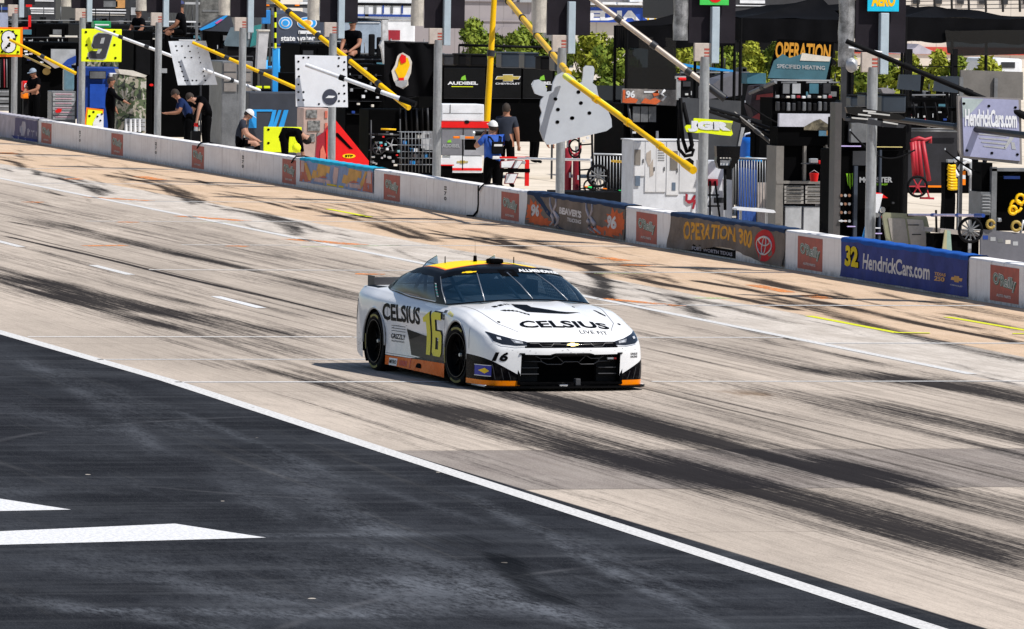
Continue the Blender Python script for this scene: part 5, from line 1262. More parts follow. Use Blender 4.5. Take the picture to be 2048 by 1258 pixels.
    if cap:
        g = MB(); bm = bmesh.new(); bmesh.ops.create_icosphere(bm, subdivisions=2, radius=1)
        for v in bm.verts: v.co = Vector((v.co.x*.114-.004, v.co.y*.098, v.co.z*.11+.03))
        bmesh.ops.delete(bm, geom=[f for f in bm.faces if f.calc_center_median().z < .035], context='FACES')
        g.bm(bm, 0, Mh, True); g.prism([(.07, -.07), (.07, .07), (.15, .055), (.185, 0), (.15, -.055)], .008, Mh @ Matrix.Translation((0, 0, .035)), 1)
        g.build('cap', cap if isinstance(cap, (list, tuple)) else [cap, cap], r_)
    return r_
TBK = mat('black_team_shirt', (.002, .002, .003), .85, var=.3, spec=.05); TNV = mat('navy_team_shirt', (.012, .025, .085), .85, var=.2, spec=.1); TBL = mat('royal_blue_shirt', (.02, .09, .42), .8, var=.2); TGY = mat('charcoal_shirt', (.03, .035, .05), .85, var=.2, spec=.1)
TRK = mat('black_trousers', (.002, .002, .0025), .9, spec=.04); CPG = mat('cap_grey_blue', (.28, .34, .42), .7); CPW = mat('cap_white', (.7, .7, .7), .7); CPT = mat('cap_teal', (.0, .20, .18), .7); CPN = mat('cap_navy', (.02, .03, .12), .7)
def at(px, Y, z=0., zz=1.): x = x_of(px, Y, zz); return (x, Y, z)
IMR = math.pi/2       # facing image right (away from the track)
def deg(a): return math.radians(a)
GP = 'crew members behind the pit wall'
person('crewman in grey blue cap and black looking down at his hands by the leftmost post', at(69, 1.9), deg(-60), dict(head=(.05, 0, 1.55), crown=(.08, 0, 1.66), elL=(.10, .24, 1.16), haL=(.30, .10, 1.10), elR=(.10, -.24, 1.16), haR=(.30, -.08, 1.08)), TBK, TRK, SKIND, cap=CPG, group=GP)
person('bareheaded crewman all in black reaching out by the camouflage cabinet', at(221, 2.1), deg(70), dict(head=(.03, 0, 1.57), elR=(.22, -.22, 1.22), haR=(.44, -.20, 1.10)), TBK, TRK, SKIND, sleeve='long', group=GP, scale=.97)
LEAN = dict(pelvis=(-.10, 0, .95), waist=(.0, 0, 1.07), chest=(.14, 0, 1.25), neck=(.24, 0, 1.38), head=(.30, 0, 1.46), crown=(.36, 0, 1.56), shL=(.18, .17, 1.33), shR=(.18, -.17, 1.33), elL=(.26, .22, 1.06), elR=(.26, -.22, 1.06), haL=(.50, .14, 1.04), haR=(.50, -.14, 1.04))
person('crewman in navy shirt with bare forearms leaning forward by the third post', at(377, 1.9), deg(-95), LEAN, TNV, TRK, SKIND, group=GP)
person('crewman in black bending low with bare arms, just right of the navy shirted man', at(414, 3.0), deg(-80), dict(LEAN, elL=(.30, .24, 1.10), haL=(.36, .24, .80), elR=(.30, -.22, 1.02), haR=(.38, -.2, .76), chest=(.20, 0, 1.20), neck=(.34, 0, 1.28), head=(.42, 0, 1.33), crown=(.50, 0, 1.40)), TBK, TRK, SKIN, group=GP)
SIT = dict(pelvis=(0, 0, .72), waist=(.03, 0, .86), chest=(.10, 0, 1.06), neck=(.17, 0, 1.20), head=(.22, 0, 1.28), crown=(.29, 0, 1.38), shL=(.12, .18, 1.15), shR=(.12, -.18, 1.15), elL=(.20, .22, .90), elR=(.20, -.22, .90), haL=(.42, .14, .78), haR=(.42, -.14, .78), hiL=(.03, .10, .70), hiR=(.03, -.10, .70), knL=(.46, .14, .70), knR=(.46, -.14, .70), anL=(.44, .14, .26), anR=(.44, -.14, .26), toL=(.60, .15, .20), toR=(.60, -.15, .20))
person('crewman in charcoal shirt and white cap sitting bent on the wall', (x_of(474, .55), .55, -.02), deg(75), SIT, TGY, TRK, SKIN, cap=CPW, group=GP)
BEND = dict(pelvis=(-.15, 0, .88), waist=(.0, 0, .97), chest=(.22, 0, .98), neck=(.38, 0, .90), head=(.46, 0, .84), crown=(.56, 0, .76), shL=(.28, .18, .98), shR=(.28, -.18, .98), elL=(.36, .22, .72), elR=(.36, -.22, .72), haL=(.42, .16, .50), haR=(.42, -.16, .50))
person('crewman dressed in black doubled over behind the wall in front of the leaning lime board', at(568, 1.4), deg(82), BEND, TBK, TRK, SKIN, sleeve='long', group=GP, hair=(.01, .01, .01))
ph = person('photographer in a blue vest and white hat raising a camera beside the yellow upright pole', at(985, 1.2, -.03), deg(195), dict(elL=(.16, .30, 1.24), haL=(.16, .14, 1.46), elR=(.18, -.30, 1.24), haR=(.18, -.10, 1.46), head=(.02, 0, 1.57)), TBL, TRK, SKIN, cap=[CPW, CPW], group=GP)
person('crewman in dark navy standing with his back turned behind the photographer', at(1012, 4.5, -.0, 1.2), deg(150), dict(), TGY, TRK, SKIND, group=GP, scale=1.03)
def seated_up(lab, px, py, Y, face, cap, shirt=TBK, X=None, sk=SKIND):
    # crew seated high up on the roof of a pit cart
    x = x_of(px, Y, 3.) ; z = on_x(px, py, x).z - 1.38
    return person(lab, (x, Y, z), face, dict(SIT, neck=(.10, 0, 1.23), head=(.12, 0, 1.33), crown=(.14, 0, 1.45), chest=(.06, 0, 1.08)), shirt, TRK, sk, cap=cap, group=GP)
seated_up('man in black polo and teal cap seated high, left of the flame emblem cloth', 710, 47, 4.2, deg(-40), CPT)
seated_up('man with white and navy cap seated high above the curled white board', 370, 12, 4.0, deg(-110), [CPN, CPW])
seated_up('bareheaded man in black seated high up just left of the third grey post', 284, 24, 4.6, deg(-60), None)
person('crewman in a red and black shirt half hidden behind the blue barrel', at(1523, 6.5, 0, 1.), deg(-40), LEAN, mat('red_team_shirt', (.45, .02, .02), .8), TRK, SKIN, cap=CPN, group=GP, scale=.95)
person('crewman in dark clothing stooping beside the red gas cylinder', at(1068, 9.5, 0, 1.), deg(100), BEND, TGY, TRK, SKIND, group=GP)
g = MB(); g.box(-.22, -.16, -.12, .12, 1.12, 1.36, 0, None, .02); g.build('back_pack', K2, ph)
g = MB(); g.box(-.225, -.221, -.09, .09, 1.27, 1.31); g.build('white_print', CPW, ph); g = MB(); g.box(-.20, -.165, -.10, .10, 1.02, 1.08, 0, None, .01); g.build('vest_patch', CPW, ph)
for s_ in (-1, 1): g = MB(); g.tube([(-.17, s_*.08, 1.36), (-.12, s_*.12, 1.44), (.02, s_*.13, 1.46), (.13, s_*.12, 1.38)], .018, 6); g.build('strap', K2, ph)
cm = T('camera', 'camera with a long grey lens held up by the photographer in blue', 'camera', 967, 1.3)
cm.r.location.z = 1.40
g = MB(); g.box(-.05, .05, -.02, .08, .0, .10, 0, None, .01); g.cyl((.0, -.02, .05), (.02, -.20, .05), .04, .05, 12); g.build('camera_body', K2, cm.r); g = MB(); g.cyl((.02, -.20, .05), (.022, -.24, .05), .055, .055, 12); g.build('lens_hood', LG, cm.r)
# ------------------------------------------------------------------ pit equipment behind the wall
def TX(name, label, cat, px, X, group=None, py=300):
    q = on_x(px, py, X); return T(name, label, cat, px, q.y, group, 0., X)
ORD = ['first', 'second', 'third', 'fourth', 'fifth', 'sixth', 'seventh', 'eighth', 'ninth', 'tenth', 'eleventh', 'twelfth']
def part(t, name, m, fn, parent=None):
    g = MB(); fn(g); return g.build(name, m, parent or t.r)
def wheel_part(t, px, py, r, m=K, dx=0., spokes=0, rimm=None):
    c = t.p(px, py, dx); g = MB()
    tt_ = np.linspace(0, 2*math.pi, 25); g.tube([(c.x, c.y+r*math.cos(a), c.z+r*math.sin(a)) for a in tt_], r*.13, 6)
    o = g.build('wheel', m, t.r)
    g = MB(); g.cyl((c.x-.03, c.y, c.z), (c.x+.03, c.y, c.z), r*.2, r*.2, 10)
    for k in range(spokes): a = math.pi*2*k/spokes; g.cyl((c.x, c.y, c.z), (c.x, c.y+r*.9*math.cos(a), c.z+r*.9*math.sin(a)), r*.09, r*.06, 5)
    g.build('hub', rimm or m, o); return o
def cart(label, px0, px1, py, Y, d=2.2, m=K, py1=None, group='pit carts behind the wall', top=True, bev=.03):
    t = T('pit_cart', label, 'pit cart', px0, Y, group)
    if py1 is None:
        part(t, 'cabinet', m, lambda g: t.box(g, px0, px1, py, None, d, 0, 0, bev))
    else:
        part(t, 'cabinet', m, lambda g: t.box(g, px0, px1, py, py1, d, 0, 0, bev))
        for a in (px0+2, px1-5):
            for dx in (-.05, -d+.05): part(t, 'leg', DG, lambda g: t.box(g, a, a+3, py1, None, .05, dx))
    if top:
        part(t, 'top_rail', DG, lambda g: (t.tube(g, [(px0, py-2), (px0, py-9), (px1, py-9), (px1, py-2)], .018, -.05)))
    return t
def panel(t, name, px0, px1, py0, py1, m, dx=.02, d=.02, parent=None): return part(t, name, m, lambda g: t.box(g, px0, px1, py0, py1, d, dx, 0), parent)
def drawers(t, px0, px1, py0, py1, n, m=MG, hm=LG, dx=.02):
    h = (py1-py0)/n
    for k in range(n):
        dr = panel(t, 'drawer', px0, px1, py0+h*k+h*.08, py0+h*(k+1)-h*.08, m, dx, .02)
        part(t, 'handle', hm, lambda g: t.box(g, px0+(px1-px0)*.12, px1-(px1-px0)*.12, py0+h*k+h*.25, py0+h*k+h*.45, .012, dx+.014), dr)
def screen(t, px0, px1, py0, py1, m=DG, dx=.1, nm='monitor'):
    o = part(t, nm, K2, lambda g: t.box(g, px0, px1, py0, py1, .06, dx, 0, .01)); part(t, 'display', m, lambda g: t.box(g, px0+1, px1-1, py0+1, py1-1, .004, dx+.006), o); return o
def canopy(label, pts_roof, px0, px1, pya, pyb, Y, d, m=C_K, group='black canopies over the pit boxes', legs=True):
    # pop-up canopy: sloped roof meeting at a ridge, valance all round, four legs
    t = T('canopy', label, 'canopy', px0, Y, group)
    a = t.p(px0, pya); b_ = t.p(px1, pyb); pk = t.p(*pts_roof)
    zc = pk.z; yc = pk.y
    C4 = [(0, a.y, a.z), (0, b_.y, b_.z), (-d, b_.y, b_.z), (-d, a.y, a.z)]; P_ = (-d/2, yc, zc)
    g = MB(); n_ = 10
    for k in range(4):
        A, B_ = Vector(C4[k]), Vector(C4[(k+1) % 4]); rows = []
        for i in range(n_+1):
            f = i/n_; row = []
            for j in range(n_+1):
                q = A.lerp(B_, j/n_).lerp(Vector(P_), f); q.z -= .10*math.sin(math.pi*f)*math.sin(math.pi*j/n_)+.02*math.sin(q.y*5+q.x*3); row.append(q)
            rows.append(row)
        g.grid(rows, 0, True)
    rf = g.build('roof', m, t.r)
    g = MB()
    for k in range(4):
        A, B_ = Vector(C4[k]), Vector(C4[(k+1) % 4]); rows = []
        for f in (0, .5, 1):
            rows.append([A.lerp(B_, j/20)+Vector((.03*math.sin(j*1.3+k)*f, .02*math.sin(j*1.7)*f, -.44*f+.02*math.sin(j*1.1)*f)) for j in range(21)])
        g.grid(rows, 0, True)
    g.build('valance', m, t.r)
    if legs:
        for k in range(4):
            g = MB(); g.cyl((C4[k][0], C4[k][1], 0), (C4[k][0], C4[k][1], C4[k][2]), .035, .03, 8); g.build('leg', K2, t.r)
    return t

BINC_ = mat('bin_blue_black', (.025, .035, .05), .4)
# ---- back layer: dark stacks that close the view behind the front row
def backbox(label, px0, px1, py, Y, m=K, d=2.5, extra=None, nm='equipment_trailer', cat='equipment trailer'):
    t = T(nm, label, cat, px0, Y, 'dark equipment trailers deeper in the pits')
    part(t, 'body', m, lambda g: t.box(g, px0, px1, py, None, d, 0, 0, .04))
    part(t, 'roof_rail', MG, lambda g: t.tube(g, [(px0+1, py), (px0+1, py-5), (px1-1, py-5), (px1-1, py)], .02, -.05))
    n = max(2, int((px1-px0)/28))
    for k in range(n):
        a = px0+(px1-px0)*k/n+2; b_ = px0+(px1-px0)*(k+1)/n-2
        pn = part(t, 'door', m, lambda g: t.box(g, a, b_, py+8, py+70, .02, .022, 0, .005)); part(t, 'handle', LG, lambda g: t.box(g, b_-4, b_-2.5, py+32, py+40, .02, .045), pn)
        rr = random.Random(int(px0)*7+k)
        for q in range(5):
            u = rr.uniform(a, b_-6); v = rr.uniform(py+24, py+72); part(t, 'shelf_item', rr.choice([WH, LG, CRM, MG, BLD, REDD, K2, ALU, TEAL]), lambda g: t.box(g, u, u+rr.uniform(2, 8), v, v+rr.uniform(1.2, 4.5), .05, .05))
        for q in range(2):
            u = rr.uniform(a, b_-10); hh = rr.uniform(5, 15); part(t, 'roof_case', rr.choice([K2, DG, BINC_, K, MG]), lambda g: t.box(g, u, u+rr.uniform(7, 15), py-hh, py, .4, -.2, 0, .01))
        u = rr.uniform(a, b_); part(t, 'rail_post', rr.choice([K2, MG, DG]), lambda g: t.tube(g, [(u, py-rr.uniform(20, 42)), (u, py)], .016, -.1))
        if k % 2 == 0: screen(t, a+3, b_-4, py+12, py+24, [DG, MG, TEAL][k % 3], .06, 'control_panel')
    return t
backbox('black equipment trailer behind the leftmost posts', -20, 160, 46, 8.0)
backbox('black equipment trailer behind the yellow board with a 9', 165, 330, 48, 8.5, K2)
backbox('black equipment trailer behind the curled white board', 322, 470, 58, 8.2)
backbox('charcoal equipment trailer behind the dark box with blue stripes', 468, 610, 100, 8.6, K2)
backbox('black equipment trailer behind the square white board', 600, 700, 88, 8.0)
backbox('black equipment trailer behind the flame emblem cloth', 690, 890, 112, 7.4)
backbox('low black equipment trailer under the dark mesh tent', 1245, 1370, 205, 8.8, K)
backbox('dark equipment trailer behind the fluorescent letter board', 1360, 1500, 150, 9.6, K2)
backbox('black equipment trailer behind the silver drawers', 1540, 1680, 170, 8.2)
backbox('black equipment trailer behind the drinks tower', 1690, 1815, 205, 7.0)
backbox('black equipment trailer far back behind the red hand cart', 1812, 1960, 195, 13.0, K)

# ---- A: far left
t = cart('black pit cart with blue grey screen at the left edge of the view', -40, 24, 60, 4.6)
panel(t, 'windscreen_panel', -10, 16, 25, 56, mat('lilac_grey_panel', (.30, .33, .45), .5), .03)
drawers(t, -20, 22, 178, 222, 3, MG)
for k in range(5): part(t, 'hanging_tool', [LG, K2, REDD, MG, K2][k], lambda g: t.tube(g, [(-2+5*k, 118), (-1+5*k, 175)], .022, .1))
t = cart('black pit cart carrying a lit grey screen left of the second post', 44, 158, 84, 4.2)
screen(t, 101, 152, 97, 131, LG, .25)
part(t, 'blue_cloth', BLD, lambda g: t.poly(g, [(124, 130), (135, 119), (152, 111), (152, 125), (140, 131), (128, 135)], .04, .3))
for a, b_ in ((99, 123), (130, 155)): part(t, 'light_bar', CRM, lambda g: t.box(g, a, b_, 70+(a > 120)*1, 74+(a > 120)*1, .05, .2, 0, .01))
part(t, 'awning_panel', mat('pinkish_grey_panel', (.35, .30, .28), .6), lambda g: t.poly(g, [(74, 112), (84, 110), (120, 134), (110, 137)], .03, .5))
for k, (a, b_, mm) in enumerate(((48, 101, WH), (50, 107, WH), (58, 106, mat('flag_mix', (.5, .4, .45), .6)), (70, 104, REDB), (54, 118, CPN), (80, 123, WH))): part(t, 'sticker', mm, lambda g: t.box(g, a, a+7, b_, b_+3.2, .01, .05))
part(t, 'gold_logo', mat('dull_gold', (.35, .22, .06), .6), lambda g: t.ell(g, 93, 143, 8, 7, .02, .05))
t = T('water_jug', 'tall clear blue water jug on the striped drawer chest', 'water jug', 129, 2.0); z0_ = t.p(129, 181).z
t.r.location.z = 0
part(t, 'jug', mat('clear_blue_plastic', (.12, .22, .28), .2, spec=.6), lambda g: t.box(g, 128, 149, 136, 182, .22, 0, 0, .06)); part(t, 'cap', BLD, lambda g: t.box(g, 134, 143, 130, 136, .08, -.07, 0, .02))
t = T('drawer_chest', 'striped drawer chest with pink and white trays left of the second post', 'tool chest', 103, 1.9)
part(t, 'cabinet', MG, lambda g: t.box(g, 103, 152, 182, None, .6, 0, 0, .02)); drawers(t, 106, 149, 185, 240, 6, LG, mat('dusty_pink', (.6, .35, .42), .5))
part(t, 'red_cloth', REDB, lambda g: t.poly(g, [(110, 222), (117, 217), (124, 218), (122, 224), (114, 226)], .04, .08))
t = T('fire_suit_bag', 'red and orange bag with white ring print beside the man in a grey blue cap', 'bag', 52, 2.6)
part(t, 'bag_body', REDB, lambda g: t.box(g, 46, 62, 162, 182, .3, 0, 0, .04)); part(t, 'orange_pouch', ORN, lambda g: t.box(g, 45, 62, 184, 197, .3, .05, 0, .04))
part(t, 'ring_print', WH, lambda g: g.tube([t.p(53+4*math.cos(a), 172+5*math.sin(a), .02) for a in np.linspace(0, 5, 12)], .015, 5)); part(t, 'stand', K2, lambda g: t.box(g, 47, 60, 197, None, .2, -.05))
# boards at left
PX = [x_of(px, .8, .65) for px, _ in posts]
def holes(t, L, r=2.2, dx=.004, m=K): 
    for a, b_ in L: part(t, 'bolt_hole', m, lambda g: t.ell(g, a, b_, r, r*.9, .012, dx, 0, 10))
t = TX('pit_sign', 'yellow pit sign with orange frame and a white 8 at the left border', 'pit sign', 0, PX[0]+1.2, 'pit signs on booms', 85)
t.r.location.z = 0
part(t, 'frame', ORN, lambda g: t.box(g, -32, 45, 54, 114, .04, -.01, 0, .01)); part(t, 'board', TYL, lambda g: t.box(g, -28, 40, 58, 109, .03, .005))
part(t, 'number_shadow', K, lambda g: t.txt(g, '8', 1, 33, 60, 107, .010, 0, .10)); part(t, 'number', WH, lambda g: t.txt(g, '8', 3, 31, 62, 105, .016, 0, .05))
holes(t, [(4, 63), (26, 63), (33, 71), (28, 78), (33, 87), (36, 104), (4, 104), (19, 87), (13, 95)], 2.4, .024)
part(t, 'hanger', REDB, lambda g: (t.box(g, 57, 62, 31, 58, .04, -.1), t.box(g, 43, 62, 54, 58.5, .04, -.1), t.box(g, 52, 64, 9, 14, .04, -.1)))
t = TX('pit_sign', 'lime yellow pit sign with a big slanted black 9', 'pit sign', 163, PX[1]+.9, 'pit signs on booms', 90)
part(t, 'board', TYL, lambda g: t.box(g, 163, 243, 57.5, 124, .04, 0, 0, .03))
def nine(g, dx, e):
    P1 = [(197, 67), (225, 68), (222, 78), (211, 115), (206, 118), (181, 117), (177, 113), (178, 104), (183, 102), (203, 102), (205, 97), (187, 97), (184, 92), (189, 73)]
    c = (201, 92); t.poly(g, [(c[0]+(a-c[0])*e, c[1]+(b_-c[1])*e) for a, b_ in P1], .012, dx)
part(t, 'number_edge', LG, lambda g: nine(g, .010, 1.09)); part(t, 'number', mat('number_charcoal', (.03, .03, .04), .6), lambda g: nine(g, .018, 1.))
part(t, 'number_cut', LG, lambda g: (t.poly(g, [(203, 76), (210, 75), (207, 87), (200, 87)], .012, .022), t.poly(g, [(196, 99), (204, 98), (199, 107), (193, 107)], .012, .022)))
holes(t, [(172, 64), (229, 63), (173, 90), (229, 90), (175, 116), (231, 116)], 2.5, .012)
def boom(label, p0, p1, r, m, joints=0, nm='sign_boom', m2=None, tip=None):
    # p = (px, py, X): long pole reaching from the pit carts out towards the wall
    a = on_x(*p0); b_ = on_x(*p1); e = empty(nm, tuple(b_), 0, label, 'boom pole', 'long boom poles over the pit boxes')
    A = a-b_; g = MB(); g.cyl(A, (0, 0, 0), r*.85, r, 10); g.build('pole', m, e)
    for k in range(joints):
        f = (k+1)/(joints+1); g = MB(); c = A*f; d = A.normalized(); g.cyl(c-d*.06, c+d*.06, r*1.25, r*1.25, 10); g.build('collar', m2 or DG, e)
    if m2: g = MB(); d = A.normalized(); g.cyl(-d*.02, d*.35, r*1.35, r*1.3, 10); g.build('socket', m2, e)
    return e
def Xp(px, Y, z=2.5): return x_of(px, Y, z)
boom('thin yellow pole sloping down right from the 8 sign at far left', (19, 79, PX[0]+1.35), (152, 147, PX[0]+2.2), .045, YPO, 1)
boom('second thinner yellow pole below the one from the 8 sign', (40, 108, Xp(40, 1.2)), (100, 136, Xp(100, 3.2)), .03, mat('dull_brass', (.35, .24, .05), .5), 0)
boom('white pole sloping down right from the lime sign with a 9', (190, 55, PX[1]+1.05), (346, 113, PX[1]+2.), .042, WH, 2)
t = T('green_case', 'small green case standing just above the lime sign with a 9', 'case', 188, 4.4); part(t, 'case', mat('case_green', (.01, .28, .09), .5), lambda g: t.box(g, 188, 222, 42, 56, .4, 0, 0, .02)); part(t, 'white_print', WH, lambda g: t.box(g, 190, 218, 48, 51, .01, .012)); part(t, 'base', K2, lambda g: t.box(g, 186, 226, 56, None, .5, .02, 0, .01))

# ---- B: camouflage group
t = cart('royal blue cart with a grey screen under the lime sign with a 9', 170, 240, 134, 3.4, 1.2, BLD, top=False)
screen(t, 179, 212, 142, 158, MG, .12); panel(t, 'blue_front', 180, 210, 168, 216, mat('mid_blue', (.01, .07, .42), .5), .05); part(t, 'white_towel', WH, lambda g: t.box(g, 219, 236, 146, 154, .2, .15, 0, .03))
t = T('camouflage_screen', 'camouflage fabric screen above the blue cart, right of the lime sign', 'screen', 222, 3.9); part(t, 'fabric', CAMO, lambda g: t.box(g, 175, 267, 59, 134, .05, 0, 0, .01)); part(t, 'leg', DG, lambda g: t.box(g, 264, 267, 134, None, .05, -.02))
t = T('camouflage_cabinet', 'camouflage wrapped cabinet right of the man reaching out', 'cabinet', 236, 2.5); part(t, 'cabinet', CAMO, lambda g: t.box(g, 236, 293, 149, None, .8, 0, 0, .03)); part(t, 'shelf', CRM, lambda g: t.poly(g, [(236, 138), (266, 141), (294, 151), (290, 155), (240, 148)], .5, .02))
drawers(t, 250, 291, 236, 262, 3, LG)
for k in range(4): part(t, 'white_bottle', WH, lambda g: g.cyl(t.p(252+9*k, 264, .15), t.p(252+9*k, 238, .15), .04, .03, 8))
t = cart('narrow black rack right of the camouflage screen', 268, 306, 62, 3.6); part(t, 'red_light', REDB, lambda g: t.ell(g, 303, 170, 4, 2.5, .05, .05)); part(t, 'cloth', K2, lambda g: t.box(g, 272, 300, 80, 150, .05, .06, 0, .02))
t = cart('black pit cart with white roof rails beneath the seated men, behind the third post', 306, 400, 76, 4.4, 1.8)
part(t, 'white_rail', WH, lambda g: t.box(g, 330, 392, 41.5, 45, .04, .1)); part(t, 'white_edge', WH, lambda g: t.box(g, 358, 392, 79, 81.5, .05, .12)); part(t, 'rail_post', MG, lambda g: (t.box(g, 392, 396, 0, 80, .05, .08)))
part(t, 'shelf_light', CRM, lambda g: t.box(g, 290, 311, 76, 79, .05, .1)); part(t, 'tray', LG, lambda g: t.box(g, 322, 334, 137, 146, .2, .1))
t = TX('pit_sign', 'curled pale grey pit sign punched with rows of small holes', 'pit sign', 337, PX[2]+1.6, 'pit signs on booms', 120)
rows = []
for j in range(13):
    v = j/12; row = []
    for i in range(15):
        u = i/14; px = 337+74*u+(19+4*u)*v; py = 82.5+88*v-1.*u; q = t.p(px, py); row.append((q.x-.16*math.sin(math.pi*u)*(1-.3*v)+.05*u, q.y, q.z))
    rows.append(row)
g = MB(); g.grid(rows[::-1], 0, True); g.grid([[(a-.012, b_, c) for a, b_, c in r_] for r_ in rows], 0, True); g.build('board', mat('pale_grey_board', (.50, .52, .56), .5), t.r)
for a, b_ in [(352, 92), (364, 92), (377, 92), (354, 101), (358, 124), (361, 133), (364, 143), (367, 153), (370, 161), (375, 161), (385, 161), (393, 161), (411, 161), (396, 96), (398, 105), (400, 115), (402, 125), (407, 143), (380, 103), (383, 115), (370, 115), (409, 152)]:
    u = max(0, min(1, (a-337-19*(b_-82.5)/88)/76)); part(t, 'bolt_hole', K, lambda g: t.ell(g, a, b_, 2., 1.5, .02, -.16*math.sin(math.pi*u)*(1-.3*(b_-82.5)/88)+.05*u+.006, 0, 8))
boom('white pole passing behind the curled sign down to the fourth post', (405, 138, Xp(405, 1.5)), (519, 181, Xp(519, 3.2)), .042, WH, 1)
boom('lime and yellow pole sloping from the curled sign down to the square white board', (385, 85, PX[2]+1.75), (592, 176, PX[2]+2.8), .045, YPO, 2)
t = T('window_cleaner_bottle', 'red and white bottle behind the wall right of the navy shirted man', 'bottle', 391, 1.6); part(t, 'bottle', LG, lambda g: g.cyl(t.p(392, None or 262), t.p(392, 246), .05, .035, 10)); part(t, 'red_label', REDB, lambda g: g.cyl(t.p(392, 253), t.p(392, 246), .052, .045, 10)); part(t, 'shelf', K2, lambda g: t.box(g, 384, 402, 262, None, .2, .05))

# ---- C: grey pit box, blue canopy edge, slate trailer
t = cart('grey pit cart with panelled front left of the pale column, behind the fourth post', 444, 506, 122, 4.0, 1.6, MG)
for k in range(2):
    for j in range(3): panel(t, 'panel', 448+29*k, 473+29*k, 126+20*j, 143+20*j, mat('warm_grey_panel', (.20, .18, .17), .6), .03)
t = T('pit_canopy_edge', 'dark canopy edge with bright blue swoosh above the grey pit cart', 'canopy', 398, 6.0); part(t, 'cloth', mat('slate_cloth', (.04, .045, .06), .8), lambda g: t.poly(g, [(399, 60), (452, 30), (462, 32), (470, 64), (420, 62)], .6, 0)); part(t, 'blue_swoosh', BLB, lambda g: t.poly(g, [(399, 58), (450, 31), (456, 31), (446, 40), (425, 54), (402, 61)], .02, .02)); part(t, 'pink_mark', mat('pink_mark', (.6, .1, .3), .5), lambda g: t.poly(g, [(430, 46), (442, 38), (446, 39), (434, 48)], .01, .03)); part(t, 'leg', DG, lambda g: t.box(g, 402, 405, 60, None, .05, -.05))
t = T('windscreen_rack', 'rack of grey blue windscreens with white figures left of the pale column', 'rack', 450, 5.0); part(t, 'pane', mat('grey_blue_glass', (.10, .14, .17), .2, spec=.7), lambda g: t.poly(g, [(449, 85), (462, 55), (525, 50), (515, 95), (450, 92)], .05, 0)); part(t, 'white_figures', LG, lambda g: (t.box(g, 496, 500, 61, 78, .01, .02), t.box(g, 503, 508, 61, 78, .01, .02))); part(t, 'teal_side', mat('teal_pane', (.03, .20, .20), .3), lambda g: t.poly(g, [(508, 52), (524, 48), (512, 90), (500, 94)], .04, .06)); part(t, 'stand', K2, lambda g: t.box(g, 455, 515, 92, None, .5, -.05))
for j, (a, b_) in enumerate(((449, 47), (463, 36))): pass
t = T('pale_column', 'pale grey tapering column between the fourth post and the blue legged stand', 'column', 516, 3.6); part(t, 'column', mat('pale_column_grey', (.50, .49, .50), .6), lambda g: t.poly(g, [(518, 62), (538, 63), (531, 140), (514, 139)], .25, 0)); part(t, 'cap', CRM, lambda g: t.box(g, 517, 540, 59, 62.5, .3, .03)); part(t, 'foot', K2, lambda g: t.box(g, 512, 534, 140, None, .3, -.01))
t = T('slate_trailer', 'slate grey trailer side with two cyan ring logos and white water heater lettering', 'trailer', 545, 14)
SLT = mat('slate_trailer_paint', (.045, .055, .085), .5)
part(t, 'body', SLT, lambda g: t.poly(g, [(546, 30), (600, 22), (655, 40), (700, 70), (700, 100), (546, 100)], 3., 0)); part(t, 'chassis', K, lambda g: t.box(g, 546, 700, 100, None, 2.8, -.1))
for cx, rx in ((571, 14), (614, 20)):
    for s_, mm, dx in ((1., WH, .02), (.9, BLB, .03), (.6, WH, .04), (.45, mat('logo_amber', (.8, .4, .05), .5) if cx > 600 else BLB, .05)): part(t, 'ring_logo', mm, lambda g: t.ell(g, cx, 46, rx*s_, 12.5*s_, .01, dx, 0, 20))
part(t, 'white_bar', WH, lambda g: t.box(g, 597, 641, 61, 68, .01, .03)); part(t, 'lettering', WH, lambda g: t.txt(g, 'state water', 562, 630, 72, 82, .03, 0, .03)); part(t, 'wave_line', BLD, lambda g: t.box(g, 555, 690, 88, 92, .01, .02)); part(t, 'side_window', TEAL, lambda g: t.box(g, 568, 600, 86, 96, .01, .04))
t = T('orange_light_gantry', 'dark gantry with orange lights above the slate trailer', 'gantry', 530, 9.0); part(t, 'beam', DG, lambda g: t.box(g, 525, 620, 8, 16, .3, 0)); part(t, 'leg', DG, lambda g: t.box(g, 540, 543, 16, None, .1, -.05))
for k, a in enumerate((530, 556, 590)): part(t, 'orange_light', ORN, lambda g: t.box(g, a, a+9, 9, 12, .05, .05, 0, .01))
for a in (548, 600): part(t, 'white_sign', WH, lambda g: t.box(g, a, a+16, 3+(a > 580)*1, 8, .03, .03))
t = T('measuring_pole', 'upright black and yellow banded pole left of the cyan ring logos', 'pole', 549, 3.4)
for k in range(8): part(t, 'band', TYL if k % 2 else K, lambda g: g.cyl(t.p(550.5, 14+10.3*k), t.p(550.5, 14+10.3*(k+1)), .03, .03, 8))
part(t, 'foot', BLB, lambda g: t.box(g, 546, 557, 97, None, .1, 0, 0, .01))
t = T('blue_legged_stand', 'bright blue stand with dark seat beside the banded pole', 'stand', 528, 3.9); part(t, 'frame', BLB, lambda g: (t.tube(g, [(532, 120), (532, 190)], .05), t.tube(g, [(556, 97), (556, 190)], .05), t.tube(g, [(530, 135), (560, 135)], .04))); part(t, 'blue_block', mat('sky_blue_panel', (.02, .2, .55), .5), lambda g: t.box(g, 524, 541, 20, 48, .1, .0, 0, .02)); part(t, 'upright', K2, lambda g: t.box(g, 530, 534, 48, 120, .05, -.02))
t = cart('dark slate box with bright blue slanted stripes behind the seated man in a white cap', 498, 612, 184, 2.6, 1.2, mat('slate_box', (.035, .04, .055), .6), top=False)
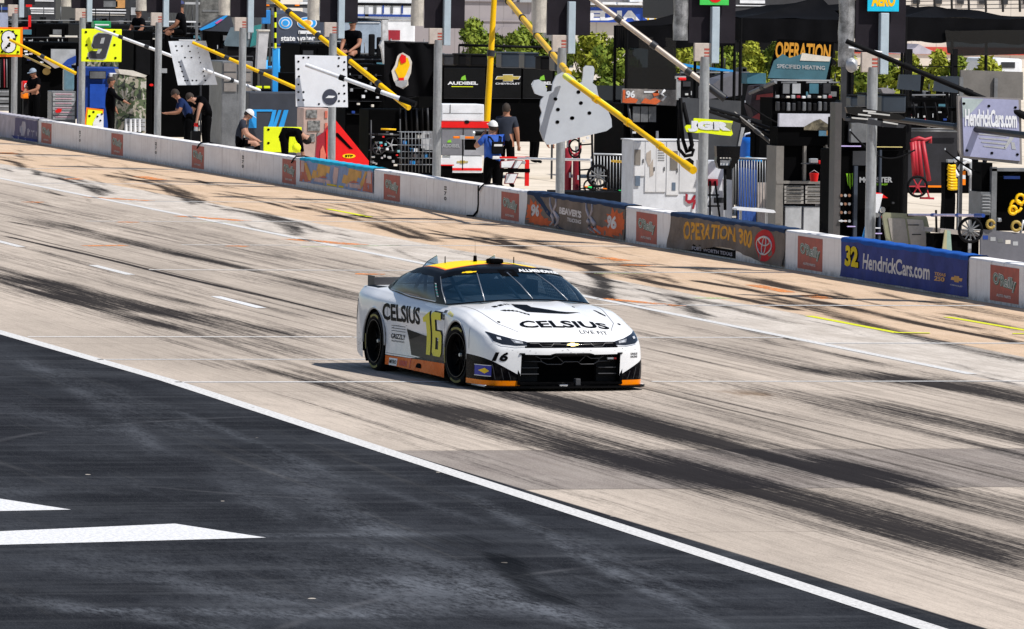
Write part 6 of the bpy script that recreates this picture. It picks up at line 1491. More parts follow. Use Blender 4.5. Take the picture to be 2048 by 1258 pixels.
for P_ in ([(501, 219), (513, 219), (513, 256), (497, 256)], [(513, 219), (545, 219), (545, 223), (513, 223)], [(545, 220), (553, 220), (545, 256), (535, 256), (541, 240)], [(557, 220), (563, 220), (552, 254), (545, 254)], [(568, 220), (577, 220), (567, 256), (557, 254)]): part(t, 'blue_stripe', BLB, lambda g: t.poly(g, P_, .012, .015))
t = cart('black table topped cart with lime clips left of the square white board', 520, 600, 145, 3.3, .9, K, top=False)
for a in (512, 528, 583): part(t, 'lime_clip', TYL, lambda g: t.box(g, a, a+12, 172, 177, .08, .1, 0, .01))
part(t, 'grey_bin', DG, lambda g: t.box(g, 520, 546, 138, 180, .3, .06, 0, .03))
t = T('pit_sign', 'lime board with black holes leaning behind the wall by the doubled over man', 'pit sign', 527, 1.35, 'spare pit signs leaning by the wall'); part(t, 'board', TYL, lambda g: t.box(g, 527.5, 603, 253.5, 305, .04, -.3, 0, .015)); holes(t, [(537, 259), (537, 286), (566, 258), (596, 259)], 2.6, -.29)
t = T('hi_vis_glove', 'fluorescent yellow bag hanging behind the wall under the doubled over man', 'bag', 584, .75); part(t, 'bag', TYL, lambda g: g.ball(t.p(593, 296), (.08, .10, .11), 0, 2)); part(t, 'strap', TYL, lambda g: g.tube([t.p(588, 290), t.p(592, 282), t.p(597, 290)], .012, 5))
t = T('pit_sign', 'yellow and orange spare sign leaning between the second post and the man in black', 'pit sign', 170, 1.1, 'spare pit signs leaning by the wall'); part(t, 'frame', ORN, lambda g: t.poly(g, [(170, 244), (173, 215), (207, 219), (206, 262), (170, 262)], .03, 0)); part(t, 'board', TYL, lambda g: t.poly(g, [(173, 245), (176, 219), (205, 222), (204, 262), (173, 262)], .02, .012)); holes(t, [(187, 224), (179, 232)], 2.4, .02); part(t, 'white_panel', WH, lambda g: t.poly(g, [(186, 246), (195, 228), (207, 227), (207, 262), (186, 262)], .02, .026)); holes(t, [(195, 233), (204, 228), (201, 241)], 2., .04)
# ---- D: red wedge, square board
t = T('pink_cabinet', 'pinkish cabinet with grey pictures behind the fifth post', 'cabinet', 607, 2.6); part(t, 'cabinet', mat('pinkish_cream', (.50, .36, .32), .6), lambda g: t.box(g, 607, 657, 216, None, .7, 0, 0, .02))
for a, b_, c, d in ((613, 634, 220, 236), (616, 640, 241, 262), (611, 630, 268, 284), (634, 652, 266, 300)): panel(t, 'picture', a, b_, c, d, mat('grey_picture', (.2, .2, .2), .6, var=.8, scale=14), .02)
for k in range(3): panel(t, 'red_trim', 650, 655, 222+24*k, 236+24*k, mat('coral', (.6, .15, .1), .6), .02)
t = T('red_wedge', 'large bright red wedge shaped jack board with a black slot beside the fifth post', 'wedge board', 651, 1.15); part(t, 'wedge', REDB, lambda g: t.poly(g, [(671, 240), (738, 322), (736, 345), (652, 345), (652, 262)], .25, 0)); part(t, 'slot', K, lambda g: t.poly(g, [(672, 266), (676, 266), (706, 298), (699, 298), (672, 272)], .01, .008)); part(t, 'yellow_oval', CYEL if 'CYEL' in globals() else YPO, lambda g: t.ell(g, 698, 312, 13, 4.5, .01, .008)); part(t, 'oval_letters', K, lambda g: t.txt(g, 'STP', 690, 706, 309.5, 314.5, .012, 0, .05)); part(t, 'dark_red_side', REDD, lambda g: t.poly(g, [(634, 274), (652, 262), (652, 330), (630, 330)], .1, -.02)); part(t, 'pink_stripe', mat('coral', (.6, .15, .1), .6), lambda g: t.poly(g, [(641, 300), (646, 290), (656, 322), (640, 322)], .02, .0))
t = TX('pit_sign', 'square white pit sign with a ring of small holes and a dark disc', 'pit sign', 590, PX[4]+1.1, 'pit signs on booms', 160)
part(t, 'board', mat('white_sign_board', (.72, .73, .77), .45, var=.06), lambda g: t.poly(g, [(590.5, 110), (693.5, 112), (696, 214.5), (592, 213)], .04, 0))
holes(t, [(597, 123), (597, 138), (598, 153), (597, 169), (597, 184), (597, 200), (607, 184), (607, 200), (607, 115), (617, 115), (678, 116), (689, 124), (677, 132), (688, 139), (688, 171), (678, 187), (689, 187), (678, 202), (689, 202), (638, 208)], 2.2, .008)
part(t, 'disc', mat('slate_disc', (.045, .05, .075), .5), lambda g: t.ell(g, 660, 194, 15, 16, .015, .012, 0, 24)); part(t, 'disc_mark', WH, lambda g: t.poly(g, [(651, 196), (657, 191), (671, 192), (666, 196)], .01, .02))
boom('white pole running from the square sign down right past the flame cloth', (612, 130, PX[4]+1.25), (830, 208, PX[4]+2.6), .05, WH, 2, m2=K2)
boom('long thick yellow pole falling from the top of the view to the flame cloth', (520, -22, Xp(520, .9)), (818, 216, Xp(818, 3.3)), .06, YPO, 4)
# ---- E: black mid block
t = cart('deep black pit cart with crowded shelves left of the flame emblem cloth', 692, 770, 128, 3.9, 1.8)
for k in range(4): part(t, 'shelf', DG, lambda g: t.box(g, 696, 764, 150+26*k, 151.2+26*k, .3, .12))
for k in range(14):
    a = 698+(k*13 % 62); b_ = 132+(k*29 % 100); part(t, 'shelf_box', [LG, MG, WH, BLD, DG, LG, CRM][k % 7], lambda g: t.box(g, a, a+4+k % 4, b_, b_+4+k % 3, .08, .14, 0, .005))
for k in range(3): part(t, 'chair_back', K2, lambda g: t.box(g, 738+16*k, 750+16*k, 68+6*k, 112, .08, .05, 0, .04))
t = T('white_flag_roll', 'tall crumpled white roll standing right of the seated man in a teal cap', 'roll', 766, 3.6); part(t, 'roll', mat('crumpled_white', (.6, .6, .6), .6, var=.35, scale=8), lambda g: t.poly(g, [(765, 40), (776, 40), (777, 82), (774, 105), (768, 128), (764, 100), (760, 90), (765, 80)], .15, 0)); part(t, 'pole', K2, lambda g: t.tube(g, [(770, 128), (770, 200)], .02, -.05))
t = T('emblem_cloth', 'black hanging cloth with a yellow, red and white flame like emblem', 'hanging cloth', 768, 3.4)
a = t.p(768, 84); b_ = t.p(874, 84); lo = t.p(768, 192).z
part(t, 'cloth', C_K, lambda g: g.grid([[(.05*math.sin(u*17+v*3), a.y+(b_.y-a.y)*u, lo+(a.z-lo)*v) for u in np.linspace(0, 1, 40)] for v in np.linspace(0, 1, 12)], 0, True)); part(t, 'crossbar', DG, lambda g: t.tube(g, [(768, 83), (874, 86)], .02, 0)); part(t, 'pole', DG, lambda g: t.tube(g, [(872, 83), (872, 260)], .025, -.03))
for P_, mm, dx in (([(799, 108), (806, 105), (819, 113), (824, 124), (822, 146), (816, 160), (817, 170), (806, 178), (793, 172), (787, 160), (783, 142), (790, 130), (795, 112)], CRM, .07), ([(802, 112), (816, 116), (820, 130), (812, 150), (806, 158), (798, 157), (790, 140), (796, 132), (798, 118)], YPO, .085), ([(803, 108), (812, 112), (812, 124), (803, 128), (799, 118)], REDB, .10), ([(797, 156), (808, 155), (808, 161), (798, 161)], REDB, .10), ([(789, 162), (815, 160), (814, 170), (803, 176), (792, 171)], LG, .10)): part(t, 'emblem', mm, lambda g: t.poly(g, P_, .01, dx))
t = T('parts_rack', 'black rack of silver and cyan bits left of the sixth post', 'rack', 738, 2.3)
part(t, 'frame', DG, lambda g: (t.tube(g, [(742, 240), (742, 340)], .02), t.tube(g, [(800, 238), (800, 345)], .02), t.tube(g, [(738, 268), (800, 270)], .02), t.tube(g, [(738, 300), (800, 303)], .02)))
wheel_part(t, 757, 296, .13, DG, .02, 6, LG); wheel_part(t, 782, 290, .16, K2, .05, 5, LG)
r0 = random.Random(5)
for k in range(26): a = r0.uniform(742, 796); b_ = r0.uniform(262, 330); part(t, 'small_part', r0.choice([LG, WH, mat('cyan_bit', (.2, .5, .55), .4), MG, K2, ALU, REDB, CRM]), lambda g: t.box(g, a, a+r0.uniform(2, 7), b_, b_+r0.uniform(1.5, 5), .06, r0.uniform(.05, .2), 0, .004))
part(t, 'yellow_bar', YPO, lambda g: t.tube(g, [(762, 258), (792, 259)], .02, .2))
t = cart('black low cart behind the rack of silver parts, left of the sixth post', 738, 884, 218, 3.0, 1.0, K, top=False)
part(t, 'cyan_can', BLB, lambda g: t.box(g, 866, 876, 270, 296, .1, .05, 0, .01)); part(t, 'grey_sheet', LG, lambda g: t.box(g, 843, 866, 262, 300, .03, .04))
for k in range(7): part(t, 'vertical_tube', DG if k % 2 else K2, lambda g: t.tube(g, [(800+11*k, 216), (802+11*k, 262)], .025, .06))
t = T('wire_cage', 'silver wire cage of parts directly left of the sixth post', 'cage', 803, 1.7)
for k in range(10): part(t, 'wire', MG, lambda g: t.tube(g, [(803+7*k, 262), (803+7*k, 345)], .008))
for k in range(6): part(t, 'shelf', LG, lambda g: t.box(g, 803, 867, 264+13*k, 265+13*k, .4, 0))
for k in range(22): a = r0.uniform(806, 860); b_ = r0.choice([266, 279, 292, 305, 318])+r0.uniform(2, 5); part(t, 'contents', r0.choice([K2, WH, MG, DG, CRM, BLB, K, K]), lambda g: t.box(g, a, a+r0.uniform(4, 9), b_, b_+7, .2, -.03, 0, .004))
# ---- F: wagon with bell logos
t = cart('long black pit wagon with hearing brand doors and storage bins on its roof', 884, 1108, 130, 4.6, 2.2, K, py1=284, top=False)
for a, b_ in ((888, 970), (974, 1042), (1046, 1105)): 
    dr = part(t, 'door', KG, lambda g: t.box(g, a, b_, 135, 196, .03, .035, 0, .01)); part(t, 'door_edge', DG, lambda g: t.box(g, a, b_, 196, 197.5, .03, .05), dr)
for a, b_ in ((895, 956), (1062, 1104)):
    part(t, 'lettering', WH, lambda g: t.txt(g, 'AUDIBEL', a, b_, 163, 169.5, .05, 0, .04)); part(t, 'underline', TYL, lambda g: t.box(g, a+8, b_-10, 172.5, 174, .01, .045)); part(t, 'bell_mark', mat('leaf_logo_green', (.2, .5, .03), .5), lambda g: t.poly(g, [((a+b_)/2-4, 160), ((a+b_)/2-2, 154), ((a+b_)/2+5, 150), ((a+b_)/2+7, 160)], .01, .045))
bt = [(992+a*48, 156+b_*12) for a, b_ in [(0, .2), (.3, .2), (.3, .5), (.7, .5), (.7, .2), (.93, .2), (1, -.25), (.7, -.25), (.7, -.5), (.3, -.5), (.3, -.25), (.07, -.25)]]
part(t, 'emblem_edge', WH, lambda g: t.poly(g, [(1016+(a-1016)*1.06, 156+(b_-156)*1.2) for a, b_ in bt], .01, .045)); part(t, 'emblem', GOLD if 'GOLD' in globals() else YPO, lambda g: t.poly(g, bt, .012, .052)); part(t, 'lettering', WH, lambda g: t.txt(g, 'CHEVROLET', 991, 1040, 165.5, 169, .05, 0, .02))
part(t, 'roof_rack', K2, lambda g: (t.tube(g, [(918, 90), (1130, 96)], .03, -.1), t.tube(g, [(918, 90), (918, 130)], .02, -.1), t.tube(g, [(1128, 96), (1120, 150)], .03, -.1)))
BINC = mat('bin_blue_black', (.025, .035, .05), .4)
for k, (a, b_, c, d, mm) in enumerate(((888, 915, 108, 131, DG), (917, 940, 107, 131, K2), (942, 975, 108, 132, K2), (1003, 1046, 104, 136, BINC), (1049, 1077, 105, 137, BINC), (1082, 1110, 112, 140, K2), (1110, 1134, 104, 142, BINC))):
    u = T('storage_bin', ORD[k]+' storage bin from the left on the roof of the black hearing brand wagon', 'storage bin', a, 4.4, 'storage bins on the black wagon'); z_ = u.p(a, d).z
    u.base = z_; u.r.location.z = z_; part(u, 'bin', mm, lambda g: u.box(g, a, b_, c+3, d, .5, -.2, 0, .03)); part(u, 'lid', mm, lambda g: u.box(g, a-1, b_+1, c, c+3.5, .54, -.18, 0, .01))
t = T('tool_cabinet', 'white and grey tool cabinet with a red band right of the sixth post', 'tool cabinet', 884, 2.0)
GRC = mat('cabinet_grey', (.17, .17, .19), .5)
part(t, 'upper_cabinet', WH, lambda g: t.box(g, 884, 968, 208, 243, .7, 0, 0, .02)); part(t, 'red_band', REDB, lambda g: t.box(g, 883, 980, 243, 256, .74, .02)); part(t, 'grey_cabinet', GRC, lambda g: t.box(g, 884, 978, 256, 311, .7, 0, 0, .01)); part(t, 'grey_side', mat('cabinet_grey_light', (.3, .3, .33), .5), lambda g: t.box(g, 928, 978, 291, 311, .01, .012))
part(t, 'lower_cabinet', WH, lambda g: t.box(g, 900, 964, 311, 346, .7, 0, 0, .01)); part(t, 'red_line', REDB, lambda g: t.box(g, 900, 964, 336, 341, .01, .012)); part(t, 'lettering', LG, lambda g: t.txt(g, 'AUDIBEL', 884, 920, 288, 295, .01, 0, .03)); part(t, 'bell_mark', mat('leaf_logo_green', (.2, .5, .03), .5), lambda g: t.poly(g, [(894, 285), (896, 281), (902, 279), (903, 285)], .01, .01)); part(t, 'base', K, lambda g: t.box(g, 886, 976, 346, None, .6, -.05)); part(t, 'seam', DG, lambda g: (t.box(g, 926, 927, 257, 310, .006, .008), t.box(g, 900, 901, 209, 226, .006, .008), t.box(g, 886, 966, 226, 227, .006, .008))); part(t, 'clasp', K2, lambda g: t.ell(g, 934, 244, 5, 3.5, .03, .03)); part(t, 'emblem', GOLD if 'GOLD' in globals() else YPO, lambda g: t.poly(g, [(914+a*22, 324+b_*6) for a, b_ in [(0, .2), (.3, .2), (.3, .5), (.7, .5), (.7, .2), (1, .2), (1, -.25), (.7, -.25), (.7, -.5), (.3, -.5), (.3, -.25), (0, -.25)]], .01, .012))
t = T('impact_wrench', 'orange handled tool lying across the grey front of the tool cabinet', 'air tool', 907, 1.7); part(t, 'handle', ORN, lambda g: t.box(g, 907, 920, 272.5, 277, .06, 0, 0, .01)); part(t, 'nose', ORN, lambda g: t.box(g, 930, 948, 273, 277.5, .06, 0, 0, .01)); part(t, 'body', LG, lambda g: t.box(g, 920, 930, 271, 279, .07, .01, 0, .01)); part(t, 'stand', K2, lambda g: t.tube(g, [(925, 279), (925, 340)], .012, -.02)); part(t, 'black_box', K, lambda g: t.box(g, 931, 952, 279, 300, .08, -.03))
t = T('white_case', 'small white case with a red edge on the wall side of the tool cabinet', 'case', 880, 1.3); part(t, 'case', WH, lambda g: t.poly(g, [(880, 317), (903, 317), (909, 331), (880, 331)], .3, 0)); part(t, 'red_edge', REDB, lambda g: t.box(g, 880, 908, 329, 331.5, .3, .01)); part(t, 'stand', K, lambda g: t.box(g, 884, 905, 331.5, None, .25, -.02))
t = T('number_frame', 'red tube frame holding a slanted white and red number panel behind the wall', 'number frame', 1000, 1.0)
part(t, 'frame', REDB, lambda g: (t.box(g, 1000, 1058, 313, 317, .05, 0), t.box(g, 1051, 1058, 313, 372, .05, 0))); part(t, 'cross_bar', K, lambda g: t.box(g, 1000, 1060, 337, 345, .05, .01))
for P_ in ([(1003, 323), (1030, 321), (1022, 335), (1003, 335)], [(1032, 321), (1045, 322), (1036, 336), (1026, 336)], [(1014, 348), (1035, 348), (1027, 366), (1010, 366)]): part(t, 'number_piece', WH, lambda g: t.poly(g, P_, .02, .0)); part(t, 'number_edge', REDD, lambda g: t.poly(g, [(sum(q[0] for q in P_)/4+(a-sum(q[0] for q in P_)/4)*1.18, sum(q[1] for q in P_)/4+(b_-sum(q[1] for q in P_)/4)*1.18) for a, b_ in P_], .02, -.015))
part(t, 'knob', LG, lambda g: t.ell(g, 1048, 325, 3.5, 3.5, .03, .02))
boom('long thin white bar running level from the number frame to the barrier', (1002, 316, Xp(1002, 1.3, 1.4)), (1182, 320, Xp(1182, 1.5, 1.4)), .025, WH, 0)
boom('upright yellow pole standing behind the photographer', (990, -30, Xp(980, 2.0, 4)), (974, 243, Xp(980, 2.0)), .065, YPO, 1)
boom('thick yellow pole slanting from the top of the view to the mitten shaped sign', (990, -30, Xp(990, 3.0, 4)), (1137, 147, PX[6]+1.3), .06, YPO, 4)
# ---- G: mitten-shaped sign, cylinder, barrier
t = TX('pit_sign', 'large pale grey sign cut in a mitten like outline with dark holes', 'pit sign', 1063, PX[6]+1.4, 'pit signs on booms', 220)
MT = mat('mitten_board', (.46, .49, .54), .5, var=.06)
P_ = [(1064, 172), (1068, 161), (1078, 159), (1089, 166), (1094, 178), (1093, 184), (1104, 182), (1106, 165), (1112, 152), (1124, 145), (1138, 147), (1150, 156), (1156, 168), (1164, 164), (1166, 152), (1167, 136), (1172, 131), (1186, 132), (1189, 138), (1187, 160), (1185, 166), (1193, 172), (1196, 188), (1199, 196), (1206, 203), (1214, 216), (1223, 238), (1224, 254), (1213, 262), (1188, 268), (1150, 277), (1105, 289), (1094, 289), (1087, 280), (1080, 262), (1081, 250), (1080, 238), (1084, 225), (1080, 212), (1082, 200), (1088, 193), (1080, 191), (1070, 187)]
part(t, 'board', MT, lambda g: t.poly(g, P_, .05, 0)); holes(t, [(1111, 198), (1116, 219), (1115, 244), (1145, 236), (1157, 184), (1162, 206), (1179, 226), (1144, 236)], 4., .006)
boom('lime pole turning yellow that slants from the mitten sign down to the white lockers', (1130, 153, PX[6]+1.5), (1386, 340, Xp(1386, 1.6, 1.8)), .055, YPO, 3, m2=YPO)
boom('lime sleeve over the upper end of the pole at the mitten sign', (1129, 151, PX[6]+1.56), (1240, 232, Xp(1240, 1.15, 2.4)+.1), .058, LYP, 0)
def bottle(lab, px, w, py0, py1, Y, m):
    t = T('gas_cylinder', lab, 'gas cylinder', px, Y, 'red gas cylinders'); c = t.p(px+w/2, py0); r_ = abs(t.p(px+w, py0).y-t.p(px, py0).y)/2
    part(t, 'tank', m, lambda g: g.grid([[(r_*f*math.cos(a), c.y+r_*f*math.sin(a), z_) for a in np.linspace(0, 2*math.pi, 17)] for z_, f in ((0, 1), (c.z-r_*.8, 1), (c.z-r_*.3, .8), (c.z-.02, .35), (c.z, .3))], 0, True)); part(t, 'valve', LG, lambda g: g.cyl((0, c.y, c.z), (0, c.y, c.z+.12), .03, .03, 8)); part(t, 'label_band', WH, lambda g: g.box(r_, r_+.004, c.y+r_*.1, c.y+r_*.5, c.z*.52, c.z*.60)); return t
bottle('larger red gas cylinder right of the mitten sign post', 1128, 16, 294, 370, 2.6, REDD); bottle('smaller darker red gas cylinder on the black hand truck', 1146, 14, 305, 370, 3.0, mat('crimson', (.25, .01, .02), .4))
t = T('hand_truck', 'black hand truck hung with hoses right of the red gas cylinders', 'hand truck', 1160, 2.4)
part(t, 'frame', K2, lambda g: (t.tube(g, [(1158, 270), (1160, 380)], .02), t.tube(g, [(1184, 268), (1186, 385)], .025), t.tube(g, [(1158, 290), (1185, 288)], .015), t.tube(g, [(1160, 340), (1186, 338)], .015))); wheel_part(t, 1180, 372, .12, K2, .1, 0, REDD)
for k in range(3): part(t, 'hose', [K2, REDD, K2][k], lambda g: g.tube([t.p(1150+6*math.cos(a)*2, 285+18*math.sin(a)+k*6, .08+.02*k) for a in np.linspace(0, 5.4, 16)], .018, 6))
part(t, 'gauge', WH, lambda g: (t.ell(g, 1176, 276, 3, 3, .03, .1), t.ell(g, 1168, 282, 2.4, 2.4, .03, .1)))
def barrier(lab, px0, px1, py0, py1, Y, n, m=LG):
    t = T('crowd_barrier', lab, 'barrier', px0, Y, 'steel crowd barriers'); part(t, 'frame', m, lambda g: t.tube(g, [(px0, py1+8), (px0, py0+6), (px0+4, py0), (px1-4, py0+2), (px1, py0+8), (px1, py1+10)], .022)); part(t, 'lower_rail', m, lambda g: t.tube(g, [(px0, py1-4), (px1, py1-2)], .018))
    for k in range(1, n): a = px0+(px1-px0)*k/n; part(t, 'bar', m, lambda g: t.tube(g, [(a, py0+2), (a, py1-3)], .009, 0, 0, 5))
    for a in (px0, px1): part(t, 'foot', m, lambda g: (lambda c: g.box(c.x-.3, c.x+.3, c.y-.03, c.y+.03, 0, .05))(t.p(a, py1)))
    return t
barrier('steel crowd barrier between the red gas cylinders and the white lockers', 1183, 1264, 308, 392, 2.7, 13)
barrier('steel crowd barrier in front of the blue barrel', 1466, 1541, 316, 420, 1.9, 14, mat('grey_barrier', (.25, .26, .28), .4, .4))
t = T('bicycle_wheel', 'thin black bicycle wheel leaning on the crowd barrier by the white lockers', 'wheel', 1190, 2.5); wheel_part(t, 1196, 352, .20, K2, 0, 10, MG)
boom('short yellow bar lying level on the crowd barrier left of the white lockers', (1224, 322, Xp(1224, 2.5, 1.2)), (1264, 325, Xp(1264, 2.5, 1.2)), .025, YPO, 0)
for k, (a, c, mm, nm_) in enumerate(((1170, 'orange', ORN, 0), (1176, 'green', mat('neon_green', (.0, .7, .15), .5), 0), (1238, 'green', mat('neon_green', (.0, .7, .15), .5), 0), (1206, 'orange', ORN, 0))):
    t = T('cable_plug', ('%s cable plug lying low behind the wall, %s from the left by the crowd barrier' % (c, ORD[k])), 'plug', a, 2.0); part(t, 'plug', mm, lambda g: t.box(g, a, a+8, 372+(a-1170)*.12, 376+(a-1170)*.12, .06, 0, 0, .01)); part(t, 'cable', K2, lambda g: t.tube(g, [(a-10, 378), (a, 375+(a-1170)*.12), (a+12, 380), (a+22, 377)], .012))
boom('dull brass pole half seen behind the crowd barrier and mesh tent', (1200, 245, Xp(1200, 5., 2.3)), (1262, 316, Xp(1262, 5., 1.4)), .035, mat('dull_brass', (.35, .24, .05), .5), 2)
t = T('shelf_unit', 'narrow dark unit with pink and blue cloths left of the white lockers', 'shelf unit', 1236, 4.2); part(t, 'frame', K, lambda g: t.box(g, 1238, 1262, 200, None, .5, 0)); part(t, 'cloth', mat('plum_cloth', (.20, .02, .08), .8, var=.6, scale=9), lambda g: t.box(g, 1237, 1252, 262, 308, .08, .05, 0, .02))
# ---- H: white lockers and black shelf above, mesh tent
t = T('white_locker', 'row of white lockers with grey door windows left of the seventh grey post', 'locker', 1266, 1.9)
LK = mat('locker_white', (.62, .64, .69), .5, var=.15)
part(t, 'cabinet', LK, lambda g: t.box(g, 1266, 1396, 281, None, .8, 0, 0, .02)); part(t, 'top_edge', WH, lambda g: t.box(g, 1265, 1397, 279, 282, .84, .02))
for a, b_, c, d in ((1268, 1289, 284, 352), (1291, 1311, 284, 384), (1313, 1331, 284, 384), (1334, 1357, 284, 390)): 
    dr = part(t, 'door', mat('locker_door', (.66, .66, .68), .5, var=.1), lambda g: t.box(g, a, b_, c, d, .02, .022, 0, .004)); part(t, 'handle', DG, lambda g: t.box(g, b_-3, b_-1.5, (c+d)/2, (c+d)/2+8, .02, .04), dr)
for a, b_, c, d in ((1269, 1281, 299, 330), (1341, 1355, 302, 340)): panel(t, 'door_window', a, b_, c, d, mat('taupe_window', (.20, .18, .16), .5), .032, .01)
part(t, 'faded_print', mat('faded_beige', (.42, .36, .31), .6), lambda g: (t.poly(g, [(1293, 306), (1302, 300), (1302, 322), (1297, 334), (1292, 318)], .006, .03), t.poly(g, [(1299, 330), (1306, 318), (1307, 350), (1300, 354)], .006, .03)))
part(t, 'small_print', MG, lambda g: [t.box(g, 1316, 1329, 300+5*k, 301+5*k, .004, .03) for k in range(5)] and None); part(t, 'lower_window', mat('slate_window', (.12, .16, .22), .4), lambda g: (t.box(g, 1271, 1280, 352, 372, .01, .03), t.box(g, 1344, 1351, 365, 381, .01, .03)))
part(t, 'red_letters', REDD, lambda g: (t.poly(g, [(1371, 387), (1376, 389), (1375, 400), (1382, 400), (1388, 390), (1392, 391), (1387, 404), (1378, 408), (1371, 402)], .01, .03), t.poly(g, [(1388, 400), (1398, 396), (1396, 402), (1391, 406), (1388, 418), (1384, 418)], .01, .03))); part(t, 'right_door', mat('locker_door', (.66, .66, .68), .5), lambda g: t.box(g, 1360, 1395, 284, 384, .02, .022, 0, .004))
t = T('paper_rack', 'black open cart with three grey sheets above the white lockers', 'pit cart', 1248, 3.4); part(t, 'cabinet', K, lambda g: t.box(g, 1248, 1368, 208, None, 1.5, 0, 0, .02))
for k in range(3): panel(t, 'sheet', 1266+16*k, 1280+16*k, 213, 244, MG, .03)
part(t, 'strut', DG, lambda g: t.tube(g, [(1256, 205), (1266, 285)], .03, .05)); part(t, 'white_peg', WH, lambda g: (t.box(g, 1313, 1317, 262, 284, .05, .1), t.box(g, 1265, 1272, 263, 267, .05, .1)))
gp = part(t, 'graphic_board', mat('graphic_grey', (.22, .20, .19), .6, var=.6, scale=5), lambda g: t.poly(g, [(1245, 177), (1356, 180), (1352, 212), (1243, 206)], .04, .12))
for P_ in ([(1246, 180), (1251, 180), (1250, 205), (1245, 205)], [(1250, 198), (1262, 194), (1276, 199), (1272, 206), (1250, 206)], [(1282, 206), (1290, 196), (1300, 200), (1310, 195), (1322, 202), (1312, 209)], [(1305, 186), (1316, 180), (1318, 190), (1308, 193)]): part(t, 'orange_splash', C_ORA, lambda g: t.poly(g, P_, .006, .13), gp)
part(t, 'white_mark', WH, lambda g: (t.txt(g, '96', 1252, 1270, 181, 196, .132, 0, .04), t.box(g, 1288, 1318, 182, 186, .006, .13)), gp); part(t, 'white_squiggle', WH, lambda g: t.tube(g, [(1330, 180), (1322, 188), (1331, 193), (1324, 202)], .025, .14), gp)
MESHM = glass('dark_mesh', (.012, .011, .010), .80, .9); 
def meshside(t, pts, dx=0., m=None, nm='mesh_wall'): return part(t, nm, m or MESHM, lambda g: t.poly(g, pts, .01, dx))
t = canopy('dark mesh sided tent above the paper rack, right of the blue sign', (1400, 22), 1254, 1470, 52, 48, 4.2, .9)
meshside(t, [(1254, 72), (1352, 76), (1352, 178), (1250, 178)], .0); meshside(t, [(1254, 135), (1352, 135), (1352, 178), (1250, 178)], .02, nm='lower_mesh')
part(t, 'blue_strap', BLB, lambda g: t.poly(g, [(1362, 126), (1400, 132), (1466, 140), (1466, 144), (1400, 138), (1362, 131)], .02, .05))
t = T('grey_blast_panel', 'plain dark grey panel hanging behind the seventh grey post', 'panel', 1363, 3.0); part(t, 'panel', mat('blast_grey', (.055, .058, .065), .6), lambda g: t.poly(g, [(1363, 195), (1482, 202), (1480, 318), (1426, 318), (1426, 340), (1402, 340), (1402, 300), (1366, 292)], .05, 0)); part(t, 'white_edge', LG, lambda g: t.poly(g, [(1483, 255), (1490, 255), (1481, 292), (1476, 292)], .04, .03)); part(t, 'leg', DG, lambda g: t.box(g, 1366, 1370, 290, None, .05, -.03))
t = T('fuel_arm', 'white topped arm with a red lamp and black hose looping over the white lockers', 'hose arm', 1360, 2.6)
part(t, 'arm', LG, lambda g: (t.box(g, 1354, 1361, 155, 200, .06, 0), t.box(g, 1352, 1372, 152, 158, .08, 0))); part(t, 'lamp', REDB, lambda g: t.box(g, 1357, 1373, 155, 161, .1, .02, 0, .02)); part(t, 'hose', K2, lambda g: t.tube(g, [(1361, 196), (1362, 240), (1366, 280), (1374, 305), (1380, 300), (1384, 290), (1376, 250), (1366, 205)], .04, .12)); part(t, 'hose', K2, lambda g: t.tube(g, [(1356, 280), (1358, 298), (1370, 312), (1384, 310), (1387, 300), (1378, 294)], .035, .2)); part(t, 'nozzle', K2, lambda g: t.poly(g, [(1366, 322), (1380, 316), (1388, 322), (1386, 336), (1372, 332)], .05, .2)); part(t, 'support', K2, lambda g: t.tube(g, [(1357, 200), (1357, 290)], .03, -.05))
t = T('white_stand', 'white stand with a step ladder right of the seventh grey post', 'stand', 1414, 1.9); part(t, 'cabinet', LK, lambda g: t.box(g, 1414, 1452, 322, None, .7, -.1)); part(t, 'side', WH, lambda g: t.poly(g, [(1446, 358), (1464, 360), (1464, 440), (1448, 440)], .05, .05)); part(t, 'ladder', K2, lambda g: (t.tube(g, [(1420, 362), (1420, 440)], .02, .12), t.tube(g, [(1430, 362), (1440, 440)], .02, .12), t.tube(g, [(1414, 390), (1438, 390)], .015, .12), t.tube(g, [(1412, 412), (1440, 412)], .015, .12))); part(t, 'maroon_box', REDD, lambda g: t.box(g, 1416, 1436, 358, 372, .15, .1, 0, .01)); part(t, 'dark_print', DG, lambda g: t.box(g, 1428, 1450, 395, 406, .01, .06))
t = T('black_handle_case', 'black U shaped handle case with a white window right of the seventh grey post', 'case', 1433, 1.5)
t_ = t
part(t, 'case', KG, lambda g: (t_.poly(g, [(1433, 292), (1481, 293), (1479, 316), (1434, 314)], .15, 0), t_.poly(g, [(1434, 314), (1440, 314), (1441, 336), (1437, 336), (1433, 322)], .15, 0), t_.poly(g, [(1464, 315), (1479, 316), (1466, 337), (1458, 337)], .15, 0), t_.poly(g, [(1441, 331), (1460, 331), (1460, 338), (1440, 338)], .15, 0))); part(t, 'window', WH, lambda g: t_.poly(g, [(1440, 320), (1463, 321), (1459, 331), (1441, 330)], .02, -.05)); part(t, 'rivets', CRM, lambda g: [t_.box(g, 1440+6*k, 1443+6*k, 315, 317, .01, .01) for k in range(4)] and None); part(t, 'stand', K2, lambda g: t_.tube(g, [(1450, 338), (1450, 420)], .03, -.08))
t = TX('pit_sign', 'fluorescent yellow sign cut round the white letters JGR', 'pit sign', 1370, PX[7]+1.2, 'pit signs on booms', 250)
